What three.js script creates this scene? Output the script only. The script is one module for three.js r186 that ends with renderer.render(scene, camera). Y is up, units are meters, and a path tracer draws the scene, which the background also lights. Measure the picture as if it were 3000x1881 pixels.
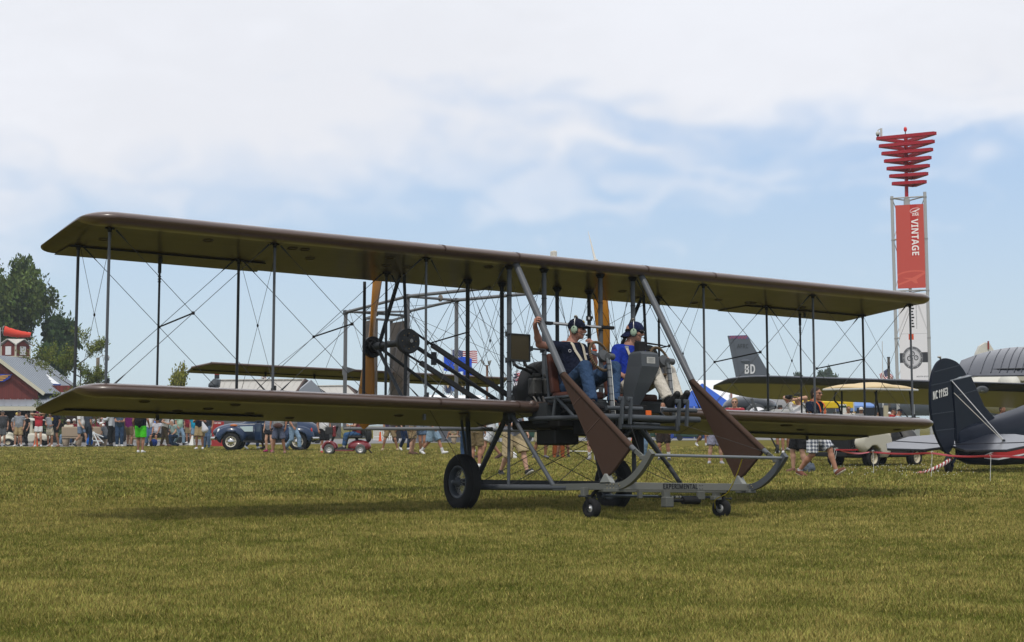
import * as THREE from 'three';
import { mergeGeometries, mergeVertices } from 'three/addons/utils/BufferGeometryUtils.js';
import { RoundedBoxGeometry } from 'three/addons/geometries/RoundedBoxGeometry.js';
import { ImprovedNoise } from 'three/addons/math/ImprovedNoise.js';
import { TextGeometry } from 'three/addons/geometries/TextGeometry.js';
import { FontLoader } from 'three/addons/loaders/FontLoader.js';

// ---------- camera ----------
const FOC = 5000, PW = 3000, PH = 1881, EYE = 1.044;
const PITCH = Math.atan2(1246 - PH / 2, FOC);
const scene = new THREE.Scene();
const camera = new THREE.PerspectiveCamera(2 * Math.atan(PH / 2 / FOC) * 180 / Math.PI, PW / PH, 0.1, 4000);
camera.position.set(0, EYE, 0);
camera.rotation.set(PITCH, 0, 0);
const renderer = new THREE.WebGLRenderer({ antialias: true });
renderer.setSize(1024, 642);
renderer.toneMapping = THREE.LinearToneMapping;
renderer.toneMappingExposure = 1.0;
renderer.shadowMap.enabled = true;

// ---------- random, noise ----------
function rng(seed) { let s = seed >>> 0; return () => { s = (s + 0x6D2B79F5) >>> 0; let t = s; t = Math.imul(t ^ (t >>> 15), t | 1); t ^= t + Math.imul(t ^ (t >>> 7), t | 61); return ((t ^ (t >>> 14)) >>> 0) / 4294967296; }; }
const PN = new ImprovedNoise();
function fbm(x, y, z, oct = 5) { let a = 0.5, s = 0; for (let i = 0; i < oct; i++) { s += a * PN.noise(x, y, z); x *= 2.03; y *= 2.03; z *= 2.03; a *= 0.5; } return s; }
const sstep = (a, b, x) => { const t = Math.min(1, Math.max(0, (x - a) / (b - a))); return t * t * (3 - 2 * t); };
const lerp = (a, b, t) => a + (b - a) * t;

// ---------- sky: thin high cloud over pale blue ----------
const SUN_DIR = new THREE.Vector3(-0.10, 0.84, 0.53).normalize();
{
  const W = 2048, H = 1024, data = new Float32Array(W * H * 4);
  for (let j = 0; j < H; j++) {
    const el = ((j + 0.5) / H - 0.5) * Math.PI, y = Math.sin(el), ce = Math.cos(el);
    for (let i = 0; i < W; i++) {
      const k = (j * W + i) * 4;
      let r, g, b;
      if (y < -0.02) { r = 0.10; g = 0.10; b = 0.05; }
      else {
        const az = ((i + 0.5) / W - 0.5) * 2 * Math.PI, dx = Math.cos(az) * ce, dz = Math.sin(az) * ce;
        const ee = Math.max(0, el);
        // blue: pale at the horizon, deeper above it
        const t = Math.pow(sstep(0, 0.5, ee), 0.75), u = sstep(0, 0.17, ee);
        r = lerp(lerp(0.635, 0.575, u), 0.22, t); g = lerp(lerp(0.755, 0.735, u), 0.40, t); b = lerp(lerp(0.81, 0.90, u), 0.78, t);
        // thin cloud: a broad sheet whose lower edge breaks into wisps
        const dg = el * 57.2958, azd = (az + Math.PI / 2) * 57.2958, X = dx * 1.0, Z = dz;
        const wx = 0.35 * fbm(X * 7 + 2, y * 16, Z * 7, 3), wy = 0.10 * fbm(X * 9 - 5, y * 20 + 3, Z * 9, 3);
        const n = fbm(X * 3.6 + wx * 2 + 1.3, (y + wy) * 19 + X * 2.6, Z * 3.6 + 0.7, 6), f = fbm(X * 13 + wx * 5 + y * 20, (y + wy) * 75 - X * 9, Z * 13 + 4, 5), l = fbm(X * 3.3 - 4, y * 9 + 2, Z * 3.3 + 8, 4);
        const e0 = 9.35 - 3.0 * sstep(2, -15, azd) * sstep(-75, -20, azd) - 0.3 * sstep(4, 14, azd) * sstep(60, 20, azd);
        let c = sstep(-0.55, 0.95, (dg - e0) / 3.0 + 1.3 * n + 0.6 * f + 0.45 * l + 0.10);
        c = Math.max(c, 0.5 * sstep(0.0, 0.5, n + 0.7 * f + 0.10 * (dg - 6.5)) * sstep(2.2, 6.5, dg));
        c *= sstep(0.5, 4.5, dg);
        const w = 0.965 + 0.055 * sstep(-0.35, 0.3, l + 0.4 * f);
        r = lerp(r, 0.865 * w, c); g = lerp(g, 0.885 * w, c); b = lerp(b, 0.945 * w, c);
      }
      data[k] = r; data[k + 1] = g; data[k + 2] = b; data[k + 3] = 1;
    }
  }
  const sky = new THREE.DataTexture(data, W, H, THREE.RGBAFormat, THREE.FloatType);
  sky.mapping = THREE.EquirectangularReflectionMapping; sky.magFilter = sky.minFilter = THREE.LinearFilter;
  sky.colorSpace = THREE.LinearSRGBColorSpace; sky.needsUpdate = true;
  scene.background = sky; scene.environment = sky;
}
const sun = new THREE.DirectionalLight(new THREE.Color(1.0, 0.95, 0.86), 2.0);
sun.position.copy(SUN_DIR).multiplyScalar(120).add(new THREE.Vector3(0, 0, -40)); sun.target.position.set(0, 0, -40);
sun.castShadow = true; sun.shadow.radius = 9; sun.shadow.mapSize.set(4096, 4096);
Object.assign(sun.shadow.camera, { left: -60, right: 60, top: 90, bottom: -60, near: 1, far: 320 });
scene.add(sun, sun.target);
scene.fog = new THREE.FogExp2(new THREE.Color(0.66, 0.76, 0.82), 0.0004);

// ---------- helpers ----------
const V = (x, y, z) => new THREE.Vector3(x, y, z);
const cp = Math.cos(PITCH), sp = Math.sin(PITCH);
function ray(px, py) { const x = (px - PW / 2) / FOC, y = (PH / 2 - py) / FOC; return V(x, cp * y + sp, sp * y - cp); }
const at = (px, py, depth) => { const d = ray(px, py); return d.multiplyScalar(depth / -d.z).add(V(0, EYE, 0)); };   // a point that far along -z
const depthOf = (fy) => FOC * EYE / (fy - 1246);
const onGround = (px, py) => { const d = ray(px, py); return d.multiplyScalar(-EYE / d.y).add(V(0, EYE, 0)); };

const used = {};
function numbered(n) { const k = used[n] = (used[n] ?? -1) + 1; return k ? n + '_' + String(k).padStart(3, '0') : n; }
function tag(o, label, category, group, kind) {
  if (label) o.userData.label = label; if (category) o.userData.category = category;
  if (group) o.userData.group = group; if (kind) o.userData.kind = kind; return o;
}
function thing(name, label, category, pos, turn = 0, group) {
  const o = new THREE.Group(); o.name = numbered(name); scene.add(o);
  if (pos) o.position.copy(pos); o.rotation.y = turn;
  return tag(o, label, category, group);
}
function part(parent, name, geo, m, label) {
  if (Array.isArray(geo)) geo = merge(geo);
  const o = new THREE.Mesh(geo, m); o.name = parent === scene ? numbered(name) : name; o.castShadow = o.receiveShadow = true;
  if (label) o.userData.label = label; parent.add(o); return o;
}
function merge(gs) {
  gs = gs.filter(Boolean).map(g => { g = g.index ? g.toNonIndexed() : g; const k = new THREE.BufferGeometry(); k.setAttribute('position', g.attributes.position); if (!g.attributes.normal) g.computeVertexNormals(); k.setAttribute('normal', g.attributes.normal); k.setAttribute('uv', g.attributes.uv ?? new THREE.BufferAttribute(new Float32Array(g.attributes.position.count * 2), 2)); return k; });
  return gs.length === 1 ? gs[0] : mergeGeometries(gs);
}
const mats = {};
function M(r, g, b, rough = 0.7, metal = 0, extra) {
  const key = [r, g, b, rough, metal, JSON.stringify(extra ?? 0)].join();
  if (mats[key]) return mats[key];
  const m = new THREE.MeshPhysicalMaterial({ color: new THREE.Color().setRGB(r, g, b), roughness: rough, metalness: metal, side: THREE.DoubleSide, specularIntensity: metal ? 1 : 0.5, ...(extra || {}) });
  return mats[key] = m;
}
const UPV = V(0, 1, 0);
function tube(a, b, r, r2 = r, seg = 10) {
  const d = b.clone().sub(a), L = d.length(), g = new THREE.CylinderGeometry(r2, r, L, seg, 1);
  g.applyQuaternion(new THREE.Quaternion().setFromUnitVectors(UPV, d.normalize())); const c = a.clone().add(b).multiplyScalar(0.5); g.translate(c.x, c.y, c.z); return g;
}
function bend(pts, r, seg = 24, rad = 8, closed = false) { return new THREE.TubeGeometry(new THREE.CatmullRomCurve3(pts, closed, 'catmullrom', 0.5), seg, r, rad, closed); }
function box(w, h, d, x = 0, y = 0, z = 0, rad = 0) {
  const g = rad ? new RoundedBoxGeometry(w, h, d, 2, Math.min(rad, w / 2.01, h / 2.01, d / 2.01)) : new THREE.BoxGeometry(w, h, d); g.translate(x, y, z); return g;
}
// a bar of rectangular section from a to b; up gives the direction of h
function bar(a, b, w, h, up = UPV, rad = 0) {
  const d = b.clone().sub(a), L = d.length(); d.normalize();
  const x = d.clone().cross(up).normalize(), y = x.clone().cross(d).normalize();
  const g = rad ? new RoundedBoxGeometry(w, h, L, 2, rad) : new THREE.BoxGeometry(w, h, L);
  g.applyMatrix4(new THREE.Matrix4().makeBasis(x, y, d.clone().negate())); const c = a.clone().add(b).multiplyScalar(0.5); g.translate(c.x, c.y, c.z); return g;
}
function ball(r, x, y, z, sx = 1, sy = 1, sz = 1, ws = 14, hs = 10) { const g = new THREE.SphereGeometry(r, ws, hs); g.scale(sx, sy, sz); g.translate(x, y, z); return g; }
function lathe(pts, seg = 24) { return new THREE.LatheGeometry(pts.map(p => new THREE.Vector2(p[0], p[1])), seg); }
function rotG(g, rx, ry, rz) { g.applyMatrix4(new THREE.Matrix4().makeRotationFromEuler(new THREE.Euler(rx, ry, rz))); return g; }
function movG(g, x, y, z) { g.translate(x, y, z); return g; }
// plate: a polygon of 3D points given thickness along n
function plate(pts, th, n) {
  n = n.clone().normalize(); const u = pts[1].clone().sub(pts[0]); u.addScaledVector(n, -u.dot(n)).normalize(); const v = n.clone().cross(u);
  const o = pts[0]; const sh = new THREE.Shape(pts.map(p => { const d = p.clone().sub(o); return new THREE.Vector2(d.dot(u), d.dot(v)); }));
  const bv = Math.min(th * 0.3, 0.012);
  const g = new THREE.ExtrudeGeometry(sh, { depth: th - 2 * bv, bevelEnabled: true, bevelThickness: bv, bevelSize: bv, bevelOffset: -bv, bevelSegments: 2, curveSegments: 10 });
  g.translate(0, 0, -(th - 2 * bv) / 2); g.applyMatrix4(new THREE.Matrix4().makeBasis(u, v, n)); g.translate(o.x, o.y, o.z); return g;
}
// loft: rings of equal length -> skin, with end caps when closed
function loft(rings, closed = true, caps = true) {
  const n = rings[0].length, pos = [], idx = [], uv = [];
  rings.forEach((r, i) => r.forEach((p, j) => { pos.push(p.x, p.y, p.z); uv.push(j / n, i / (rings.length - 1)); }));
  const m = closed ? n : n - 1;
  for (let i = 0; i + 1 < rings.length; i++) for (let j = 0; j < m; j++) { const a = i * n + j, b = i * n + (j + 1) % n, c = a + n, d = b + n; idx.push(a, b, d, a, d, c); }
  if (caps && closed) for (const e of [0, rings.length - 1]) {
    const c = V(0, 0, 0); rings[e].forEach(p => c.add(p)); c.multiplyScalar(1 / n); const ci = pos.length / 3; pos.push(c.x, c.y, c.z); uv.push(0.5, 0.5);
    for (let j = 0; j < n; j++) { const a = e * n + j, b = e * n + (j + 1) % n; e ? idx.push(ci, a, b) : idx.push(ci, b, a); }
  }
  const g = new THREE.BufferGeometry(); g.setAttribute('position', new THREE.Float32BufferAttribute(pos, 3)); g.setAttribute('uv', new THREE.Float32BufferAttribute(uv, 2)); g.setIndex(idx); g.computeVertexNormals(); return g;
}
function canvasTex(w, h, draw, repeat) {
  const c = document.createElement('canvas'); c.width = w; c.height = h; const x = c.getContext('2d'); draw(x, w, h);
  const t = new THREE.CanvasTexture(c); t.colorSpace = THREE.SRGBColorSpace; t.anisotropy = 8; if (repeat) { t.wrapS = t.wrapT = THREE.RepeatWrapping; t.repeat.set(...repeat); } return t;
}
function dataTex(n, f, srgb = true) {
  const d = new Uint8Array(n * n * 4); for (let j = 0; j < n; j++) for (let i = 0; i < n; i++) { const c = f(i / n, j / n, i, j), k = (j * n + i) * 4; d[k] = c[0]; d[k + 1] = c[1]; d[k + 2] = c[2]; d[k + 3] = 255; }
  const t = new THREE.DataTexture(d, n, n); t.colorSpace = srgb ? THREE.SRGBColorSpace : THREE.NoColorSpace; t.magFilter = THREE.LinearFilter; t.minFilter = THREE.LinearMipmapLinearFilter; t.generateMipmaps = true; t.wrapS = t.wrapT = THREE.RepeatWrapping; t.needsUpdate = true; return t;
}
// tileable value noise
function tileNoise(n, seed) { const R = rng(seed), g = new Float32Array(n * n).map(() => R()); return (x, y) => { x = ((x % 1) + 1) % 1 * n; y = ((y % 1) + 1) % 1 * n; const i = x | 0, j = y | 0, fx = x - i, fy = y - j, a = fx * fx * (3 - 2 * fx), b = fy * fy * (3 - 2 * fy), i2 = (i + 1) % n, j2 = (j + 1) % n; return lerp(lerp(g[j * n + i], g[j * n + i2], a), lerp(g[j2 * n + i], g[j2 * n + i2], a), b); }; }

// ---------- surface nets: a smooth mesh of a distance field ----------
function nets(f, lo, hi, cell) {
  const nx = Math.ceil((hi.x - lo.x) / cell) + 2, ny = Math.ceil((hi.y - lo.y) / cell) + 2, nz = Math.ceil((hi.z - lo.z) / cell) + 2;
  const D = new Float32Array(nx * ny * nz), id = (i, j, k) => (k * ny + j) * nx + i;
  for (let k = 0; k < nz; k++) for (let j = 0; j < ny; j++) for (let i = 0; i < nx; i++) D[id(i, j, k)] = f(lo.x + i * cell, lo.y + j * cell, lo.z + k * cell);
  const vid = new Int32Array(nx * ny * nz).fill(-1), pos = [], idx = [];
  const CO = [[0, 0, 0], [1, 0, 0], [0, 1, 0], [1, 1, 0], [0, 0, 1], [1, 0, 1], [0, 1, 1], [1, 1, 1]], ED = [[0, 1], [0, 2], [0, 4], [1, 3], [1, 5], [2, 3], [2, 6], [3, 7], [4, 5], [4, 6], [5, 7], [6, 7]];
  for (let k = 0; k < nz - 1; k++) for (let j = 0; j < ny - 1; j++) for (let i = 0; i < nx - 1; i++) {
    let s = 0; const v = []; for (const c of CO) { const d = D[id(i + c[0], j + c[1], k + c[2])]; v.push(d); if (d < 0) s++; }
    if (s === 0 || s === 8) continue;
    let x = 0, y = 0, z = 0, n = 0;
    for (const [a, b] of ED) if ((v[a] < 0) !== (v[b] < 0)) { const t = v[a] / (v[a] - v[b]); x += lerp(CO[a][0], CO[b][0], t); y += lerp(CO[a][1], CO[b][1], t); z += lerp(CO[a][2], CO[b][2], t); n++; }
    vid[id(i, j, k)] = pos.length / 3; pos.push(lo.x + (i + x / n) * cell, lo.y + (j + y / n) * cell, lo.z + (k + z / n) * cell);
  }
  const quad = (a, b, c, d, flip) => { if (a < 0 || b < 0 || c < 0 || d < 0) return; flip ? idx.push(a, c, b, a, d, c) : idx.push(a, b, c, a, c, d); };
  for (let k = 1; k < nz - 1; k++) for (let j = 1; j < ny - 1; j++) for (let i = 1; i < nx - 1; i++) {
    const d = D[id(i, j, k)] < 0;
    if (d !== (D[id(i + 1, j, k)] < 0)) quad(vid[id(i, j - 1, k - 1)], vid[id(i, j, k - 1)], vid[id(i, j, k)], vid[id(i, j - 1, k)], !d);
    if (d !== (D[id(i, j + 1, k)] < 0)) quad(vid[id(i - 1, j, k - 1)], vid[id(i - 1, j, k)], vid[id(i, j, k)], vid[id(i, j, k - 1)], !d);
    if (d !== (D[id(i, j, k + 1)] < 0)) quad(vid[id(i - 1, j - 1, k)], vid[id(i, j - 1, k)], vid[id(i, j, k)], vid[id(i - 1, j, k)], !d);
  }
  if (!idx.length) return null;
  const g = new THREE.BufferGeometry(); g.setAttribute('position', new THREE.Float32BufferAttribute(pos, 3)); g.setIndex(idx); g.computeVertexNormals();
  const uv = new Float32Array(pos.length / 3 * 2); for (let i = 0; i < pos.length / 3; i++) { uv[2 * i] = (pos[3 * i] + pos[3 * i + 2] * 0.6); uv[2 * i + 1] = pos[3 * i + 1]; } g.setAttribute('uv', new THREE.BufferAttribute(uv, 2));
  return g;
}
const smin = (a, b, k) => { const h = Math.max(k - Math.abs(a - b), 0) / k; return Math.min(a, b) - h * h * k * 0.25; };
// tapered capsule distance as a closure
function cone(a, b, r1, r2) {
  const ax = a.x, ay = a.y, az = a.z, dx = b.x - ax, dy = b.y - ay, dz = b.z - az, L = dx * dx + dy * dy + dz * dz + 1e-9;
  return (x, y, z) => { const px = x - ax, py = y - ay, pz = z - az; let h = (px * dx + py * dy + pz * dz) / L; h = h < 0 ? 0 : h > 1 ? 1 : h; const ex = px - dx * h, ey = py - dy * h, ez = pz - dz * h; return Math.sqrt(ex * ex + ey * ey + ez * ez) - (r1 + (r2 - r1) * h); };
}
function ell(cx, cy, cz, rx, ry, rz) { const m = Math.min(rx, ry, rz); return (x, y, z) => { const a = (x - cx) / rx, b = (y - cy) / ry, c = (z - cz) / rz; const k = Math.sqrt(a * a + b * b + c * c); return (k - 1) * m * (k < 1 ? 1 : 1); }; }
function uni(list, k) { return (x, y, z) => { let d = 1e9; for (let i = 0; i < list.length; i++) d = smin(d, list[i](x, y, z), k); return d; }; }

// ---------- ground ----------
const groundY = (x, z) => -0.06 * Math.exp(-(((x - 2.3) / 1.5) ** 2)) * Math.exp(-(((z + 20.6) / 4.5) ** 2));
{
  const n1 = tileNoise(8, 1), n2 = tileNoise(32, 2), n3 = tileNoise(128, 3), n4 = tileNoise(256, 4);
  const tex = dataTex(1024, (u, v) => {
    const a = n1(u, v), b = n2(u, v), c = n3(u, v), d = n4(u, v);
    const t = 0.25 * a + 0.3 * b + 0.25 * c + 0.2 * d;              // straw against green
    const s = 0.72 + 0.56 * (0.5 * c + 0.5 * d);
    return [lerp(82, 146, t) * s, lerp(88, 130, t) * s, lerp(26, 58, t) * s].map(x => Math.max(0, Math.min(255, x)));
  });
  tex.anisotropy = 8;
  const xs = [], zs = [];
  for (const x of [-1800, -700, -300, -150, -80, -50, -30, -20, -14, -10]) xs.push(x);
  for (let x = -8; x <= 10; x += 0.5) xs.push(x);
  for (const x of [14, 20, 30, 50, 80, 150, 300, 700, 1800]) xs.push(x);
  for (const z of [60, 10, 0, -6, -10]) zs.push(z);
  for (let z = -12; z >= -34; z -= 0.7) zs.push(z);
  for (const z of [-40, -50, -60, -75, -90, -120, -160, -220, -300, -500, -900, -2000]) zs.push(z);
  const pos = [], uv = [], col = [], idx = [];
  zs.forEach((z, j) => xs.forEach((x, i) => { pos.push(x, groundY(x, z), z); uv.push(x / 3.7, z / 3.7); const n = xs.length; if (i && j) idx.push(j * n + i, j * n + i - 1, (j - 1) * n + i - 1, j * n + i, (j - 1) * n + i - 1, (j - 1) * n + i); }));
  const g = new THREE.BufferGeometry(); g.setAttribute('position', new THREE.Float32BufferAttribute(pos, 3)); g.setAttribute('uv', new THREE.Float32BufferAttribute(uv, 2)); g.setIndex(idx.reverse()); g.computeVertexNormals();
  const m = new THREE.MeshPhysicalMaterial({ map: tex, color: new THREE.Color().setRGB(0.70, 0.66, 0.58), roughness: 1, side: THREE.DoubleSide, bumpMap: tex, bumpScale: 0.02, specularIntensity: 0.1 });
  const o = part(scene, 'ground', g, m); tag(o, 'dry green airfield grass running back to the spectators', null, null, 'structure');
}
// grass blades: one tuft geometry of thin bent blades, many placements
function tuftGeo(seed, blades, h, spread, wd) {
  const R = rng(seed), pos = [], col = [], idx = [];
  for (let i = 0; i < blades; i++) {
    const a = R() * 6.283, r = Math.sqrt(R()) * spread, x = Math.cos(a) * r, z = Math.sin(a) * r, b = R() * 6.283, lean = (0.15 + 0.9 * R()) * h, hh = h * (0.45 + 0.75 * R()), w = wd * (0.6 + 0.8 * R());
    const wx = Math.cos(b + 1.57) * w, wz = Math.sin(b + 1.57) * w, lx = Math.cos(b) * lean, lz = Math.sin(b) * lean, k = pos.length / 3;
    pos.push(x - wx, -0.01, z - wz, x + wx, -0.01, z + wz, x + lx * 0.35 - wx * 0.8, hh * 0.6, z + lz * 0.35 - wz * 0.8, x + lx * 0.35 + wx * 0.8, hh * 0.6, z + lz * 0.35 + wz * 0.8, x + lx, hh, z + lz);
    const st = R(), br = 0.6 + 0.75 * R(); for (let q = 0; q < 5; q++) col.push(br * lerp(0.78, 1.35, st), br * lerp(0.95, 1.12, st), br * lerp(0.75, 1.35, st));
    idx.push(k, k + 1, k + 3, k, k + 3, k + 2, k + 2, k + 3, k + 4);
  }
  const g = new THREE.BufferGeometry(); g.setAttribute('position', new THREE.Float32BufferAttribute(pos, 3)); g.setAttribute('color', new THREE.Float32BufferAttribute(col, 3)); g.setIndex(idx); g.computeVertexNormals(); g.setAttribute('uv', new THREE.BufferAttribute(new Float32Array(pos.length / 3 * 2), 2)); return g;
}
{
  const mat = new THREE.MeshPhysicalMaterial({ color: 0xffffff, roughness: 0.75, side: THREE.DoubleSide, specularIntensity: 0.25, vertexColors: true });
  const add = (name, geo, count, z0, z1, smin_, smax_, seed, pw, dry) => {
    const R = rng(seed), im = new THREE.InstancedMesh(geo, mat, count), m4 = new THREE.Matrix4(), q = new THREE.Quaternion(), c = new THREE.Color();
    for (let i = 0; i < count; i++) {
      // denser close to the viewer
      const t = R(), z = -1 / lerp(Math.pow(1 / z0, pw), Math.pow(1 / z1, pw), t) ** (1 / pw), x = (R() * 2 - 1) * (0.325 * -z + 0.5);
      const pn = fbm(x * 0.35, z * 0.35, 1.5, 3), pf = fbm(x * 1.9, z * 1.9, 4.5, 3);
      const s = lerp(smin_, smax_, R()) * (1 + 0.5 * pf);
      q.setFromAxisAngle(UPV, R() * 6.283); m4.compose(V(x, groundY(x, z), z), q, V(s, s * (0.8 + 0.5 * R()), s)); im.setMatrixAt(i, m4);
      const straw = dry ? 1.05 + 0.35 * R() : Math.min(1, Math.max(0, 0.42 + 0.45 * pn + 0.85 * pf + 0.9 * (R() - 0.5))) , l = 0.58 + 0.72 * R();
      c.setRGB(lerp(0.115, 0.42, straw) * l, lerp(0.130, 0.345, straw) * l, lerp(0.016, 0.105, straw) * l); im.setColorAt(i, c);
    }
    im.name = numbered(name); im.castShadow = im.receiveShadow = true; im.instanceMatrix.needsUpdate = true;
    tag(im, 'short mown grass blades, yellow green and straw, covering the airfield', 'grass', null, 'stuff'); scene.add(im);
  };
  add('grass', tuftGeo(11, 10, 0.036, 0.024, 0.0016), 480000, 7.4, 32, 0.8, 1.35, 21, 1.3);
  add('grass', tuftGeo(13, 4, 0.040, 0.035, 0.0026), 90000, 7.4, 36, 0.8, 1.5, 23, 1.2, true);
  add('grass', tuftGeo(12, 14, 0.05, 0.13, 0.004), 120000, 24, 82, 0.8, 1.4, 22, 0.9);
}

{ // clover heads by the navy tail
  const R = rng(77), g = new THREE.IcosahedronGeometry(0.009, 1), N = 130, im = new THREE.InstancedMesh(g, M(0.7, 0.7, 0.66, 0.9), N), m4 = new THREE.Matrix4(), q = new THREE.Quaternion();
  for (let i = 0; i < N; i++) { const p = onGround(2440 + 420 * R(), 1366 + 46 * R() * R()); m4.compose(p.setY(0.05 + 0.03 * R()), q, V(1, 0.9, 1)); im.setMatrixAt(i, m4); }
  im.name = numbered('clover_flowers'); im.castShadow = im.receiveShadow = true; tag(im, 'tiny white clover flowers scattered in the grass by the navy tail', 'flowers', null, 'stuff'); scene.add(im);
}

// ---------- lettering ----------
const FONT = await new FontLoader().loadAsync('fonts/droid/droid_sans_bold.typeface.json');
function textGeo(str, size, width, depth = 0.003) {   // centred, reading along +x, facing +z
  const g = new TextGeometry(str, { font: FONT, size, depth, curveSegments: 4, bevelEnabled: false }); g.computeBoundingBox(); const b = g.boundingBox;
  g.translate(-(b.max.x + b.min.x) / 2, -(b.max.y + b.min.y) / 2, 0); if (width) g.scale(width / (b.max.x - b.min.x), 1, 1); return g;
}
// ---------- the biplane's own frame: x to its left, y up, z to its nose ----------
const AX = V(0.82968575, -0.02760018, -0.55754801), AY = V(-0.00085157, 0.99871324, -0.05070631), AZ = V(0.55823009, 0.0425451, 0.82859465), AT = V(0.75904, -0.00093, -21.12542);
const AM = new THREE.Matrix4().makeBasis(AX, AY, AZ).setPosition(AT);
function A(px, py, ax, v) {   // the point in the biplane's frame seen at a pixel, on the plane ax = v
  const d = ray(px, py), c = V(0, EYE, 0).sub(AT), o = V(c.dot(AX), c.dot(AY), c.dot(AZ)), e = V(d.dot(AX), d.dot(AY), d.dot(AZ)); return o.addScaledVector(e, (v - o[ax]) / e[ax]);
}
const bp = thing('biplane', 'early pusher biplane with brown fabric wings, chain driven propellers and two men seated in front', 'airplane');
AM.decompose(bp.position, bp.quaternion, bp.scale);

// materials
const fabN = tileNoise(64, 31), fabN2 = tileNoise(9, 32);
const fabricTex = dataTex(256, (u, v) => { const s = 0.86 + 0.20 * fabN(u, v) + 0.10 * (fabN2(u, v) - 0.5); return [255 * s * 0.95, 255 * s * 0.95, 255 * s * 0.95].map(x => Math.min(255, x)); });
fabricTex.repeat.set(3, 1);
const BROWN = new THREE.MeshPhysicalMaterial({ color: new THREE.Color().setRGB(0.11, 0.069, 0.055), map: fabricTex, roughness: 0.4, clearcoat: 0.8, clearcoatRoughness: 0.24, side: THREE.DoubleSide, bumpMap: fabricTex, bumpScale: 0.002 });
const BROWN_SHADED = new THREE.MeshPhysicalMaterial({ color: new THREE.Color().setRGB(0.046, 0.032, 0.012), map: fabricTex, roughness: 0.5, specularIntensity: 0.5, clearcoat: 0.38, clearcoatRoughness: 0.2, side: THREE.DoubleSide, bumpMap: fabricTex, bumpScale: 0.0015 });  // brown fabric again, with underside shade and reflected grass tint in the colour
const BLIND = M(0.062, 0.037, 0.027, 0.7, 0, { specularIntensity: 0.2 });
const GREY = M(0.078, 0.086, 0.098, 0.45, 0.0), GREYD = M(0.036, 0.04, 0.044, 0.5), GREYL = M(0.12, 0.125, 0.115, 0.5), BLACK = M(0.012, 0.012, 0.013, 0.6), WIRE = M(0.035, 0.035, 0.035, 0.5, 0.3), RUBBER = M(0.014, 0.014, 0.015, 0.85), STEEL = M(0.45, 0.45, 0.44, 0.35, 0.8), LEATHER = M(0.085, 0.03, 0.02, 0.5), ALU = M(0.5, 0.5, 0.5, 0.4, 0.6);

// wing section: base line of the underside with a bulbous nose
const XT = 6.33, ZLE = 0.30, ZTE = -1.44;
function wingSec(x, xe0, xe1, dy) {       // xe0, xe1: the two ends (rounded when |end| = XT)
  const dl = Math.min(x - xe0, xe1 - x); let th = 1, le = ZLE, te = ZTE;
  const nearTip = (x - xe0 < xe1 - x ? Math.abs(Math.abs(xe0) - XT) : Math.abs(Math.abs(xe1) - XT)) < 0.01;
  if (nearTip) {
    if (dl < 0.34) le -= 0.34 - Math.sqrt(Math.max(0, 0.34 ** 2 - (0.34 - dl) ** 2));
    if (dl < 0.16) te += 0.16 - Math.sqrt(Math.max(0, 0.16 ** 2 - (0.16 - dl) ** 2));
    if (dl < 0.22) th = Math.sqrt(Math.max(0.02, 1 - ((0.22 - dl) / 0.22) ** 2));
  } else if (dl < 0.05) th = 0.55 + 0.45 * Math.sqrt(Math.max(0, 1 - ((0.05 - dl) / 0.05) ** 2));
  const w = 0.004 * Math.abs(Math.sin(x * Math.PI / 0.34)) ** 0.6 * -1 + 0.003 * PN.noise(x * 3.1, dy, 0.3);   // fabric sagging between ribs
  const yb = z => 2.962 + 0.069 * z + dy + (1 - th) * 0.05, up = [], lo = [];
  const NU = 20;
  for (let i = 0; i <= NU; i++) {
    const s = (i / NU) ** 1.7, z = lerp(le, te, s);
    const U = s < 0.2 ? 0.060 + 0.092 * Math.sin(Math.PI / 2 * Math.sqrt(s / 0.2)) : 0.008 + 0.144 * (1 - ((s - 0.2) / 0.8) ** 1.5);
    const L = s < 0.08 ? 0.060 - 0.070 * Math.sqrt(Math.max(0, 1 - (1 - s / 0.08) ** 2)) : -0.010 * (1 - Math.min(1, (s - 0.08) / 0.12));
    const mid = 0.060 * (1 - s) + 0.004 * s;
    up.push(V(x, yb(z) + mid + (U - mid) * th + w * (s > 0.1 ? 1 : 0.4), z)); lo.push(V(x, yb(z) + mid + (L - mid) * th - (s > 0.12 ? w * 0.5 : 0), z));
  }
  return { up, lo };
}
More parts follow.
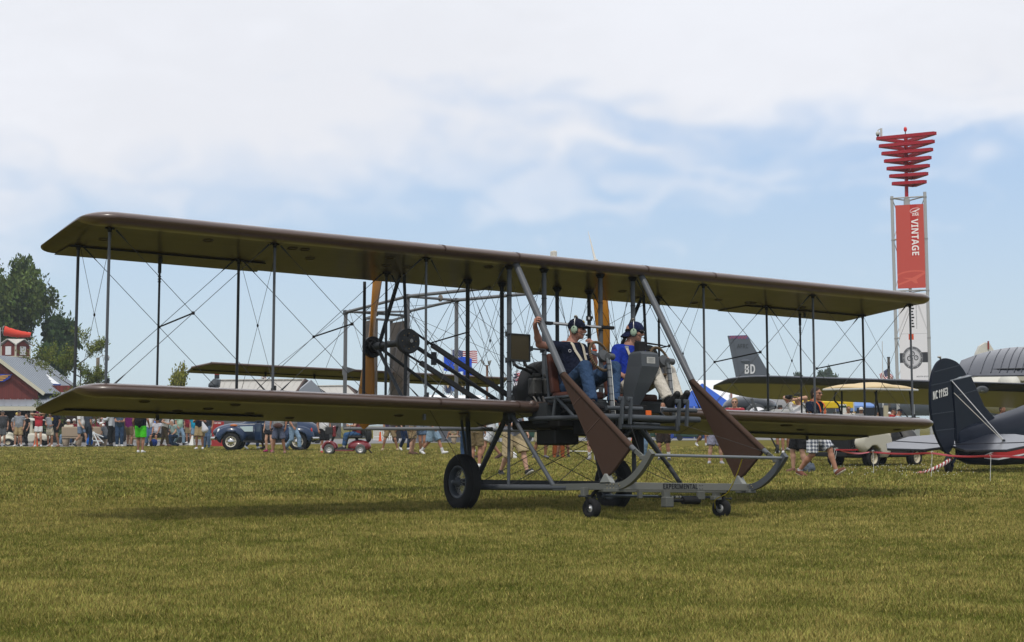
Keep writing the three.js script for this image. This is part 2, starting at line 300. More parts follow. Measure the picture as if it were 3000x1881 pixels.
function wing(name, xe0, xe1, dy) {
  const xs = [], add = x => xs.push(x), r0 = Math.abs(Math.abs(xe0) - XT) < 0.01, r1 = Math.abs(Math.abs(xe1) - XT) < 0.01;
  for (const d of [0, 0.006, 0.02, 0.045, 0.08, 0.12, 0.17, 0.23, 0.3, 0.36]) add(xe0 + d * (r0 ? 1 : 0.15));
  for (let x = xe0 + 0.45; x < xe1 - 0.40; x += 0.068) add(x);
  for (const d of [0.36, 0.3, 0.23, 0.17, 0.12, 0.08, 0.045, 0.02, 0.006, 0]) add(xe1 - d * (r1 ? 1 : 0.15));
  const top = [], bot = [];
  xs.forEach(x => { const s = wingSec(x, xe0, xe1, dy); top.push([...s.lo.slice(0, 7).reverse(), ...s.up.slice(1)]); bot.push(s.lo.slice(6)); });
  const w = part(bp, name, loft(top, false, false), BROWN); w.userData.label = name.replace('_', ' ') + ' with brown fabric top and nose';
  const u = part(w, 'underside', loft(bot, false, false), BROWN_SHADED, 'brown doped underside with shade and grass tint in its colour');
  for (const [e, x] of [[0, xe0], [1, xe1]]) { const s = wingSec(x, xe0, xe1, dy); const r = [...s.up, ...s.lo.slice().reverse()]; part(w, 'end_cap', loft([r, r.map(p => p.clone().add(V(e ? 0.001 : -0.001, 0, 0)))]), BROWN); }
  return w;
}
const upW = wing('upper_wing', -XT, XT, 0), loL = wing('lower_wing', -XT, -0.47, -1.80), loR = wing('lower_wing', 0.50, XT, -1.80);
const yUnder = z => 2.962 + 0.069 * z;
// panel seams on the nose, rib tapes, inspection rings and ailerons
for (const [w, dy, xs] of [[upW, 0, [-2.05, -1.0, 0.98, 2.1]], [loL, -1.8, [-2.1, -1.0]], [loR, -1.8, [2.1]]]) for (const x of xs) {
  const s = wingSec(x, -XT, XT, dy), r = [...s.lo.slice(0, 6).reverse(), ...s.up.slice(1, 14)], off = 0.0025;
  part(w, 'seam', loft([r.map(p => p.clone().add(V(-0.012, off, p.z > 0.25 ? off : 0))), r.map(p => p.clone().add(V(0.012, off, p.z > 0.25 ? off : 0)))], false, false), M(0.06, 0.035, 0.028, 0.55));
}
for (const [w, dy] of [[upW, 0], [loL, -1.8], [loR, -1.8]]) {
  const R = rng(dy ? (w === loL ? 5 : 6) : 7);
  for (let i = 0; i < (dy ? 9 : 18); i++) {
    const side = dy ? (w === loL ? -1 : 1) : (i % 2 ? 1 : -1), x = side * (1.1 + R() * 4.9), z = [-0.15, -0.8, -0.55, -1.1][i % 4];
    const g = new THREE.TorusGeometry(0.055, 0.006, 5, 20); rotG(g, Math.PI / 2 - 0.069, 0, 0); movG(g, x, yUnder(z) + dy - 0.001, z); part(w, 'inspection_ring', g, M(0.10, 0.08, 0.035, 0.5));
  }
}
for (const dy of [0, -1.8]) for (const s of [-1, 1]) {
  const z0 = -0.985, z1 = -1.455, x0 = s * 6.12, x1 = s * 3.75, w = dy ? (s < 0 ? loL : loR) : upW;
  const y = z => yUnder(z) + dy - 0.006, q = [V(x0, y(z0), z0), V(x1, y(z0), z0), V(x1 - s * 0.12, y(z1), z1), V(x0, y(z1), z1)];
  const a = part(w, 'aileron', plate(q, 0.012, V(0, 1, -0.069)), BROWN_SHADED);
  part(a, 'hinge_line', tube(V(x0, y(z0) - 0.004, z0 + 0.02), V(x1, y(z0) - 0.004, z0 + 0.02), 0.006), BLACK);
  part(a, 'horn', [tube(V(s * 5.0, y(-1.1) - 0.01, -1.1), V(s * 5.0, y(-1.1) - 0.07, -1.1), 0.02)], GREYD);
}
// struts
const XS = [6.028, 4.107, 2.134, 0.953, 0.434], FZ = 0, RZ = -0.942, FT = 2.975, FB = 1.262, RT = 2.905, RB = 1.20;
for (const s of [-1, 1]) XS.forEach((x, i) => {
  const r = i < 3 ? 0.0155 : 0.031, oval = (a, b, rr) => { const g = tube(a, b, rr); return g; };
  const bot = i === 4 ? 1.25 : FB;
  part(bp, 'strut', oval(V(s * x, bot, FZ), V(s * x, FT, FZ), r), i < 3 ? GREY : M(0.085, 0.095, 0.108, 0.45));
  part(bp, 'strut', oval(V(s * x, RB, RZ), V(s * x, RT, RZ), i < 3 ? 0.0165 : 0.027), GREYD);
  for (const [z, y] of [[FZ, FB + 0.03], [RZ, RB + 0.03]]) part(bp, 'strut_fitting', [tube(V(s * x, y - 0.01, z), V(s * x, y + 0.05, z), r * 1.7, r * 1.3), box(0.02, 0.06, 0.05, s * x + r * 1.5, y + 0.05, z)], GREYD);
  for (const [z, y] of [[FZ, FT - 0.03], [RZ, RT - 0.03]]) part(bp, 'strut_fitting', [tube(V(s * x, y - 0.03, z), V(s * x, y + 0.02, z), r * 1.2, r * 2.1), box(0.10, 0.02, 0.03, s * x, y + 0.012, z)], BLACK);
  if (i > 2) for (const y of [1.55, 1.9, 2.25, 2.6]) part(bp, 'cable_clip', rotG(new THREE.TorusGeometry(r + 0.003, 0.004, 5, 14), Math.PI / 2, 0, 0).translate(s * x, y, FZ), BLACK);
});
for (const s of [-1, 1]) {   // aileron push rods, and the posts behind the wing
  part(bp, 'aileron_rod', [tube(V(s * 4.98, 1.08, -1.18), V(s * 4.98, 2.86, -1.18), 0.013), tube(V(s * 4.98, 2.70, -1.18), V(s * 4.98, 2.88, -1.18), 0.02), ...[2.6, 2.63, 2.66].map(y => rotG(new THREE.TorusGeometry(0.016, 0.006, 5, 12), Math.PI / 2, 0, 0).translate(s * 4.98, y, -1.18))], GREYD);
  part(bp, 'rear_post', tube(V(s * 2.13, 1.1, -1.5), V(s * 2.13, 2.85, -1.5), 0.020), M(0.03, 0.03, 0.033, 0.5));
}
// bracing wires
const WR = 0.0032, mid = (a, b) => a.clone().add(b).multiplyScalar(0.5);
function wire(a, b, r = WR, nm = 'brace_wire') { part(bp, nm, tube(a, b, r, r, 5), WIRE); }
function buckle(a, b) { const d = b.clone().sub(a).normalize(); part(bp, 'turnbuckle', [tube(a, a.clone().addScaledVector(d, 0.11), 0.011, 0.009, 8), tube(a.clone().addScaledVector(d, 0.11), a.clone().addScaledVector(d, 0.2), 0.009, 0.004, 8)], GREYD); }
for (const s of [-1, 1]) for (let i = 0; i < 3; i++) {
  const e = 0.07, cross = (z, t, b) => {
    const a = V(s * (XS[i] - e), t, z), c = V(s * (XS[i + 1] + e), b, z), d = V(s * (XS[i + 1] + e), t, z), f = V(s * (XS[i] - e), b, z);
    wire(a, c, 0.0036); wire(d, f, 0.0036); buckle(c, a); buckle(f, d); buckle(a, c); buckle(d, f); return mid(mid(a, c), mid(d, f));
  };
  const m1 = cross(FZ, FT - 0.03, FB + 0.03), m2 = cross(RZ, RT - 0.03, RB + 0.03);
  part(bp, 'spacer_rod', [tube(m1, m2, 0.009), ball(0.02, m1.x, m1.y, m1.z), ball(0.018, m2.x, m2.y, m2.z)], BLACK);
}
for (const s of [-1, 1]) for (let i = 0; i < 4; i++) {   // fore and aft crosses at each strut station
  const x = s * XS[i] + 0.03, a = V(x, FT - 0.05, FZ), b = V(x, RB + 0.05, RZ), c = V(x, RT - 0.05, RZ), d = V(x, FB + 0.05, FZ);
  wire(a, b, 0.0026); wire(c, d, 0.0026); const m = mid(mid(a, b), mid(c, d)); part(bp, 'wire_clamp', ball(0.012, m.x, m.y, m.z, 1, 1.6, 1), BLACK);
}
for (const [x0, x1] of [[-0.953, -0.434], [-0.434, 0.434], [0.434, 0.953]]) { wire(V(x0, FT - 0.04, FZ), V(x1, FB + 0.05, FZ), 0.0026); wire(V(x1, FT - 0.04, FZ), V(x0, FB + 0.05, FZ), 0.0026); wire(V(x0, RT - 0.04, RZ), V(x1, RB, RZ), 0.0026); wire(V(x1, RT - 0.04, RZ), V(x0, RB, RZ), 0.0026); }

// ---------- tail ----------
const TG = M(0.15, 0.155, 0.165, 0.45);
const P1 = V(-0.56, 2.90, -4.9), P4 = V(0.50, 2.98, -4.9), P2 = V(-0.385, 2.99, -3.4), P3 = V(0.42, 2.99, -3.4);
part(bp, 'tail_boom', tube(V(-0.42, 2.87, -1.25), P2, 0.024), TG); part(bp, 'tail_boom', tube(P2, P1, 0.022), TG);
part(bp, 'tail_boom', tube(V(0.42, 2.87, -1.25), P3, 0.024), TG); part(bp, 'tail_boom', tube(P3, P4, 0.022), TG);
part(bp, 'boom_spreader', tube(P2, P3, 0.02), TG); part(bp, 'boom_spreader', tube(P1, P4, 0.016), TG);
const boomF = [V(-0.42, 1.04, -1.2), V(0.42, 1.04, -1.2)], boomB = [V(-0.56, 1.19, -4.9), V(0.50, 1.22, -4.9)];
for (const k of [0, 1]) part(bp, 'tail_boom', tube(boomF[k], boomB[k], 0.024), TG);
part(bp, 'boom_spreader', tube(boomB[0], boomB[1], 0.018), TG);
for (const p of [P1, P2, P3, P4]) { part(bp, 'tail_post', bar(V(p.x, p.z < -4 ? 1.19 : 1.12, p.z), p, 0.045, 0.034, V(0, 0, 1)), TG); part(bp, 'post_fitting', box(0.07, 0.06, 0.06, p.x, p.y, p.z, 0.01), GREY); }
part(bp, 'pulley', rotG(new THREE.CylinderGeometry(0.05, 0.05, 0.02, 16), 0, 0, 1.57).translate(0.15, 3.0, -3.4), M(0.2, 0.17, 0.14, 0.6));
const RUD = new THREE.MeshPhysicalMaterial({ color: new THREE.Color().setRGB(0.105, 0.085, 0.07), map: fabricTex, roughness: 0.6, side: THREE.DoubleSide });
for (const x of [0.0, 0.46]) {
  const q = [V(x, 1.27, -4.95), V(x, 2.84, -4.95), V(x, 2.84, -5.33), V(x, 1.27, -5.33)], r = part(bp, 'rudder', plate(q, 0.03, V(1, 0, 0)), RUD);
  part(r, 'rudder_post', tube(V(x, 1.22, -5.33), V(x, 2.9, -5.33), 0.025), TG);
}
part(bp, 'rudder_frame', [bar(V(-0.5, 2.92, -4.95), V(0.5, 2.92, -4.95), 0.05, 0.03), bar(V(0.0, 2.88, -5.3), V(0.46, 2.88, -5.3), 0.04, 0.03), bar(V(0.0, 2.9, -4.95), V(0.0, 2.88, -5.32), 0.03, 0.03), bar(V(0.46, 2.9, -4.95), V(0.46, 2.88, -5.32), 0.03, 0.03)], TG);
{ // elevator: one thin plane across the tail
  const z0 = -5.25, z1 = -5.92, yy = z => 2.075 + 0.115 * (z + 5.25), q = [V(-2.52, yy(z0), z0), V(2.52, yy(z0), z0), V(2.66, yy(-5.6), -5.6), V(2.60, yy(z1), z1), V(-2.60, yy(z1), z1), V(-2.66, yy(-5.6), -5.6)];
  const e = part(bp, 'elevator', plate(q, 0.03, V(0, 1, -0.115)), BROWN_SHADED);
  part(e, 'leading_edge', tube(q[0].clone().add(V(0, 0.004, 0.005)), q[1].clone().add(V(0, 0.004, 0.005)), 0.02), BROWN);
  part(e, 'leading_edge', [tube(q[0], q[5], 0.019), tube(q[1], q[2], 0.019)], BROWN);
  part(e, 'hinge_line', tube(V(-2.62, yy(-5.66) - 0.017, -5.66), V(2.62, yy(-5.66) - 0.017, -5.66), 0.008), BLACK);
  for (const x of [-1.5, -0.7, 0.9, 1.7]) { part(e, 'horn', tube(V(x, yy(-5.6), -5.6), V(x, yy(-5.6) - 0.08, -5.6), 0.02, 0.012), BLACK); wire(V(x, yy(-5.6) - 0.06, -5.6), V(Math.sign(x) * 0.53, 1.0, -4.9)); wire(V(x, yy(z0), z0), V(Math.sign(x) * 0.52, 2.93, -4.9)); }
  part(e, 'bracket', plate([V(-0.55, 2.12, -5.0), V(-0.32, 2.08, -5.2), V(-0.55, 1.98, -5.0)], 0.02, V(0.3, 0, 1)), TG);
}
for (const s of [-1, 1]) { wire(V(s * 0.42, 2.9, -1.3), V(s * 0.53, 1.0, -4.9)); wire(V(s * 0.5, 2.95, -4.9), V(s * 0.42, 1.1, -1.3)); wire(V(s * 0.4, 2.98, -3.4), V(s * 0.53, 1.0, -4.9)); wire(V(s * 0.42, 2.95, -3.4), V(-s * 0.53, 2.93, -4.9)); wire(V(s * 0.4, 2.98, -3.4), V(s * 1.9, 1.15, -1.4)); wire(V(s * 0.4, 2.98, -3.4), V(s * 0.42, 1.1, -1.3)); wire(V(s * 0.5, 2.93, -4.9), V(s * 2.1, 1.2, -1.1)); wire(V(s * 0.5, 1.05, -4.9), V(s * 2.1, 2.85, -1.1)); wire(V(-0.385, 2.9, -3.4), V(0.42, 1.0, -4.9)); }
for (const [a, b, z] of [[1380, 1500, -1], [1400, 1520, -1.2], [1430, 1560, -0.9], [1560, 1500, -0.9], [1600, 1470, -1.1], [1640, 1700, -0.9], [1680, 1640, -1], [1720, 1800, -0.8], [1760, 1690, -0.8], [1790, 1830, -0.9], [1836, 1800, -1]]) wire(A(a, 846 + (a - 1380) * 0.07, 'z', z), A(b, 1150, 'z', z + 0.35), 0.003, 'control_wire');

// ---------- propellers, shafts, chains ----------
const AMBER = new THREE.MeshPhysicalMaterial({ color: new THREE.Color().setRGB(0.36, 0.15, 0.010), roughness: 0.4, clearcoat: 0.15, clearcoatRoughness: 0.2, specularIntensity: 0.5, side: THREE.DoubleSide });
for (const s of [-1, 1]) {
  const hx = s * 1.875, hy = 2.06, hz = -1.80, rings = [], N = 22, Rr = 1.04, tilt = s < 0 ? -0.10 : 0.12;
  for (let i = 0; i <= N; i++) {
    const t = -1 + 2 * i / N, a = Math.abs(t), y = t * Rr, ch = a < 0.12 ? 0.10 + 0.05 * a / 0.12 : (0.14 + 0.065 * Math.sin(Math.min(1, (a - 0.12) / 0.5) * Math.PI / 2)) * (a > 0.93 ? Math.sqrt(Math.max(0.03, 1 - ((a - 0.93) / 0.07) ** 2)) : 1);
    const th = 0.034 * (1 - 0.7 * a) + 0.004, tw = Math.sign(t || 1) * lerp(1.05, 0.34, Math.min(1, a)) * s, off = a > 0.1 ? (a - 0.1) * 0.02 : 0, r = [];
    for (let k = 0; k < 14; k++) { const q = k / 14 * 6.283, cx = Math.cos(q) * ch / 2 + off, cz = Math.sin(q) * th; r.push(V(cx * Math.cos(tw) - cz * Math.sin(tw), y, cx * Math.sin(tw) + cz * Math.cos(tw))); }
    rings.push(r);
  }
  const g = loft(rings); rotG(g, 0, 0, tilt); g.translate(hx, hy, hz); const p = part(bp, 'propeller', g, AMBER);
  part(p, 'hub', [rotG(new THREE.CylinderGeometry(0.135, 0.135, 0.05, 28), Math.PI / 2, 0, 0).translate(hx, hy, hz + 0.06), rotG(new THREE.CylinderGeometry(0.07, 0.09, 0.05, 20), Math.PI / 2, 0, 0).translate(hx, hy, hz + 0.10), ...[0, 1, 2, 3, 4, 5].map(i => ball(0.014, hx + 0.1 * Math.cos(i * 1.047), hy + 0.1 * Math.sin(i * 1.047), hz + 0.09))], M(0.02, 0.02, 0.02, 0.45, 0.4));
  part(bp, 'propeller_shaft', [tube(V(hx, hy, hz + 0.05), V(hx, hy, -0.92), 0.042), tube(V(hx, hy, hz + 0.2), V(hx, hy, hz + 0.32), 0.055)], GREYD);
  const sg = lathe([[0.001, -0.045], [0.14, -0.045], [0.155, -0.03], [0.155, 0.03], [0.135, 0.045], [0.12, 0.03], [0.06, 0.03], [0.055, 0.05], [0.001, 0.05]], 36); rotG(sg, Math.PI / 2, 0, 0); sg.translate(hx, hy, -0.86);
  const sk = part(bp, 'chain_wheel', sg, M(0.045, 0.047, 0.05, 0.5));
  part(sk, 'axle_nut', [rotG(new THREE.CylinderGeometry(0.025, 0.03, 0.05, 6), Math.PI / 2, 0, 0).translate(hx, hy, -0.79)], M(0.3, 0.29, 0.27, 0.4, 0.6));
  for (let i = 0; i < 8; i++) part(sk, 'bolt', ball(0.008, hx + 0.095 * Math.cos(i * 0.785), hy + 0.095 * Math.sin(i * 0.785), -0.826), M(0.3, 0.22, 0.1, 0.5, 0.5));
  // stays
  const ap = V(s * 1.97, 2.86, RZ);
  part(bp, 'propeller_stay', [tube(V(hx, hy, hz + 0.22), V(s * 1.9, 2.88, -1.02), 0.021), tube(V(hx, hy, hz + 0.22), V(s * 1.9, 2.8, -1.08), 0.026, 0.026)], GREYD);
  part(bp, 'propeller_stay', tube(V(hx, hy + 0.12, -0.9), V(s * 1.88, 2.9, -0.95), 0.02), GREYD);
  part(bp, 'propeller_stay', tube(V(hx, hy - 0.05, hz + 0.22), V(s * 1.72, 1.18, -1.05), 0.024), GREY);
  part(bp, 'propeller_stay', tube(V(hx, hy - 0.12, -0.9), V(s * 1.86, 1.2, -0.95), 0.022), GREYD);
  part(bp, 'propeller_stay', tube(V(hx + s * -0.03, hy - 0.04, hz + 0.25), V(s * 0.95, 1.22, -1.0), 0.021), GREYD);
  // chain guides from the sprocket in to the engine
  const e = V(s * 0.42, 1.30, -0.84), dirr = e.clone().sub(V(hx, hy, -0.86)).normalize(), nrm = V(dirr.y * -s, dirr.x * s, 0).normalize(); if (nrm.y < 0) nrm.negate();
  const st = V(hx, hy, -0.86);
  part(bp, 'chain_guide', bar(st.clone().addScaledVector(nrm, 0.135).addScaledVector(dirr, 0.32), e.clone().addScaledVector(nrm, 0.14), 0.05, 0.055, nrm), M(0.06, 0.06, 0.062, 0.5));
  part(bp, 'chain_guide', bar(st.clone().addScaledVector(nrm, -0.14).addScaledVector(dirr, 0.28), e.clone().addScaledVector(nrm, -0.14), 0.05, 0.055, nrm), M(0.06, 0.06, 0.062, 0.5));
  part(bp, 'chain_tie', [tube(st.clone().addScaledVector(dirr, 0.15), e, 0.026), box(0.06, 0.16, 0.04, ...st.clone().addScaledVector(dirr, 0.42).toArray())], GREYD);
  part(bp, 'chain', [bar(st.clone().addScaledVector(nrm, 0.15), st.clone().addScaledVector(nrm, 0.135).addScaledVector(dirr, 0.4), 0.02, 0.022, nrm), bar(st.clone().addScaledVector(nrm, -0.15), st.clone().addScaledVector(nrm, -0.14).addScaledVector(dirr, 0.4), 0.02, 0.022, nrm)], BLACK);
}

// ---------- undercarriage ----------
function mainWheel(x, z, out) {   // axle along x, hub facing out
  const R = 0.345, y = 0.345, w = new THREE.Group(); w.name = 'wheel'; bp.add(w);
  const pr = []; for (let i = 0; i <= 26; i++) { const a = i / 26 * Math.PI * 2; let u = Math.cos(a), v = Math.sin(a); const rr = R - 0.082 + 0.082 * Math.sign(v) * Math.pow(Math.abs(v), 0.75), ww = 0.088 * Math.sign(u) * Math.pow(Math.abs(u), 0.7); pr.push([rr, ww]); }
  const ty = lathe(pr, 60); rotG(ty, 0, 0, Math.PI / 2); ty.translate(x, y, z); part(w, 'tyre', ty, RUBBER);
  const grooves = []; for (const o of [-0.045, -0.028, -0.01, 0.01, 0.028, 0.045]) { const g = new THREE.TorusGeometry(R - 0.002 - Math.abs(o) * 0.05, 0.004, 5, 60); rotG(g, 0, Math.PI / 2, 0); grooves.push(g.translate(x + o, y, z)); } part(w, 'tread_rib', grooves, M(0.022, 0.022, 0.024, 0.8));
  const rim = lathe([[0.185, -0.075], [0.21, -0.07], [0.195, -0.05], [0.175, -0.03], [0.17, 0.0], [0.175, 0.03], [0.195, 0.05], [0.21, 0.07], [0.185, 0.075], [0.165, 0.05], [0.155, 0], [0.165, -0.05], [0.185, -0.075]], 48); rotG(rim, 0, 0, Math.PI / 2); rim.translate(x, y, z); part(w, 'rim', rim, M(0.06, 0.07, 0.085, 0.4));
  const sp = []; for (let i = 0; i < 56; i++) { const a = i / 56 * 6.283, b = a + (i % 2 ? 0.55 : -0.55), o = (i % 4 < 2 ? 0.06 : -0.035) * out; sp.push(tube(V(x + o, y + 0.052 * Math.cos(b), z + 0.052 * Math.sin(b)), V(x + 0.01 * out, y + 0.165 * Math.cos(a), z + 0.165 * Math.sin(a)), 0.0022, 0.0022, 4)); } part(w, 'spokes', sp, STEEL);
  const hub = lathe([[0.001, 0.15], [0.022, 0.148], [0.027, 0.14], [0.033, 0.09], [0.06, 0.075], [0.06, 0.05], [0.045, 0.04], [0.045, -0.05], [0.001, -0.05]], 24); rotG(hub, 0, 0, out > 0 ? -Math.PI / 2 : Math.PI / 2); hub.translate(x, y, z); part(w, 'hub', hub, M(0.075, 0.085, 0.1, 0.45));
}
mainWheel(-1.17, -0.717, -1); mainWheel(1.17, -0.717, 1);
for (const s of [-1, 1]) {
  const X = s * 0.965, ax = V(s * 1.0, 0.30, -0.717);
  part(bp, 'skid', [tube(V(X, 0.285, -0.78), V(X, 0.255, 1.22), 0.034)], GREY);
  part(bp, 'skid', bar(V(X, 0.262, 0.95), V(X, 0.258, 2.18), 0.05, 0.075, UPV, 0.006), GREYL);
  part(bp, 'skid_bracket', box(0.06, 0.16, 0.16, s * 1.0, 0.33, -0.71, 0.015), GREYD);
  { // up-curved nose of the skid
    const pts = []; for (let i = 0; i <= 14; i++) { const t = i / 14; pts.push(V(X, 0.262 + 0.36 * Math.pow(t, 1.75), 2.17 + 0.64 * t - 0.05 * t * t)); }
    const rr = pts.map((p, i) => { const d = pts[Math.min(14, i + 1)].clone().sub(pts[Math.max(0, i - 1)]).normalize(), n = V(1, 0, 0).cross(d).normalize(); return [[-1, -1], [1, -1], [1, 1], [-1, 1]].map(([a, b]) => p.clone().add(V(a * 0.026, 0, 0)).addScaledVector(n, b * 0.038)); });
    part(bp, 'skid_nose', loft(rr).toNonIndexed(), s < 0 ? GREYL : GREY).geometry.computeVertexNormals();
    const nut = []; for (const [dz, dy] of [[-0.06, 0.02], [-0.06, -0.02], [-0.12, 0.02], [-0.12, -0.02], [-0.18, 0.02], [-0.18, -0.02], [0.05, 0.0], [0.03, 0.02]]) nut.push(ball(0.007, X - 0.03, 0.26 + dy, 2.18 + dz), ball(0.007, X + 0.03, 0.26 + dy, 2.18 + dz)); part(bp, 'bolt', nut, M(0.3, 0.26, 0.16, 0.5, 0.5));
  }
  // front spar with its fabric blind
  const top = V(X, 2.985, 0.15), join = V(X, 1.565, 1.136), foot = V(X, 0.64, 2.47), seat = V(X, 0.565, 2.60);
  part(bp, 'front_spar', [tube(top, join, 0.041, 0.041, 16), tube(V(X, 0.69, 2.395), foot, 0.028, 0.028, 12)], M(0.10, 0.108, 0.12, 0.42));
  part(bp, 'spar_fitting', [bar(foot, seat, 0.02, 0.05, V(0, 1, 0.5)), box(0.05, 0.05, 0.06, X, 0.56, 2.6, 0.01)], GREYL);
  const q = [V(X, 1.60, 1.07), V(X, 1.62, 1.13), V(X, 1.10, 1.67), V(X, 0.665, 2.445), V(X, 0.655, 2.455), V(X, 0.42, 2.07), V(X, 0.385, 1.985), V(X, 0.39, 1.945)];
  // blade outline taken along the spar line
  const bq = [V(X, 1.585, 1.08), V(X, 1.60, 1.15), V(X, 0.685, 2.41), V(X, 0.405, 2.05), V(X, 0.36, 1.99), V(X, 0.36, 1.93)];
  const bl = part(bp, 'fabric_blind', plate(bq, 0.036, V(1, 0, 0)), BLIND, 'brown fabric blind laced to the ' + (s < 0 ? 'near' : 'far') + ' front spar');
  part(bl, 'edge_roll', [tube(join, V(X, 0.685, 2.40), 0.033), tube(V(X, 0.685, 2.40), V(X, 0.41, 2.05), 0.02), tube(V(X, 1.58, 1.085), V(X, 0.37, 1.93), 0.02)], BLIND);
  if (s < 0) for (const t of [0.32, 0.6]) part(bl, 'seam', bar(V(X, lerp(1.585, 0.36, t), lerp(1.08, 1.93, t)), V(X, lerp(1.60, 0.685, t), lerp(1.15, 2.41, t)), 0.044, 0.012, V(0, 1, 1)), M(0.085, 0.052, 0.04, 0.7));
  part(bp, 'blind_foot', plate([V(X, 0.30, 1.86), V(X, 0.30, 2.07), V(X, 0.40, 1.99), V(X, 0.40, 1.95)], 0.07, V(1, 0, 0)), M(0.24, 0.25, 0.24, 0.45));
  // gear legs
  const c0 = V(s * 0.953, 1.20, 0), wl = V(s * 1.0, 0.33, -0.70);
  part(bp, 'gear_leg', tube(c0, V(X, 0.27, 0.0), 0.02), GREY);
  part(bp, 'gear_leg', tube(c0, V(X, 0.26, 0.96), 0.026), GREY);
  part(bp, 'gear_leg', bar(c0, wl, 0.05, 0.075, V(0, 0.7, 0.7), 0.012), GREYD);
  part(bp, 'gear_leg', tube(V(s * 0.953, 1.15, -0.94), V(s * 1.02, 0.36, -0.76), 0.032), GREYD);
  part(bp, 'gear_leg', tube(V(s * 1.1, 1.12, -0.85), V(s * 1.05, 0.66, -0.82), 0.016), GREYD);
  part(bp, 'gear_fitting', [box(0.12, 0.16, 0.14, s * 0.953, 1.14, 0.0, 0.03), tube(V(s * 0.953, 1.02, -0.02), V(s * 0.953, 1.2, 0.0), 0.03, 0.07)], GREYD);
  part(bp, 'brake_hose', bend([V(s * 1.0, 0.62, -0.45), V(s * 1.0, 0.5, -0.6), V(s * 1.03, 0.46, -0.66), V(s * 1.05, 0.5, -0.72)], 0.007, 14, 5), BLACK);
  // nose wheel on its fork
  const nz = 1.66, nx = s * 0.955;
  const w = new THREE.Group(); w.name = 'nose_wheel'; bp.add(w); const ny = 0.02, ang = s < 0 ? 0.15 : 0.3;
  const turnNW = g => { g.translate(0, 0, 0); rotG(g, 0, ang, 0); return g.translate(nx, ny, nz); };
  const pr = []; for (let i = 0; i <= 20; i++) { const a = i / 20 * Math.PI * 2, u = Math.cos(a), v = Math.sin(a); pr.push([0.078 + 0.037 * Math.sign(v) * Math.abs(v) ** 0.8, 0.052 * Math.sign(u) * Math.abs(u) ** 0.7]); }
  part(w, 'tyre', turnNW(rotG(lathe(pr, 36), 0, 0, Math.PI / 2)), RUBBER);
  part(w, 'rim', turnNW(rotG(lathe([[0.012, -0.05], [0.022, -0.04], [0.05, -0.02], [0.055, -0.045], [0.052, -0.01], [0.052, 0.04], [0.001, 0.03]].map(([r, h]) => [r, h * -s * -1]), 24), 0, 0, Math.PI / 2)), ALU);
  part(w, 'fork', [turnNW(bar(V(-0.062, 0, 0), V(-0.062, 0.13, -0.02), 0.03, 0.012, V(1, 0, 0))), turnNW(bar(V(0.062, 0, 0), V(0.062, 0.13, -0.02), 0.03, 0.012, V(1, 0, 0))), turnNW(box(0.14, 0.03, 0.05, 0, 0.135, -0.02, 0.008)), turnNW(tube(V(-0.07, 0, 0), V(0.07, 0, 0), 0.01))], BLACK);
  part(w, 'leaf_spring', bend([V(nx, ny + 0.13, nz), V(nx, ny + 0.18, nz + 0.06), V(nx, ny + 0.235, nz + 0.2), V(X, 0.235, nz + 0.42)], 0.022, 16, 8), BLACK);
  part(w, 'steering_arm', [turnNW(bar(V(-0.16, 0.135, -0.03), V(0.16, 0.115, 0.03), 0.03, 0.012, UPV)), turnNW(ball(0.016, 0.16, 0.115, 0.03)), turnNW(ball(0.016, -0.16, 0.135, -0.03))], GREYD);
  part(bp, 'skid_foot', [box(0.11, 0.04, 0.24, X, 0.215, 2.08, 0.008), box(0.07, 0.1, 0.07, X - 0.06, 0.2, 1.62, 0.008)], GREYL);
}
part(bp, 'axle', tube(V(-1.1, 0.345, -0.717), V(1.1, 0.345, -0.717), 0.03), GREYD);
part(bp, 'cross_beam', bar(V(-0.97, 0.34, -0.6), V(0.97, 0.34, -0.6), 0.06, 0.07), M(0.04, 0.042, 0.048, 0.5));
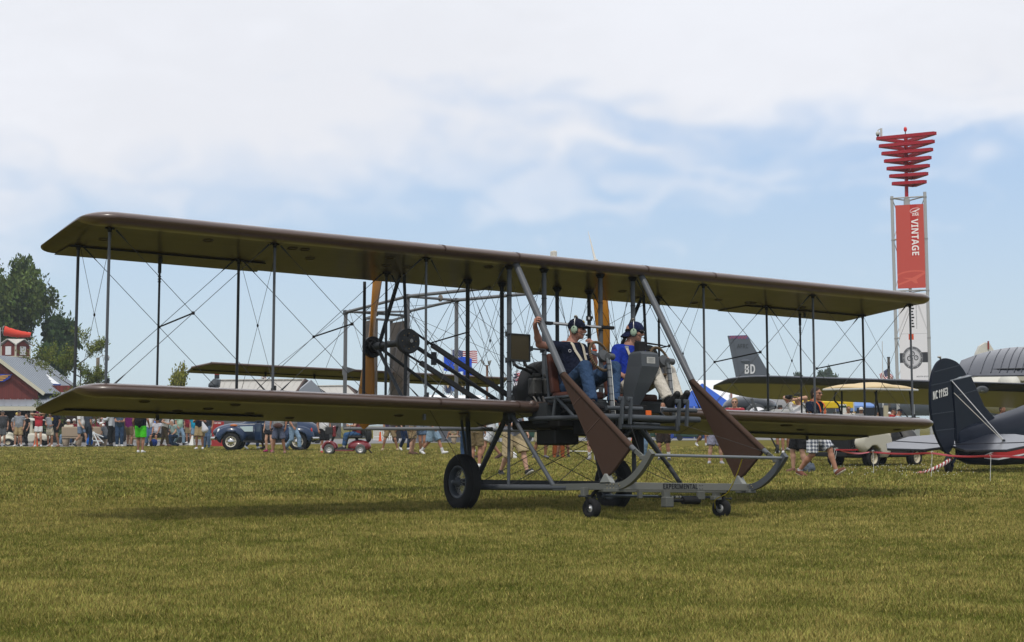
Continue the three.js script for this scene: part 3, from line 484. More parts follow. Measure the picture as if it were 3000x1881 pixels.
{
  const fb = part(bp, 'front_beam', bar(V(-0.93, 0.262, 2.13), V(0.99, 0.262, 2.13), 0.045, 0.082, UPV, 0.006), M(0.15, 0.154, 0.142, 0.5));
  const t = textGeo('EXPERIMENTAL', 0.058, 0.50, 0.003); t.translate(-0.075, 0.265, 2.1545); part(fb, 'lettering', t, M(0.015, 0.016, 0.02, 0.6));
  const nut = []; for (const [x, y] of [[0.21, 0.02], [0.21, -0.02], [0.25, 0.02], [0.25, -0.02], [0.93, 0.02], [0.93, -0.02], [0.96, 0.0]]) nut.push(ball(0.007, x, 0.262 + y, 2.154)); part(fb, 'bolt', nut, M(0.12, 0.12, 0.12, 0.5, 0.4));
  part(bp, 'cross_beam', [bar(V(-0.95, 0.225, 1.75), V(0.95, 0.225, 1.75), 0.05, 0.05, UPV, 0.005), box(0.09, 0.12, 0.06, 0.0, 0.17, 1.8, 0.01), box(0.12, 0.12, 0.1, -0.02, 0.09, 1.85, 0.015), box(0.1, 0.1, 0.05, 0.52, 0.17, 1.8, 0.01), box(0.12, 0.05, 0.08, 0.75, 0.14, 1.8, 0.01), box(0.05, 0.1, 0.05, -0.38, 0.18, 1.8, 0.008)], GREYL);
  part(bp, 'steering_rod', [tube(V(-0.85, 0.155, 1.72), V(0.80, 0.15, 1.72), 0.014), tube(V(-0.85, 0.165, 1.78), V(-0.1, 0.16, 1.78), 0.01)], M(0.07, 0.085, 0.11, 0.4));
  part(bp, 'steering_rod_band', [0.14, 0.2, 0.22, 0.26].map(x => tube(V(x, 0.1505, 1.72), V(x + 0.024, 0.1505, 1.72), 0.0155)), M(0.6, 0.58, 0.5, 0.5));
  part(bp, 'damper', [tube(V(0.1, 0.11, 1.78), V(0.28, 0.11, 1.78), 0.022), tube(V(0.26, 0.11, 1.78), V(0.5, 0.11, 1.78), 0.042, 0.046, 16), bend([V(0.5, 0.13, 1.78), V(0.56, 0.15, 1.78), V(0.56, 0.19, 1.78)], 0.008, 8, 5)], BLACK);
  part(bp, 'steering_rod', tube(V(-0.965, 0.585, 2.72), V(0.965, 0.585, 2.72), 0.017), M(0.16, 0.175, 0.19, 0.4));
  part(bp, 'tow_cord', bend([V(0.36, 0.585, 2.72), V(0.42, 0.4, 2.55), V(0.5, 0.2, 2.3), V(0.66, 0.12, 1.9), V(0.78, 0.02, 1.75)], 0.006, 24, 5), M(0.42, 0.34, 0.03, 0.7));
  for (const s of [-1, 1]) { wire(V(s * 0.95, 1.15, 0), V(-s * 0.96, 0.3, 0), 0.005); wire(V(s * 0.95, 1.15, -0.94), V(-s * 0.96, 0.32, -0.7), 0.005); wire(V(s * 0.953, 1.2, 0.02), V(-s * 0.965, 0.28, 0.95), 0.0045); wire(V(s * 2.1, 1.2, 0), V(s * 1.0, 0.32, -0.75), 0.004); wire(V(s * 0.95, 1.18, -0.94), V(s * 0.965, 0.27, 0.95)); wire(V(s * 0.965, 0.29, -0.5), V(-s * 0.4, 1.1, 0.6)); wire(V(s * 0.965, 0.3, 0.2), V(s * 0.3, 1.1, 1.3)); wire(V(s * 0.965, 0.63, 2.55), V(s * 0.3, 1.05, 1.5), 0.0025); }
}
// ---------- centre section: frames, engine, radiator, seats, controls ----------
const FR = M(0.062, 0.07, 0.08, 0.4);
part(bp, 'frame_tube', tube(V(-0.98, 1.06, 1.55), V(0.72, 1.065, 1.55), 0.036, 0.036, 14), FR);
part(bp, 'frame_tube', tube(V(-0.62, 1.165, 1.5), V(-0.1, 1.17, 1.5), 0.027), FR); part(bp, 'frame_tube', tube(V(0.2, 1.17, 1.5), V(0.72, 1.175, 1.5), 0.027), FR);
part(bp, 'frame_tube', tube(V(-0.45, 0.955, 1.5), V(0.45, 0.955, 1.5), 0.026), FR); part(bp, 'frame_tube', tube(V(-0.2, 1.0, 1.45), V(0.2, 1.0, 1.45), 0.016), FR);
for (const s of [-1, 1]) {
  part(bp, 'frame_tube', tube(V(s * 0.72, 1.1, 0.1), V(s * 0.7, 1.06, 1.55), 0.03), FR); part(bp, 'frame_tube', tube(V(s * 0.3, 1.1, 0.0), V(s * 0.28, 1.06, 1.55), 0.03), FR);
  part(bp, 'frame_tube', tube(V(s * 0.7, 1.08, 0.55), V(s * 0.7, 1.34, 0.62), 0.022), FR); part(bp, 'frame_tube', tube(V(s * 0.7, 1.34, 0.62), V(s * 0.7, 1.07, 1.0), 0.02), FR); part(bp, 'frame_tube', tube(V(s * 0.7, 1.33, 0.4), V(s * 0.7, 1.33, 0.95), 0.02), FR);
  part(bp, 'frame_tube', tube(V(s * 0.62, 1.33, 0.36), V(s * 0.62, 1.86, 0.30), 0.018), FR);
  for (const p of [-0.062, 0.062]) part(bp, 'foot_pedal', [bar(V(s * 0.42 + p, 0.98, 1.60), V(s * 0.42 + p + 0.005, 1.27, 1.62), 0.03, 0.036, V(0, 0, 1)), box(0.075, 0.05, 0.035, s * 0.42 + p, 1.27, 1.60, 0.008)], FR);
  part(bp, 'pedal_stop', tube(V(s * 0.42 - 0.08, 0.92, 1.6), V(s * 0.42 - 0.08, 1.06, 1.6), 0.022), GREYD);
  const st = part(bp, 'seat', box(0.46, 0.09, 0.46, s * 0.41, 1.355, 0.66, 0.035), LEATHER);
  const bk = box(0.44, 0.5, 0.07, 0, 0.25, 0, 0.03); rotG(bk, -0.18, 0, 0); part(st, 'backrest', bk.translate(s * 0.41, 1.39, 0.42), LEATHER);
  part(bp, 'seat_pan', [box(0.5, 0.04, 0.5, s * 0.41, 1.29, 0.66, 0.01), box(0.46, 0.12, 0.06, s * 0.41, 1.23, 0.9, 0.01)], GREYD);
}
part(bp, 'gusset_plate', [box(0.20, 0.2, 0.02, -0.60, 1.16, 0.42), box(0.02, 0.24, 0.3, -0.71, 1.16, 0.3), ball(0.05, -0.72, 1.24, 0.2)], GREYD);
part(bp, 'battery_box', [box(0.4, 0.16, 0.3, 0.02, 1.16, 1.05, 0.01), box(0.9, 0.24, 0.3, 0.0, 1.0, 0.75, 0.02)], BLACK);
part(bp, 'warning_tag', box(0.075, 0.075, 0.02, -0.02, 1.115, 1.52, 0.004), M(0.75, 0.14, 0.02, 0.6));
part(bp, 'belly_tray', [box(1.3, 0.1, 1.0, 0.0, 1.04, 0.1, 0.02), box(0.36, 0.18, 0.4, -0.38, 0.88, 0.2, 0.02)], M(0.025, 0.024, 0.024, 0.6));
part(bp, 'belly_tray', [box(0.10, 0.40, 0.10, 0.32, 0.86, 0.9, 0.02), box(0.1, 0.3, 0.1, -0.28, 0.92, 1.2, 0.02)], BLACK);
part(bp, 'belly_label', box(0.05, 0.08, 0.004, 0.325, 1.0, 0.963), M(0.5, 0.5, 0.48, 0.6));
for (const [a, b] of [[A(1868, 1248, 'z', 1.0), A(1962, 1368, 'z', 1.0)], [A(1962, 1368, 'z', 1.0), A(1992, 1414, 'z', 1.2)], [A(1868, 1248, 'z', 1.0), A(1800, 1300, 'z', 0.9)], [A(1857, 1250, 'z', 0.8), A(1857, 1400, 'z', 0.8)]]) part(bp, 'gear_leg', tube(a, b, 0.026), GREYD);
{ // engine
  const en = part(bp, 'engine', [box(0.62, 0.40, 0.62, -0.22, 1.36, -0.30, 0.06), box(0.5, 0.3, 0.5, -0.12, 1.62, -0.42, 0.06), tube(V(-0.6, 1.3, -0.1), V(0.1, 1.3, -0.1), 0.09)], M(0.018, 0.018, 0.019, 0.55));
  const fl = lathe([[0.001, -0.16], [0.33, -0.16], [0.36, -0.12], [0.36, 0.10], [0.34, 0.13], [0.30, 0.11], [0.001, 0.09]], 48); rotG(fl, Math.PI / 2, 0, 0.0); part(bp, 'flywheel_cover', fl.translate(-0.20, 1.50, -0.30), M(0.014, 0.0145, 0.0155, 0.55));
  for (const dx of [0, 0.17]) { part(en, 'rocker_cover', [box(0.145, 0.22, 0.14, -0.575 + dx, 1.50, 0.0, 0.035), box(0.11, 0.05, 0.1, -0.575 + dx, 1.64, 0.0, 0.015), ball(0.012, -0.62 + dx, 1.58, 0.075), ball(0.012, -0.53 + dx, 1.58, 0.075), ball(0.012, -0.62 + dx, 1.42, 0.075), ball(0.012, -0.53 + dx, 1.42, 0.075)], M(0.05, 0.05, 0.048, 0.5)); }
  for (let i = 0; i < 7; i++) part(en, 'pipe', bend([V(-0.62 + i * 0.07, 1.38, 0.03), V(-0.6 + i * 0.06, 1.30, 0.08), V(-0.56 + i * 0.07, 1.22, 0.05), V(-0.5 + i * 0.03, 1.18, -0.1)], 0.012 + 0.004 * (i % 3), 14, 6), i % 2 ? GREYD : M(0.12, 0.11, 0.1, 0.5, 0.3));
  part(en, 'hose', bend([V(-0.93, 1.76, 0.08), V(-0.9, 1.72, 0.1), V(-0.78, 1.70, 0.08), V(-0.62, 1.66, 0.0), V(-0.45, 1.58, -0.05)], 0.019, 20, 8), BLACK);
  part(en, 'hose', bend([V(-0.77, 1.78, 0.07), V(-0.76, 1.73, 0.1), V(-0.66, 1.72, 0.08), V(-0.5, 1.66, 0.0), V(-0.38, 1.6, -0.05)], 0.017, 20, 8), BLACK);
  const rp = part(bp, 'radiator', [box(0.30, 0.012, 0.06, -0.85, 2.125, 0.05), box(0.30, 0.02, 0.07, -0.85, 1.805, 0.05), box(0.012, 0.32, 0.06, -0.70, 1.965, 0.05), box(0.012, 0.32, 0.06, -0.985, 1.965, 0.05), tube(V(-0.93, 1.80, 0.05), V(-0.93, 1.74, 0.07), 0.018), tube(V(-0.77, 1.80, 0.05), V(-0.77, 1.74, 0.07), 0.018), box(0.05, 0.06, 0.07, -0.68, 1.96, 0.05, 0.01), tube(V(-0.66, 1.96, 0.05), V(-0.44, 1.96, 0.02), 0.012)], GREYD);
  part(rp, 'core', box(0.275, 0.30, 0.03, -0.845, 1.965, 0.045), M(0.02, 0.018, 0.014, 0.7));
  const fins = []; for (let i = 0; i < 20; i++) fins.push(box(0.005, 0.30, 0.012, -0.972 + i * 0.0134, 1.965, 0.066)); part(rp, 'fins', fins, M(0.10, 0.082, 0.045, 0.5, 0.3));
  part(rp, 'bracket', [tube(V(-0.953, 2.16, -0.02), V(-0.953, 2.10, -0.02), 0.042), tube(V(-0.953, 1.84, -0.02), V(-0.953, 1.78, -0.02), 0.042), tube(V(-0.434, 1.99, -0.02), V(-0.434, 1.93, -0.02), 0.045)], GREYD);
  for (const s of [-1, 1]) { part(bp, 'wing_root_fitting', [tube(V(s * 0.953, 1.26, 0.0), V(s * 0.953, 1.36, 0.0), 0.06, 0.036), tube(V(s * 0.953, 1.3, 0.02), V(s * 0.88, 1.25, 0.16), 0.034), tube(V(s * 0.434, 1.25, 0), V(s * 0.5, 1.16, 0.2), 0.03)], GREYD); part(bp, 'root_cap', ball(0.05, s * 0.80, 1.27, 0.27, 1, 0.9, 0.7), BROWN); }
}
{ // instrument pod between the seats
  const sec = (y, x0, x1, z0, z1) => [V(x0, y, z0), V(x1, y, z0), V(x1, y, z1), V(x0, y, z1)];
  const g = loft([sec(1.885, 0.135, 0.335, 1.02, 1.16), sec(1.862, 0.115, 0.365, 1.0, 1.215), sec(1.85, 0.11, 0.37, 0.99, 1.23), sec(1.70, 0.10, 0.37, 0.96, 1.25), sec(1.5, 0.07, 0.29, 0.93, 1.20), sec(1.15, 0.03, 0.13, 0.95, 1.08)]).toNonIndexed(); g.computeVertexNormals();
  const pod = part(bp, 'instrument_pod', g, M(0.06, 0.068, 0.077, 0.42));
  part(pod, 'placard', box(0.125, 0.075, 0.004, 0.245, 1.775, 1.2445), M(0.42, 0.42, 0.4, 0.5));
  const lines = []; for (let i = 0; i < 4; i++) lines.push(box(0.09 - 0.02 * (i % 2), 0.004, 0.002, 0.245, 1.797 - i * 0.014, 1.2475)); part(pod, 'placard_print', lines, M(0.2, 0.2, 0.2, 0.6));
  part(pod, 'compass', box(0.10, 0.13, 0.10, 0.215, 1.945, 1.07, 0.012), M(0.010, 0.010, 0.011, 0.7));
  part(pod, 'top_plate', box(0.13, 0.006, 0.05, 0.245, 1.885, 1.135), M(0.14, 0.15, 0.16, 0.5));
}
for (const [s, cx] of [[-1, -0.405], [1, 0.50]]) { // control wheels on their columns
  const c = V(cx, s < 0 ? 1.80 : 1.785, 1.10), w = new THREE.Group(); w.name = 'control_wheel'; bp.add(w);
  const ring = (r, t, seg) => { const g = new THREE.TorusGeometry(r, t, 10, seg); rotG(g, -0.32, 0.25, 0); return g.translate(c.x, c.y, c.z); };
  part(w, 'rim', ring(0.178, 0.0145, 60), M(0.075, 0.048, 0.028, 0.7));
  const lac = []; for (let i = 0; i < 46; i++) { const g = new THREE.TorusGeometry(0.0155, 0.0035, 4, 10); rotG(g, 0, 1.57, 0); rotG(g, 0, 0, 0.35); const a = i / 46 * 6.283; g.translate(0, 0, 0); const m = new THREE.Matrix4().makeRotationZ(a).multiply(new THREE.Matrix4().makeTranslation(0, 0.178, 0)); g.applyMatrix4(m); rotG(g, -0.32, 0.25, 0); lac.push(g.translate(c.x, c.y, c.z)); } part(w, 'lacing', lac, M(0.20, 0.14, 0.075, 0.7));
  const spk = []; for (const a of [0.2, 2.9, -1.57]) { const g = box(0.16, 0.045, 0.012, 0.09, 0, 0); rotG(g, 0, 0, a); rotG(g, -0.32, 0.25, 0); spk.push(g.translate(c.x, c.y, c.z)); } part(w, 'spoke', spk, GREY);
  const hb = V(c.x + 0.03, c.y - 0.03, c.z + 0.12); part(w, 'hub', [rotG(new THREE.CylinderGeometry(0.07, 0.07, 0.05, 20), Math.PI / 2 - 0.32, 0.25, 0).translate(c.x + 0.01, c.y, c.z + 0.05), rotG(new THREE.CylinderGeometry(0.04, 0.04, 0.1, 16), 0, 0.25, Math.PI / 2).translate(hb.x + 0.03, hb.y + 0.02, hb.z)], M(0.075, 0.08, 0.085, 0.45));
  const col = [V(hb.x, hb.y, hb.z), V(hb.x - 0.01, 1.6, 1.26), V(hb.x - 0.05, 1.36, 1.34), V(hb.x - 0.08, 1.18, 1.4), V(hb.x - 0.07, 1.05, 1.42)]; part(w, 'column', bend(col, 0.026, 24, 10), M(0.11, 0.12, 0.13, 0.45));
  part(w, 'cable', bend(col.map(p => p.clone().add(V(0.012, 0, 0.026))), 0.005, 24, 5), M(0.55, 0.55, 0.52, 0.5));
  const ti = []; for (let i = 1; i < 9; i++) { const p = new THREE.CatmullRomCurve3(col).getPoint(i / 9.5); const g = rotG(new THREE.TorusGeometry(0.028, 0.004, 5, 12), Math.PI / 2, 0, 0); ti.push(g.translate(p.x, p.y, p.z)); } part(w, 'cable_tie', ti, BLACK);
  part(w, 'chain', tube(V(c.x + 0.02 - s * 0.08, c.y - 0.1, c.z + 0.06), V(c.x - 0.06, 1.12, 1.36), 0.007), M(0.04, 0.03, 0.025, 0.7));
}
part(bp, 'pulley', rotG(new THREE.CylinderGeometry(0.1, 0.1, 0.03, 24), Math.PI / 2, 0, 0).translate(0.45, 1.86, 0.75), M(0.03, 0.03, 0.032, 0.6));
part(bp, 'wire_rack', [tube(V(0.42, 2.03, 0.8), V(0.85, 2.01, 0.8), 0.006), tube(V(0.42, 2.06, 0.72), V(0.85, 2.03, 0.72), 0.006), tube(V(0.42, 2.05, 0.76), V(0.42, 1.86, 0.76), 0.006), tube(V(0.74, 2.03, 0.8), V(0.74, 1.98, 0.8), 0.01)], BLACK);
{ // pole with the small camera
  const cb = part(bp, 'camera_pole', tube(V(-0.405, 2.295, 0.04), V(0.60, 2.285, 0.04), 0.019), ALU);
  part(cb, 'clamp', [-0.40, 0.46, 0.55].map(x => box(0.11, 0.04, 0.07, x, 2.29, 0.04, 0.01)), BLACK);
  const cc = A(1726, 933, 'z', 0.05); part(cb, 'camera', [box(0.075, 0.062, 0.04, cc.x, cc.y, cc.z, 0.008), tube(V(cc.x, cc.y - 0.03, cc.z), V(cc.x, 2.3, cc.z), 0.012), rotG(new THREE.CylinderGeometry(0.018, 0.018, 0.02, 16), Math.PI / 2, 0, 0).translate(cc.x + 0.018, cc.y + 0.008, cc.z + 0.025)], BLACK);
  part(cb, 'camera_face', [box(0.03, 0.03, 0.004, cc.x - 0.018, cc.y, cc.z + 0.022)], M(0.5, 0.5, 0.5, 0.4));
}
{ // aerials on the upper wing
  const b = A(1744, 762, 'z', -0.4), t = A(1723, 678, 'z', -0.55); part(bp, 'aerial', [tube(b, t, 0.017, 0.003), ball(0.03, b.x, b.y, b.z, 1, 0.5, 1.6)], M(0.62, 0.60, 0.55, 0.5));
  const n = A(1622, 745, 'z', -0.4); part(bp, 'aerial_base', [box(0.06, 0.09, 0.09, n.x, n.y, n.z, 0.02), box(0.1, 0.03, 0.12, n.x, n.y - 0.05, n.z, 0.01)], M(0.55, 0.53, 0.47, 0.5));
  const l = A(1243, 1222, 'z', 0.1); part(bp, 'tie_down_bracket', [box(0.03, 0.07, 0.04, l.x, l.y, l.z, 0.006)], GREY);
}

// ---------- people ----------
const SKIN = [M(0.40, 0.225, 0.155, 0.55), M(0.46, 0.27, 0.19, 0.55), M(0.33, 0.165, 0.105, 0.55), M(0.25, 0.12, 0.072, 0.55), M(0.38, 0.185, 0.125, 0.55)];
const clothN = tileNoise(64, 41), clothTex = dataTex(128, (u, v) => { const s = 0.8 + 0.28 * clothN(u, v); return [255 * Math.min(1, s), 255 * Math.min(1, s), 255 * Math.min(1, s)]; }); clothTex.repeat.set(5, 5);
const foldTex = (() => { const n = tileNoise(10, 43), m = tileNoise(24, 44); return dataTex(128, (u, v) => { const s = n(u * 1 + 0.3 * v, v) * 0.7 + 0.3 * m(u, v); return [255 * s, 255 * s, 255 * s]; }, false); })(); foldTex.repeat.set(2.2, 2.2);
const cl = (r, g, b, rough = 0.9) => M(r, g, b, rough, 0, { map: undefined });
function cloth(r, g, b, map) { const key = 'cloth' + [r, g, b, map ? map.uuid : 0]; if (mats[key]) return mats[key]; return mats[key] = new THREE.MeshPhysicalMaterial({ color: new THREE.Color().setRGB(r, g, b), map: map ?? clothTex, roughness: 0.92, side: THREE.DoubleSide, bumpMap: foldTex, bumpScale: 0.02, specularIntensity: 0.3 }); }
const DENIM = cloth(0.032, 0.064, 0.13), DENIML = cloth(0.20, 0.30, 0.42), KHAKI = cloth(0.36, 0.27, 0.145), KHAKID = cloth(0.22, 0.165, 0.09), CREAM = cloth(0.55, 0.50, 0.40), NAVY = cloth(0.007, 0.010, 0.025), BLK = cloth(0.014, 0.014, 0.016), WHT = cloth(0.72, 0.72, 0.73), GRYC = cloth(0.27, 0.29, 0.33), DGRY = cloth(0.055, 0.058, 0.066);

function headSDF() {
  const skull = ell(0, 0.035, -0.012, 0.077, 0.088, 0.096), jaw = ell(0, -0.045, 0.018, 0.060, 0.068, 0.072), chin = ell(0, -0.092, 0.064, 0.026, 0.02, 0.022), nose = cone(V(0, 0.016, 0.084), V(0, -0.022, 0.108), 0.010, 0.0155), nw = cone(V(-0.012, -0.026, 0.096), V(0.012, -0.026, 0.096), 0.009, 0.009), brow = cone(V(-0.04, 0.034, 0.074), V(0.04, 0.034, 0.074), 0.014, 0.014), ck1 = ell(-0.042, -0.018, 0.058, 0.024, 0.022, 0.022), ck2 = ell(0.042, -0.018, 0.058, 0.024, 0.022, 0.022), lipU = cone(V(-0.02, -0.054, 0.083), V(0.02, -0.054, 0.083), 0.007, 0.007), lipL = cone(V(-0.016, -0.066, 0.082), V(0.016, -0.066, 0.082), 0.008, 0.008), e1 = ell(-0.079, 0.0, -0.012, 0.010, 0.032, 0.02), e2 = ell(0.079, 0.0, -0.012, 0.010, 0.032, 0.02), neck = cone(V(0, -0.05, -0.022), V(0, -0.17, -0.05), 0.054, 0.060);
  const base = uni([skull, jaw, neck], 0.035), feat = [chin, nose, nw, brow, ck1, ck2], lip = [lipU, lipL], s1 = ell(-0.031, 0.012, 0.092, 0.019, 0.013, 0.014), s2 = ell(0.031, 0.012, 0.092, 0.019, 0.013, 0.014);
  return (x, y, z) => { let d = base(x, y, z); for (const f of feat) d = smin(d, f(x, y, z), 0.016); d = Math.max(d, -s1(x, y, z) * 0.9); d = Math.max(d, -s2(x, y, z) * 0.9); for (const f of lip) d = smin(d, f(x, y, z), 0.006); d = smin(d, e1(x, y, z), 0.008); d = smin(d, e2(x, y, z), 0.008); return d; };
}
const headCache = {}, handCache = {};
function headGeo(cell) { return headCache[cell] ??= nets(headSDF(), V(-0.10, -0.175, -0.125), V(0.10, 0.135, 0.135), cell); }
// a right hand: wrist at the origin, fingers along +y, palm facing +z, thumb toward +x
function handGeo(cell, curl, spread = 0.06, thumbIn = 0.5) {
  const key = [cell, curl, spread, thumbIn].join(); if (handCache[key]) return handCache[key];
  const list = [], palm = [cone(V(0.022, 0.02, 0), V(0.030, 0.078, 0), 0.016, 0.0125), cone(V(0.005, 0.015, 0), V(0.010, 0.082, 0), 0.017, 0.0125), cone(V(-0.010, 0.015, 0), V(-0.010, 0.080, 0), 0.017, 0.0125), cone(V(-0.020, 0.02, 0), V(-0.029, 0.072, 0), 0.015, 0.0115), cone(V(0, -0.03, 0), V(0, 0.02, 0), 0.026, 0.024), cone(V(0.024, 0.018, 0.008), V(0.034, 0.045, 0.012), 0.017, 0.014)];
  list.push(uni(palm, 0.016));
  const fin = [[0.030, 0.080, 0.040, 0.024, 0.020, 0.0094], [0.010, 0.085, 0.045, 0.028, 0.022, 0.0097], [-0.010, 0.082, 0.042, 0.026, 0.021, 0.0093], [-0.029, 0.074, 0.033, 0.020, 0.018, 0.0082]];
  fin.forEach(([x, y, a, b, c, r], i) => {
    let p = V(x, y, 0), ang = 0; const sx = (i - 1.5) * -spread, ch = [];
    [[a, 0.8], [b, 1.15], [c, 0.75]].forEach(([L, w], k) => { ang += curl * w; const q = p.clone().add(V(Math.sin(sx) * L, Math.cos(ang) * L, Math.sin(ang) * L)); ch.push(cone(p, q, r - k * 0.0009, r - (k + 1) * 0.0009)); p = q; }); list.push(uni(ch, 0.004));
  });
  { const a = V(0.032, 0.028, 0.010), t = thumbIn, b = a.clone().add(V(0.030 * (1 - t * 0.6), 0.030, 0.020 * t + 0.006)), c = b.clone().add(V(0.012 * (1 - 1.6 * t), 0.026, 0.018 * t + 0.004)); list.push(uni([cone(a, b, 0.0135, 0.0108), cone(b, c, 0.0108, 0.0088)], 0.005)); }
  return handCache[key] = nets(uni(list, 0.005), V(-0.07, -0.065, -0.05), V(0.10, 0.20, 0.13), cell);
}
function basis(o, fwd, up, flipX) { const z = fwd.clone().normalize(), x = up.clone().cross(z).normalize(), y = z.clone().cross(x); if (flipX) x.negate(); return new THREE.Matrix4().makeBasis(x, y, z).setPosition(o); }
const mix = (a, b, t) => a.clone().lerp(b, t);
function boundsOf(ps, pad) { const b = new THREE.Box3().setFromPoints(ps); b.min.addScalar(-pad); b.max.addScalar(pad); return b; }

// J: joints; S: sizes and clothes
function buildPerson(grp, J, S) {
  const c = S.cell, g = S.girth ?? 1, k = S.k ?? 1, hd = J.headFwd, hu = J.headUp;
  const all = [J.hipL, J.hipR, J.shL, J.shR, J.elL, J.elR, J.wrL, J.wrR, J.knL, J.knR, J.anL, J.anR, J.toL, J.toR, J.neck];
  const chest = mix(J.shL, J.shR, 0.5), pelvis = mix(J.hipL, J.hipR, 0.5), up = chest.clone().sub(pelvis).normalize(), fwd = J.fwd;
  const shLi = mix(J.shL, chest, 0.28), shRi = mix(J.shR, chest, 0.28);
  const belly = mix(pelvis, chest, 0.38).addScaledVector(fwd, 0.03 * g * (S.belly ?? 1));
  const torso = r => [cone(mix(J.hipL, pelvis, 0.1), shLi, (0.098 * g + r) * k, (0.082 * g + r) * k), cone(mix(J.hipR, pelvis, 0.1), shRi, (0.098 * g + r) * k, (0.082 * g + r) * k), cone(pelvis, belly, (0.105 * g + r) * k, (0.118 * g * (S.belly ?? 1) + r) * k), cone(belly, mix(pelvis, chest, 0.82), (0.118 * g * (S.belly ?? 1) + r) * k, (0.108 * g + r) * k), cone(J.shL, J.shR, (0.055 + r) * k, (0.055 + r) * k)];
  const toNeck = (r) => cone(chest, mix(J.neck, chest, 0.1), (0.075 + r) * k, (0.058 + r) * k);
  const arm = (s, e, w, r) => [cone(s, e, (0.051 + r) * k, (0.041 + r) * k), cone(e, mix(e, w, 0.35), (0.041 + r) * k, (0.040 + r) * k), cone(mix(e, w, 0.35), w, (0.040 + r) * k, (0.027 + r) * k)];
  const calf = (a, b, r) => { const m = mix(a, b, 0.32).addScaledVector(fwd, -0.012); return [cone(a, m, (0.053 + r) * k, (0.056 + r) * k), cone(m, b, (0.056 + r) * k, (0.036 + r) * k)]; };
  const leg = (h, n, a, r) => [cone(h, n, (0.086 * (0.4 + 0.6 * g) + r) * k, (0.055 + r) * k), ...calf(n, a, r)];
  const foot = (a, t, r) => [cone(a.clone().addScaledVector(UPV, -0.03 * k), t, (0.038 + r) * k, (0.03 + r) * k)];
  const body = uni([...torso(0), toNeck(0), cone(mix(J.neck, chest, 0.1), J.neck.clone().add(J.head).multiplyScalar(0.5), 0.06 * k, 0.055 * k), ...arm(J.shL, J.elL, J.wrL, 0), ...arm(J.shR, J.elR, J.wrR, 0), ...leg(J.hipL, J.knL, J.anL, 0), ...leg(J.hipR, J.knR, J.anR, 0), ...foot(J.anL, J.toL, -0.006), ...foot(J.anR, J.toR, -0.006)], 0.03 * k);
  const bb = boundsOf(all, 0.17 * k), gs = [nets(body, bb.min, bb.max, c)];
  const H = headGeo(S.headCell ?? Math.max(0.006, c * 0.6)).clone(), HM = basis(J.head, hd, hu); H.scale(k, k, k); H.applyMatrix4(HM); gs.push(H);
  for (const s of ['L', 'R']) {
    const w = J['wr' + s], e = J['el' + s], ho = S['hand' + s] ?? {}, dir = ho.dir ?? w.clone().sub(e).normalize(), pn = ho.palm ?? J.inward[s];
    const hg = handGeo(S.handCell ?? Math.max(0.004, c * 0.28), ho.curl ?? 0.42, ho.spread ?? 0.05, ho.thumb ?? 0.45).clone(); hg.scale(k, k, k);
    const y = dir.clone().normalize(), z = pn.clone().addScaledVector(y, -pn.dot(y)).normalize(), x = y.clone().cross(z); if (s === 'L') { hg.scale(-1, 1, 1); const ix = hg.index.array; for (let i = 0; i < ix.length; i += 3) { const t = ix[i]; ix[i] = ix[i + 1]; ix[i + 1] = t; } hg.computeVertexNormals(); }
    hg.applyMatrix4(new THREE.Matrix4().makeBasis(x, y, z).setPosition(w)); gs.push(hg);
  }
  part(grp, 'body', gs, S.skin);
  // shirt
  if (S.shirt) {
    const sf = S.sleeve ?? 0.55, slv = (s, e, w) => {
      const r = S.loose ?? 0.016; if (sf <= 0) return [];
      if (sf <= 1) { const q = mix(s, e, sf), d = q.clone().sub(s).normalize(), f = cone(s, q.clone().addScaledVector(d, 0.06), (0.060 + r) * k, (0.056 + r) * k); return [(x, y, z) => Math.max(f(x, y, z), (x - q.x) * d.x + (y - q.y) * d.y + (z - q.z) * d.z)]; }
      const q = mix(e, w, sf - 1), d = q.clone().sub(e).normalize(), f = cone(e, q.clone().addScaledVector(d, 0.05), (0.046 + r) * k, (0.036 + r) * k); return [cone(s, e, (0.058 + r) * k, (0.05 + r) * k), (x, y, z) => Math.max(f(x, y, z), (x - q.x) * d.x + (y - q.y) * d.y + (z - q.z) * d.z)];
    };
    const hem = pelvis.clone().addScaledVector(up, S.hem ?? -0.05), tor = uni([...torso(S.loose ?? 0.016), toNeck(0.008)], 0.05), sl = [...slv(J.shL, J.elL, J.wrL), ...slv(J.shR, J.elR, J.wrR)], nk = mix(chest, J.neck, 0.72);
    const f = (x, y, z) => { let d = tor(x, y, z); d = Math.max(d, (x - nk.x) * up.x + (y - nk.y) * up.y + (z - nk.z) * up.z); for (const q of sl) d = smin(d, q(x, y, z), 0.022); return Math.max(d, (hem.x - x) * up.x + (hem.y - y) * up.y + (hem.z - z) * up.z) };
    const b = boundsOf([J.hipL, J.hipR, J.shL, J.shR, J.elL, J.elR, ...(sf > 1 ? [J.wrL, J.wrR] : []), chest, pelvis], 0.2 * k), m = nets(f, b.min, b.max, c);
    if (m) part(grp, S.shirtName ?? 'shirt', m, S.shirt);
  }
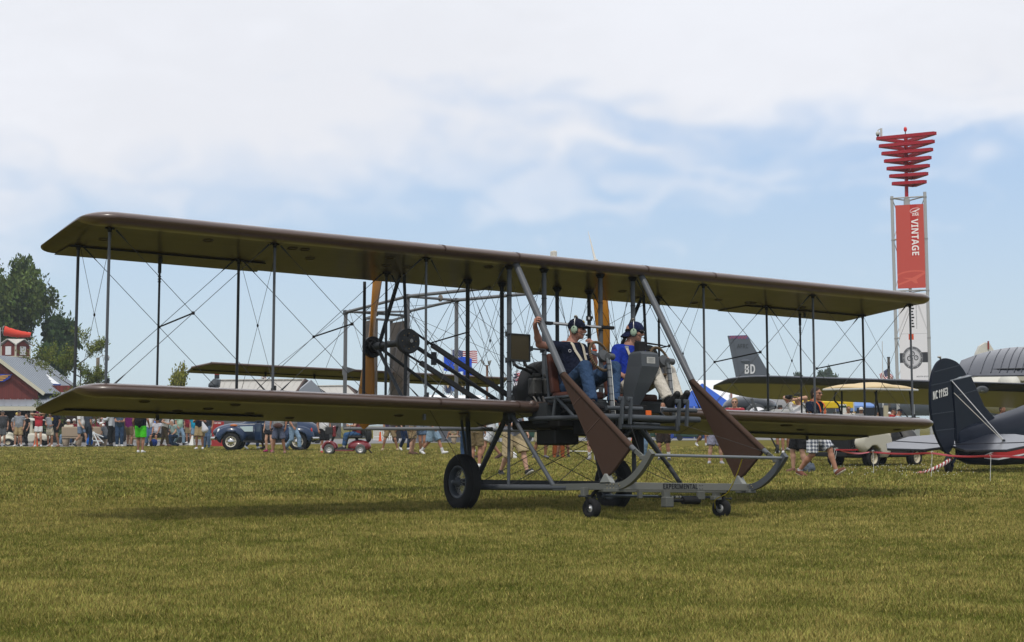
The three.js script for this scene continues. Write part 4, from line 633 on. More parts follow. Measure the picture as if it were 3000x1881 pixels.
  // shorts or trousers
  if (S.legs) {
    const lf = S.legLen ?? 0.85, lo = S.legLoose ?? 0.022, one = (h, n, a) => {
      if (lf <= 1.15) { const d = (lf <= 1 ? n.clone().sub(h) : a.clone().sub(n)).normalize(), q = lf <= 1 ? mix(h, n, lf) : mix(n, a, lf - 1), f = lf <= 1 ? [cone(h, q.clone().addScaledVector(d, 0.08), (0.092 + lo) * k, (0.068 + lo * 1.5) * k)] : [cone(h, n, (0.092 + lo) * k, (0.066 + lo * 1.3) * k), cone(n, q.clone().addScaledVector(d, 0.08), (0.066 + lo * 1.3) * k, (0.064 + lo * 1.5) * k)]; const u = uni(f, 0.03); return [(x, y, z) => Math.max(u(x, y, z), (x - q.x) * d.x + (y - q.y) * d.y + (z - q.z) * d.z)]; }
      const d = a.clone().sub(n).normalize(), q = mix(n, a, lf - 1), f = cone(n, q.clone().addScaledVector(d, 0.06), (0.062 + lo) * k, (0.05 + lo * 0.8) * k); return [cone(h, n, (0.092 + lo * 0.8) * k, (0.060 + lo) * k), (x, y, z) => Math.max(f(x, y, z), (x - q.x) * d.x + (y - q.y) * d.y + (z - q.z) * d.z)];
    };
    const a = uni(one(J.hipL, J.knL, J.anL), 0.02), b2 = uni(one(J.hipR, J.knR, J.anR), 0.02), t = uni(torso(0.012).slice(0, 3), 0.04), wa = pelvis.clone().addScaledVector(up, S.waist ?? 0.09);
    const tt = (x, y, z) => Math.max(t(x, y, z), (x - wa.x) * up.x + (y - wa.y) * up.y + (z - wa.z) * up.z);
    const f = (x, y, z) => smin(smin(a(x, y, z), b2(x, y, z), 0.012), tt(x, y, z), 0.03), b = boundsOf([J.hipL, J.hipR, J.knL, J.knR, ...(lf > 1 ? [J.anL, J.anR] : []), pelvis], 0.2 * k);
    const m = nets(f, b.min, b.max, c); if (m) part(grp, S.legsName ?? (lf > 1.2 ? 'trousers' : 'shorts'), m, S.legs);
  }
  for (const s of ['L', 'R']) {
    const a = J['an' + s], t = J['to' + s];
    if (S.socks) { const d = J['kn' + s].clone().sub(a).normalize(); part(grp, 'sock', tube(a.clone().addScaledVector(UPV, -0.03), a.clone().addScaledVector(d, S.sockH ?? 0.07), 0.05 * k, 0.054 * k, 10), S.socks); }
    if (S.shoes) {
      const d = t.clone().sub(a), heel = a.clone().addScaledVector(J.footUp?.[s] ?? UPV, -0.035 * k).addScaledVector(d, -0.12), f = uni([cone(heel, t, 0.046 * k, 0.04 * k), cone(a, mix(heel, t, 0.55), 0.046 * k, 0.042 * k)], 0.025), b = boundsOf([heel, t, a], 0.09 * k);
      const fu = J.footUp?.[s] ?? UPV, so = heel.clone().addScaledVector(fu, -0.042 * k), lid = a.clone().addScaledVector(fu, 0.05 * k), sh = nets((x, y, z) => Math.max(f(x, y, z), (so.x - x) * fu.x + (so.y - y) * fu.y + (so.z - z) * fu.z, (x - lid.x) * fu.x + (y - lid.y) * fu.y + (z - lid.z) * fu.z), b.min, b.max, Math.min(c * 0.6, 0.02));
      const so2 = sh && part(grp, 'shoe', sh, S.shoes);
      if (S.sole && so2) { const q = nets((x, y, z) => Math.max(f(x, y, z) - 0.004, Math.abs((x - so.x) * fu.x + (y - so.y) * fu.y + (z - so.z) * fu.z - 0.004) - 0.013), b.min, b.max, Math.min(c * 0.6, 0.012)); if (q) part(so2, 'sole', q, S.sole); }
    }
  }
  const P = (geo) => { geo.scale(k, k, k); return geo.applyMatrix4(HM); };
  const hc = S.headCell ?? Math.max(0.006, c * 0.5);
  if (S.hair) { const o = S.hairLong ?? 0, e = ell(0, 0.042, -0.02, 0.086, 0.090, 0.100), e2 = ell(0, -0.03 - o, -0.055, 0.074, 0.08 + o, 0.055), f = (x, y, z) => Math.max(smin(e(x, y, z), e2(x, y, z), 0.03), (z - 0.045 - (y - 0.05) * 0.75), -(y - (z > 0.02 ? 0.055 : -0.2)) * 0.6); const m = nets(f, V(-0.1, -0.15 - 2 * o, -0.135), V(0.1, 0.14, 0.10), hc); if (m) part(grp, 'hair', P(m), S.hair); }
  if (S.cap) {
    const turn = S.capBack ? -1 : 1, cz = z => z * turn, dome = ell(0, 0.045, cz(-0.008), 0.088, 0.094, 0.107);
    const m = nets((x, y, z) => Math.max(dome(x, y, z), (S.capLow ?? 0.035) - y + z * turn * 0.26), V(-0.1, 0.0, -0.125), V(0.1, 0.145, 0.125), hc);
    const vis = []; for (let i = 0; i <= 10; i++) { const a = (i / 10 - 0.5) * 2.3, row = []; for (const [r, y] of [[0.088, 0.052], [0.125, 0.050], [0.165, 0.038]]) { const rr = lerp(0.10, r, 1) * (r > 0.1 ? Math.cos(a * 0.42) : 1); row.push(V(Math.sin(a) * Math.min(rr, 0.09 + (r - 0.088) * 0.35), y - Math.abs(a) * 0.012 - (S.capBack ? (r - 0.088) * 0.75 + 0.03 : 0), cz(Math.cos(a) * rr + 0.006))); } vis.push([...row, ...row.slice().reverse().map(p => p.clone().add(V(0, -0.006, 0)))]); }
    const cp_ = part(grp, S.capName ?? 'cap', P(m), S.cap); part(cp_, 'visor', P(loft(vis)), S.capVisor ?? S.cap);
  }
  if (S.hat) { const b = lathe([[0.001, 0.145], [0.06, 0.145], [0.08, 0.12], [0.09, 0.065], [0.15, 0.055], [0.152, 0.049], [0.09, 0.055]], 24); b.scale(0.95, 1, 1.12); const o = part(grp, 'hat', P(b), S.hat); part(o, 'hat_band', P(lathe([[0.088, 0.085], [0.094, 0.062]], 24).scale(0.96, 1, 1.13)), BLK); }
  if (S.glasses) {
    const len = []; for (const s of [-1, 1]) len.push(ball(0.027, s * 0.032, 0.012, 0.092, 1, 0.72, 0.35)); const o = part(grp, 'sunglasses', P(merge(len)), M(0.008, 0.008, 0.01, 0.12));
    part(o, 'frame', P(merge([tube(V(-0.012, 0.018, 0.10), V(0.012, 0.018, 0.10), 0.003), tube(V(-0.06, 0.018, 0.08), V(-0.082, 0.015, -0.02), 0.003), tube(V(0.06, 0.018, 0.08), V(0.082, 0.015, -0.02), 0.003)])), M(0.02, 0.015, 0.012, 0.4));
  } else if (c < 0.02) for (const s of [-1, 1]) { const e = part(grp, 'eye', P(ball(0.012, s * 0.031, 0.010, 0.076)), M(0.7, 0.68, 0.64, 0.3)); part(e, 'iris', P(ball(0.0055, s * 0.031, 0.010, 0.0845)), M(0.03, 0.02, 0.012, 0.3)); }
  return HM;
}

// ---------- the two men in the biplane ----------
function crew(label) { const o = thing('person', label, 'person'); AM.decompose(o.position, o.quaternion, o.scale); return o; }
const deg = Math.PI / 180, yawV = (yaw, pitch = 0) => V(Math.sin(yaw * deg) * Math.cos(pitch * deg), Math.sin(pitch * deg), Math.cos(yaw * deg) * Math.cos(pitch * deg));
function headset(grp, HM, boomSide) {
  const P = g => g.applyMatrix4(HM), o = part(grp, 'headset', P(bend([V(-0.094, 0.0, -0.012), V(-0.096, 0.07, -0.014), V(-0.065, 0.135, -0.016), V(0, 0.156, -0.018), V(0.065, 0.135, -0.016), V(0.096, 0.07, -0.014), V(0.094, 0.0, -0.012)], 0.006, 30, 6)), STEEL);
  part(o, 'head_pad', P(bend([V(-0.06, 0.145, -0.018), V(-0.03, 0.16, -0.02), V(0.03, 0.16, -0.02), V(0.06, 0.145, -0.018)], 0.015, 12, 8)), M(0.24, 0.21, 0.165, 0.8));
  for (const s of [-1, 1]) { part(o, 'ear_cup', P(ball(0.044, s * 0.108, -0.012, -0.012, 0.62, 1.12, 0.92, 20, 14)), M(0.27, 0.36, 0.27, 0.35)); part(o, 'ear_pad', P(ball(0.046, s * 0.09, -0.012, -0.012, 0.45, 1.15, 0.98, 20, 12)), BLACK); part(o, 'cup_knob', P(ball(0.008, s * 0.133, 0.015, -0.012)), BLACK); }
  part(o, 'microphone', P(merge([bend([V(boomSide * 0.125, -0.03, 0.01), V(boomSide * 0.11, -0.06, 0.07), V(boomSide * 0.06, -0.068, 0.115), V(boomSide * 0.02, -0.066, 0.125)], 0.0035, 14, 5), ball(0.014, boomSide * 0.012, -0.064, 0.126)])), BLACK);
}
{
  const p = crew('seated man in navy polo, cap and jeans gripping the strut beside him');
  const J = { hipL: V(-0.33, 1.475, 0.60), hipR: V(-0.49, 1.475, 0.60), shL: V(-0.245, 1.93, 0.50), shR: V(-0.595, 1.93, 0.58), neck: V(-0.405, 2.02, 0.535), head: V(-0.355, 2.165, 0.575), elR: V(-0.855, 1.965, 0.50), wrR: V(-1.015, 2.165, 0.64), elL: V(-0.15, 1.69, 0.64), wrL: V(-0.265, 1.925, 0.80), knR: V(-0.585, 1.665, 1.05), knL: V(-0.15, 1.675, 1.04), anR: V(-0.66, 1.22, 1.29), anL: V(-0.37, 1.22, 1.31), toR: V(-0.67, 1.165, 1.47), toL: V(-0.38, 1.165, 1.49), fwd: V(0, 0.1, 1), headFwd: yawV(42, -3), headUp: V(0.03, 1, 0.02), inward: { L: V(-1, 0, 0), R: V(1, 0, 0) } };
  const toCam = V(-0.5575, -0.05, 0.8286), imgR = V(0.83, 0.0, 0.558), S = { cell: 0.013, headCell: 0.0045, handCell: 0.003, girth: 1.12, belly: 1.12, skin: M(0.38, 0.185, 0.135, 0.5), shirt: NAVY, sleeve: 0.62, hem: -0.04, legs: DENIM, legLen: 1.93, shoes: BLK, cap: NAVY, glasses: true, capLow: 0.008, handR: { dir: toCam.clone().multiplyScalar(0.62).add(V(0.0, 0.55, 0.0)), palm: imgR, curl: 0.85, thumb: 0.7, spread: 0.03 }, handL: { dir: V(-0.45, 0.85, 0.15), palm: V(-0.6, -0.1, -0.6), curl: 0.75, thumb: 0.85 } };
  const HM = buildPerson(p, J, S), P = g => g.applyMatrix4(HM);
  headset(p, HM, -1);
  part(p, 'moustache', P(merge([cone2(V(-0.004, -0.044, 0.098), V(-0.036, -0.056, 0.083)), cone2(V(0.004, -0.044, 0.098), V(0.036, -0.056, 0.083))])), M(0.62, 0.60, 0.56, 0.9));
  part(p, 'cap_emblem', P(merge([box(0.05, 0.012, 0.004, 0, 0.10, 0.083), box(0.03, 0.012, 0.004, 0, 0.112, 0.074), box(0.036, 0.008, 0.004, 0, 0.089, 0.091)])), M(0.62, 0.42, 0.06, 0.6));
  part(p, 'wristband', rotG(new THREE.TorusGeometry(0.033, 0.009, 6, 20), Math.PI / 2, 0, 0.35).translate(-0.258, 1.90, 0.785), M(0.75, 0.10, 0.03, 0.5));
  const strap = (a, b, w = 0.045) => bend2(a, b, w);
  part(p, 'harness_strap', [ribbon([V(-0.30, 2.005, 0.50), V(-0.315, 1.985, 0.62), V(-0.325, 1.86, 0.69), V(-0.355, 1.66, 0.785), V(-0.38, 1.53, 0.79)], 0.036, V(0.1, 0, 1)), ribbon([V(-0.50, 2.01, 0.52), V(-0.49, 1.985, 0.655), V(-0.475, 1.90, 0.70)], 0.036, V(0, 0, 1)), ribbon([V(-0.475, 1.90, 0.70), V(-0.43, 1.80, 0.745), V(-0.38, 1.66, 0.79), V(-0.34, 1.54, 0.80)], 0.034, V(0, 0, 1)), ribbon([V(-0.52, 1.45, 0.74), V(-0.4, 1.54, 0.795), V(-0.27, 1.46, 0.76)], 0.036, V(0, 0.3, 1))], M(0.46, 0.42, 0.33, 0.85));
  part(p, 'lapel_badge', [rotG(new THREE.TorusGeometry(0.016, 0.003, 5, 16), 0, -0.3, 0).translate(-0.545, 1.89, 0.69)], M(0.6, 0.6, 0.62, 0.4));
  part(p, 'name_patch', box(0.05, 0.02, 0.004, -0.275, 1.87, 0.645), M(0.55, 0.55, 0.6, 0.6));
}
{
  const p = crew('seated pilot in royal blue shirt, backward cap and goggles holding the control wheel');
  const J = { hipL: V(0.50, 1.475, 0.63), hipR: V(0.34, 1.475, 0.63), shL: V(0.635, 1.93, 0.53), shR: V(0.275, 1.945, 0.56), neck: V(0.46, 2.03, 0.55), head: V(0.515, 2.18, 0.585), elR: V(0.13, 1.69, 0.64), wrR: V(0.13, 1.60, 0.87), elL: V(0.70, 1.68, 0.72), wrL: V(0.685, 1.76, 0.985), knR: V(0.42, 1.66, 1.08), knL: V(0.655, 1.67, 1.07), anR: V(0.40, 1.265, 1.40), anL: V(0.545, 1.27, 1.41), toR: V(0.415, 1.36, 1.52), toL: V(0.555, 1.375, 1.535), fwd: V(0, 0.1, 1), headFwd: yawV(53, -2), headUp: V(0.04, 1, 0), inward: { L: V(-1, 0, 0), R: V(1, 0, 0) }, footUp: { L: V(0, 0.75, -0.66), R: V(0, 0.75, -0.66) } };
  const S = { cell: 0.013, headCell: 0.0045, handCell: 0.003, girth: 0.98, skin: M(0.38, 0.20, 0.14, 0.5), shirt: cloth(0.012, 0.035, 0.30), sleeve: 0.95, hem: -0.03, legs: cloth(0.56, 0.52, 0.45), legLen: 1.88, shoes: M(0.012, 0.012, 0.013, 0.5), socks: BLK, sockH: 0.14, cap: cloth(0.012, 0.018, 0.06), capBack: true, capLow: 0.012, handL: { dir: V(-0.15, 0.35, 1.0), palm: V(-0.75, 0.25, 0.1), curl: 0.85, thumb: 0.75 }, handR: { curl: 0.5 } };
  const HM = buildPerson(p, J, S), P = g => g.applyMatrix4(HM);
  headset(p, HM, -1);
  const go = part(p, 'goggles', P(nets((x, y, z) => Math.max(ell(0, 0.012, 0.055, 0.080, 0.036, 0.070)(x, y, z), 0.062 - z), V(-0.09, -0.04, 0.05), V(0.09, 0.06, 0.135), 0.006)), M(0.012, 0.012, 0.013, 0.45));
  part(go, 'lens', P(nets((x, y, z) => Math.max(ell(0, 0.012, 0.058, 0.070, 0.027, 0.071)(x, y, z), 0.10 - z), V(-0.09, -0.04, 0.05), V(0.09, 0.06, 0.135), 0.005)), M(0.14, 0.16, 0.17, 0.08));
  const st = lathe([[0.086, 0.018], [0.089, 0.0], [0.086, -0.014]], 32); st.scale(0.99, 1, 1.18); part(go, 'strap', P(st.translate(0, 0.018, -0.012)), BLK);
  part(p, 'harness_strap', [ribbon([V(0.345, 2.02, 0.50), V(0.345, 2.005, 0.61), V(0.35, 1.91, 0.685), V(0.37, 1.7, 0.755), V(0.41, 1.54, 0.77)], 0.036, V(0, 0, 1)), ribbon([V(0.57, 2.02, 0.5), V(0.57, 1.99, 0.64), V(0.53, 1.7, 0.74)], 0.036, V(0, 0, 1))], M(0.42, 0.38, 0.30, 0.85));
  part(p, 'strap_buckle', box(0.055, 0.05, 0.012, 0.347, 1.975, 0.645, 0.004), STEEL);
}
function cone2(a, b) { return merge([tube(a, b, 0.008, 0.004, 10), ball(0.008, a.x, a.y, a.z)]); }
function ribbon(pts, w, n) { const cv = new THREE.CatmullRomCurve3(pts), N = Math.max(4, pts.length * 5), rr = []; for (let i = 0; i <= N; i++) { const t = i / N, p = cv.getPoint(t), d = cv.getTangent(t), s = d.clone().cross(n).normalize(), q = s.clone().cross(d).normalize(); rr.push([[-w / 2, -0.003], [w / 2, -0.003], [w / 2, 0.003], [-w / 2, 0.003]].map(([a, b]) => p.clone().addScaledVector(s, a).addScaledVector(q, b))); } return loft(rr); }
function bend2(a, b, w) { return ribbon([a, b], w, V(0, 0, 1)); }

// ---------- path, trees, buildings and what stands round the field ----------
{
  const fr = [[-300, 1309.5], [0, 1309.3], [250, 1308.6], [640, 1303.5], [1060, 1300], [1500, 1294], [2050, 1290], [2700, 1288]], bk = [[-300, 1290], [0, 1290], [250, 1289], [640, 1287], [1060, 1285.5], [1500, 1283], [2050, 1281], [2700, 1280]];
  const a = fr.map(p => onGround(...p).setY(0.006)), b = bk.map(p => onGround(...p).setY(0.006));
  const n = tileNoise(64, 61), t = dataTex(128, (u, v) => { const s = 0.8 + 0.3 * n(u, v); return [200 * s, 198 * s, 196 * s]; }); t.repeat.set(30, 3);
  const o = part(scene, 'path', loft([a, b], false, false), new THREE.MeshPhysicalMaterial({ map: t, color: new THREE.Color().setRGB(0.36, 0.36, 0.37), roughness: 0.95, side: THREE.DoubleSide })); tag(o, 'grey paved path along the far edge of the grass', null, null, 'structure');
}
// leaves: a spray of small bent blades
function leafSpray(seed, n, r, L) {
  const R = rng(seed), pos = [], idx = [];
  for (let i = 0; i < n; i++) {
    const d = V(R() * 2 - 1, R() * 2 - 1, R() * 2 - 1).normalize(), p = d.clone().multiplyScalar(r * Math.cbrt(R())), a = V(R() * 2 - 1, R() * 1.2 - 0.8, R() * 2 - 1).normalize(), b = a.clone().cross(V(R() * 2 - 1, R() * 2 - 1, R() * 2 - 1)).normalize(), l = L * (0.6 + 0.8 * R()), k = pos.length / 3;
    const q = [p, p.clone().addScaledVector(a, l * 0.5).addScaledVector(b, l * 0.3), p.clone().addScaledVector(a, l), p.clone().addScaledVector(a, l * 0.5).addScaledVector(b, -l * 0.3)]; q.forEach(v => pos.push(v.x, v.y, v.z)); idx.push(k, k + 1, k + 2, k, k + 2, k + 3);
  }
  const g = new THREE.BufferGeometry(); g.setAttribute('position', new THREE.Float32BufferAttribute(pos, 3)); g.setIndex(idx); g.computeVertexNormals(); g.setAttribute('uv', new THREE.BufferAttribute(new Float32Array(pos.length / 3 * 2), 2)); return g;
}
function tree(label, base, H, W, seed, o = {}) {
  const R = rng(seed), t = thing('tree', label, 'tree', base, 0, o.group), limbs = [], tips = [];
  const grow = (p, d, L, r, lv) => {
    const n = 3; let q = p.clone(), dir = d.clone(); const pts = [q.clone()];
    for (let i = 0; i < n; i++) { dir.add(V((R() - 0.5) * 0.35, (R() - 0.35) * 0.25, (R() - 0.5) * 0.35)).normalize(); q = q.clone().addScaledVector(dir, L / n); pts.push(q); if (lv >= 2 || (lv === 1 && i > 0)) tips.push(q.clone()); }
    for (let i = 0; i < n; i++) limbs.push(tube(pts[i], pts[i + 1], r * (1 - 0.2 * i), r * (1 - 0.2 * (i + 1)), lv > 1 ? 4 : 7));
    if (lv < (o.lv ?? 3)) { const m = lv === 0 ? (o.main ?? 7) : 3 + (R() > 0.5 ? 1 : 0); for (let i = 0; i < m; i++) { const f = lv === 0 ? lerp(o.low ?? 0.3, 1, i / (m - 1)) : 0.35 + 0.65 * R(), k = Math.min(n - 1, Math.floor(f * n)), s = pts[k].clone().lerp(pts[k + 1], f * n - k), az = R() * 6.283 + i * 2.4, up = o.dome && !lv ? lerp(0.35, 1.5, f) : lerp(0.15, 0.85, f * R() + 0.15); const nd = V(Math.cos(az) * (W / H * 1.9), up, Math.sin(az) * (W / H * 1.9)).normalize(); if (lv) nd.lerp(dir, 0.35).normalize(); grow(s, nd, lv === 0 ? W * (o.dome ? 0.30 + 0.26 * Math.sin(Math.PI * Math.min(1, f * 0.95)) : lerp(0.56, 0.36, f)) * (0.7 + 0.6 * R()) : L * (0.5 + 0.25 * R()), r * 0.5, lv + 1); } }
  };
  grow(V(0, 0, 0), V((R() - 0.5) * 0.05, 1, 0), H * (o.trunk ?? 0.72), H * 0.017 * (o.fat ?? 1), 0);
  part(t, 'trunk', limbs, M(0.065, 0.052, 0.04, 0.95));
  const per = o.per ?? 3, sp = leafSpray(seed + 7, o.leaves ?? 26, o.cl ?? W * 0.085, o.leaf ?? 0.34), im = new THREE.InstancedMesh(sp, new THREE.MeshPhysicalMaterial({ color: 0xffffff, roughness: 0.7, side: THREE.DoubleSide, transmission: 0.0, specularIntensity: 0.3 }), tips.length * per), m4 = new THREE.Matrix4(), q = new THREE.Quaternion(), c = new THREE.Color(), col = o.col ?? [0.045, 0.085, 0.02];
  let i = 0; for (const p of tips) for (let k = 0; k < per; k++) { const j = (o.jit ?? W * 0.075); q.setFromEuler(new THREE.Euler(R() * 6, R() * 6, R() * 6)); const s = 0.65 + 0.7 * R(); m4.compose(p.clone().add(V((R() - 0.5) * 2 * j, (R() - 0.5) * 1.4 * j, (R() - 0.5) * 2 * j)), q, V(s, s * 0.8, s)); im.setMatrixAt(i, m4); const l = 0.7 + 0.65 * R(); c.setRGB(col[0] * l * (0.9 + 0.3 * R()), col[1] * l, col[2] * l); im.setColorAt(i++, c); }
  const bb = new THREE.Box3().setFromPoints(tips); const sy = H / (bb.max.y + W * 0.05), sx = (W / 2) / (Math.max(-bb.min.x, bb.max.x) + W * 0.05); t.scale.set(sx, sy, sx); im.name = 'crown'; im.castShadow = im.receiveShadow = true; im.userData.kind = 'stuff'; t.add(im); return t;
}
const gAt = (px, depth) => at(px, 1246, depth).setY(0);
tree('tallest dense green tree behind the red barn', gAt(2, 150), 16.0, 8.6, 101, { dome: 1, main: 13, low: 0.22, per: 3, leaf: 0.42, leaves: 24, jit: 0.8, cl: 0.75, trunk: 0.55, col: [0.072, 0.108, 0.024] });
tree('lower dark green tree to the right of the tall one, behind the barn', gAt(165, 152), 10.6, 4.9, 102, { main: 8, low: 0.3, dome: 1, trunk: 0.55, per: 3, leaf: 0.4, leaves: 24, jit: 0.5, cl: 0.5, col: [0.036, 0.066, 0.018] });
tree('thin young tree with sparse yellow green leaves in front of the barn', gAt(225, 92), 6.5, 5.6, 103, { main: 10, low: 0.22, per: 2, leaf: 0.14, leaves: 17, cl: 0.26, jit: 0.22, col: [0.12, 0.15, 0.028], fat: 0.75, trunk: 0.85, lv: 3 });
tree('small round yellow green tree seen above the lower wing', gAt(512, 108), 5.0, 1.9, 104, { dome: 1, main: 9, low: 0.3, per: 1, leaf: 0.17, leaves: 12, cl: 0.26, jit: 0.14, col: [0.16, 0.165, 0.022], trunk: 0.5, fat: 0.7 });
tree('distant dark tree top left of the pair beyond the navy wing', gAt(2345, 320), 10.2, 6.5, 105, { per: 3, leaf: 0.8, leaves: 22, col: [0.035, 0.06, 0.022] });
tree('distant dark tree top right of the pair beyond the navy wing', gAt(2432, 320), 11.3, 7.5, 106, { per: 3, leaf: 0.8, leaves: 22, col: [0.035, 0.06, 0.022] });
const hedge = (label, px0, px1, depth, h, seed) => { const R = rng(seed), sp = leafSpray(seed, 40, 0.3, 0.14), N = Math.round((px1 - px0) * depth / FOC * 9), im = new THREE.InstancedMesh(sp, new THREE.MeshPhysicalMaterial({ color: 0xffffff, roughness: 0.8, side: THREE.DoubleSide }), N), m4 = new THREE.Matrix4(), q = new THREE.Quaternion(), c = new THREE.Color(); for (let i = 0; i < N; i++) { const p = gAt(lerp(px0, px1, R()), depth + R() * 0.8); p.y = R() * h; q.setFromEuler(new THREE.Euler(R() * 6, R() * 6, 0)); m4.compose(p, q, V(1, 1, 1)); im.setMatrixAt(i, m4); const l = 0.6 + 0.7 * R(); c.setRGB(0.06 * l, 0.09 * l, 0.02 * l); im.setColorAt(i, c); } im.name = numbered('hedge'); im.castShadow = im.receiveShadow = true; tag(im, label, 'hedge', null, 'stuff'); scene.add(im); };
hedge('low green planting behind the spectators beside the benches', 110, 200, 90, 0.9, 71);

// red barn
const boardTex = canvasTex(512, 64, (x, w, h) => { x.fillStyle = '#8a8a8a'; x.fillRect(0, 0, w, h); const R = rng(5); for (let i = 0; i < 32; i++) { const l = 150 + R() * 80 | 0; x.fillStyle = `rgb(${l},${l},${l})`; x.fillRect(i * 16, 0, 14, h); } }, [2.5, 1]);
const BARN = new THREE.MeshPhysicalMaterial({ color: new THREE.Color().setRGB(0.26, 0.042, 0.032), map: boardTex, roughness: 0.85, side: THREE.DoubleSide }), METALR = M(0.30, 0.33, 0.37, 0.42, 0.25), CREAMW = M(0.52, 0.49, 0.38, 0.7);
function seamed(parent, a, b, c, d, m, step, name = 'roof') { // metal roof a-b ridge, d-c eave, with standing seams
  const n = b.clone().sub(a).cross(d.clone().sub(a)).normalize(); if (n.y < 0) n.negate(); const r = part(parent, name, plate([a, b, c, d], 0.06, n), m), N = Math.max(2, Math.round(a.distanceTo(b) / step)), s = [];
  for (let i = 0; i <= N; i++) { const t = i / N, p = a.clone().lerp(b, t).addScaledVector(n, 0.045), q = d.clone().lerp(c, t).addScaledVector(n, 0.045); s.push(bar(p, q, 0.05, 0.05, n)); } const st = part(r, 'roof_seams', s, m); st.userData.kind = 'stuff'; return r;
}
{
  const o = thing('barn', 'red barn with grey metal roof, cupola and deep porch at the left edge', 'barn', at(60, 1246, 104).setY(0));
  const L = p => p.clone().sub(o.position), pt = (px, py, d) => L(at(px, py, d));
  // cross roof behind, gable toward the field
  const ri0 = pt(-420, 1052, 113), ri1 = pt(112, 1052, 113), ea0 = pt(-420, 1168, 107), ea1 = pt(206, 1168, 107), bk1 = pt(196, 1165, 119), bk0 = pt(-420, 1165, 119);
  seamed(o, ri0, ri1, ea1, ea0, METALR, 0.45); seamed(o, ri0, ri1, bk1, bk0, METALR, 0.6); part(o, 'roof_end', plate([ri1, ea1, bk1], 0.05, bk1.clone().sub(ea1).cross(ri1.clone().sub(ea1))), METALR);
  const ap = pt(-14, 1041, 104.5), gr = pt(132, 1152, 104.5), gl = pt(-160, 1152, 104.5);
  part(o, 'wall', plate([pt(-140, 1172, 105), pt(112, 1172, 105), pt(112, 1147, 105), pt(-14, 1054, 105), pt(-140, 1147, 105)], 0.25, V(0, 0, 1)), BARN);
  seamed(o, ap, ap.clone().add(V(0.4, 0, -9)), gr.clone().add(V(0.4, 0, -9)), gr, METALR, 0.5); seamed(o, ap, ap.clone().add(V(0.4, 0, -9)), gl.clone().add(V(0.4, 0, -9)), gl, METALR, 0.5);
  for (const e of [gr, gl]) part(o, 'fascia', bar(ap.clone().add(V(0, -0.06, 0.18)), e.clone().add(V(0, -0.06, 0.18)), 0.08, 0.2), CREAMW);
  part(o, 'wall', [box(17, 1.7, 0.3, pt(-120, 1246, 108).x, 3.3 - 0.6, pt(0, 1246, 108).z)], BARN);
  // porch
  const p0 = pt(-420, 1166, 106), p1 = pt(330, 1166, 106), p2 = pt(336, 1190, 101.5), p3 = pt(-420, 1190, 101.5);
  seamed(o, p0, p1, p2, p3, METALR, 0.45, 'porch_roof'); part(o, 'porch_fascia', bar(p3.clone().add(V(0, -0.14, 0.05)), p2.clone().add(V(0, -0.14, 0.05)), 0.1, 0.24), CREAMW);
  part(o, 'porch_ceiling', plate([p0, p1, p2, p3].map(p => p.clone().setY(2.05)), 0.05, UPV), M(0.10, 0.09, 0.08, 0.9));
  part(o, 'porch_wall', box(19, 2.4, 0.2, pt(-105, 1246, 107).x, 1.1, pt(0, 1246, 107).z), M(0.05, 0.035, 0.03, 0.9));  // deep porch shade is put into this near-black wall colour
  for (const px of [-60, 92, 293]) part(o, 'porch_post', box(0.16, 2.05, 0.16, pt(px, 1246, 102).x, 1.02, pt(0, 1246, 102).z), CREAMW);
  // signboard lying on the roof
  const n = ea1.clone().sub(ri1).cross(ri0.clone().sub(ri1)).normalize(); if (n.y < 0) n.negate(); const sb = [pt(78, 1079, 111.3), pt(112, 1084, 111.1), pt(178, 1134, 108.5), pt(146, 1132, 108.6)].map(p => p.addScaledVector(n, 0.12)); part(o, 'roof_banner', plate(sb, 0.05, n), M(0.66, 0.68, 0.70, 0.6)); part(o, 'roof_banner_edge', [bar(sb[0].clone().addScaledVector(n, 0.03), sb[3].clone().addScaledVector(n, 0.03), 0.1, 0.06, n), bar(sb[3].clone().addScaledVector(n, 0.03), sb[2].clone().addScaledVector(n, 0.03), 0.1, 0.06, n)], M(0.02, 0.05, 0.22, 0.6));
  // winged emblem on the gable
  const em = (x, y) => pt(x, y, 104.7); const E = part(o, 'emblem', plate([em(-44, 1103), em(-10, 1101), em(0, 1096), em(36, 1096), em(28, 1108), em(12, 1118), em(-8, 1121), em(-40, 1118)], 0.06, V(0, 0, 1)), M(0.03, 0.06, 0.36, 0.5)); for (let i = 0; i < 4; i++) part(E, 'feather', bar(em(-36, 1106 + i * 3.6).add(V(0, 0, 0.05)), em(31 - i * 7, 1099 + i * 5).add(V(0, 0, 0.05)), 0.04, 0.05), M(0.62, 0.33, 0.06, 0.5));
  // cupola
  const cu = new THREE.Group(); cu.name = 'cupola'; o.add(cu); cu.position.copy(pt(45, 1066, 112.5)); cu.rotation.y = -0.5;
  part(cu, 'cupola_wall', [box(1.28, 1.25, 1.28, 0, 0.55, 0), ...[0, Math.PI / 2].map(r => rotG(plate([V(-0.64, 1.17, 0.641), V(0.64, 1.17, 0.641), V(0, 1.5, 0.641)], 0.06, V(0, 0, 1)), 0, r, 0))], BARN);
  part(cu, 'trim', [box(1.36, 0.07, 1.36, 0, 0.46, 0), ...[[1, 1], [1, -1], [-1, 1], [-1, -1]].map(([a, b]) => box(0.09, 1.26, 0.09, a * 0.63, 0.55, b * 0.63))], CREAMW);
  for (const r of [0, Math.PI / 2]) part(cu, 'window', rotG(box(0.5, 0.56, 0.06, 0, 0.85, 0.64), 0, r, 0), M(0.62, 0.62, 0.62, 0.5));
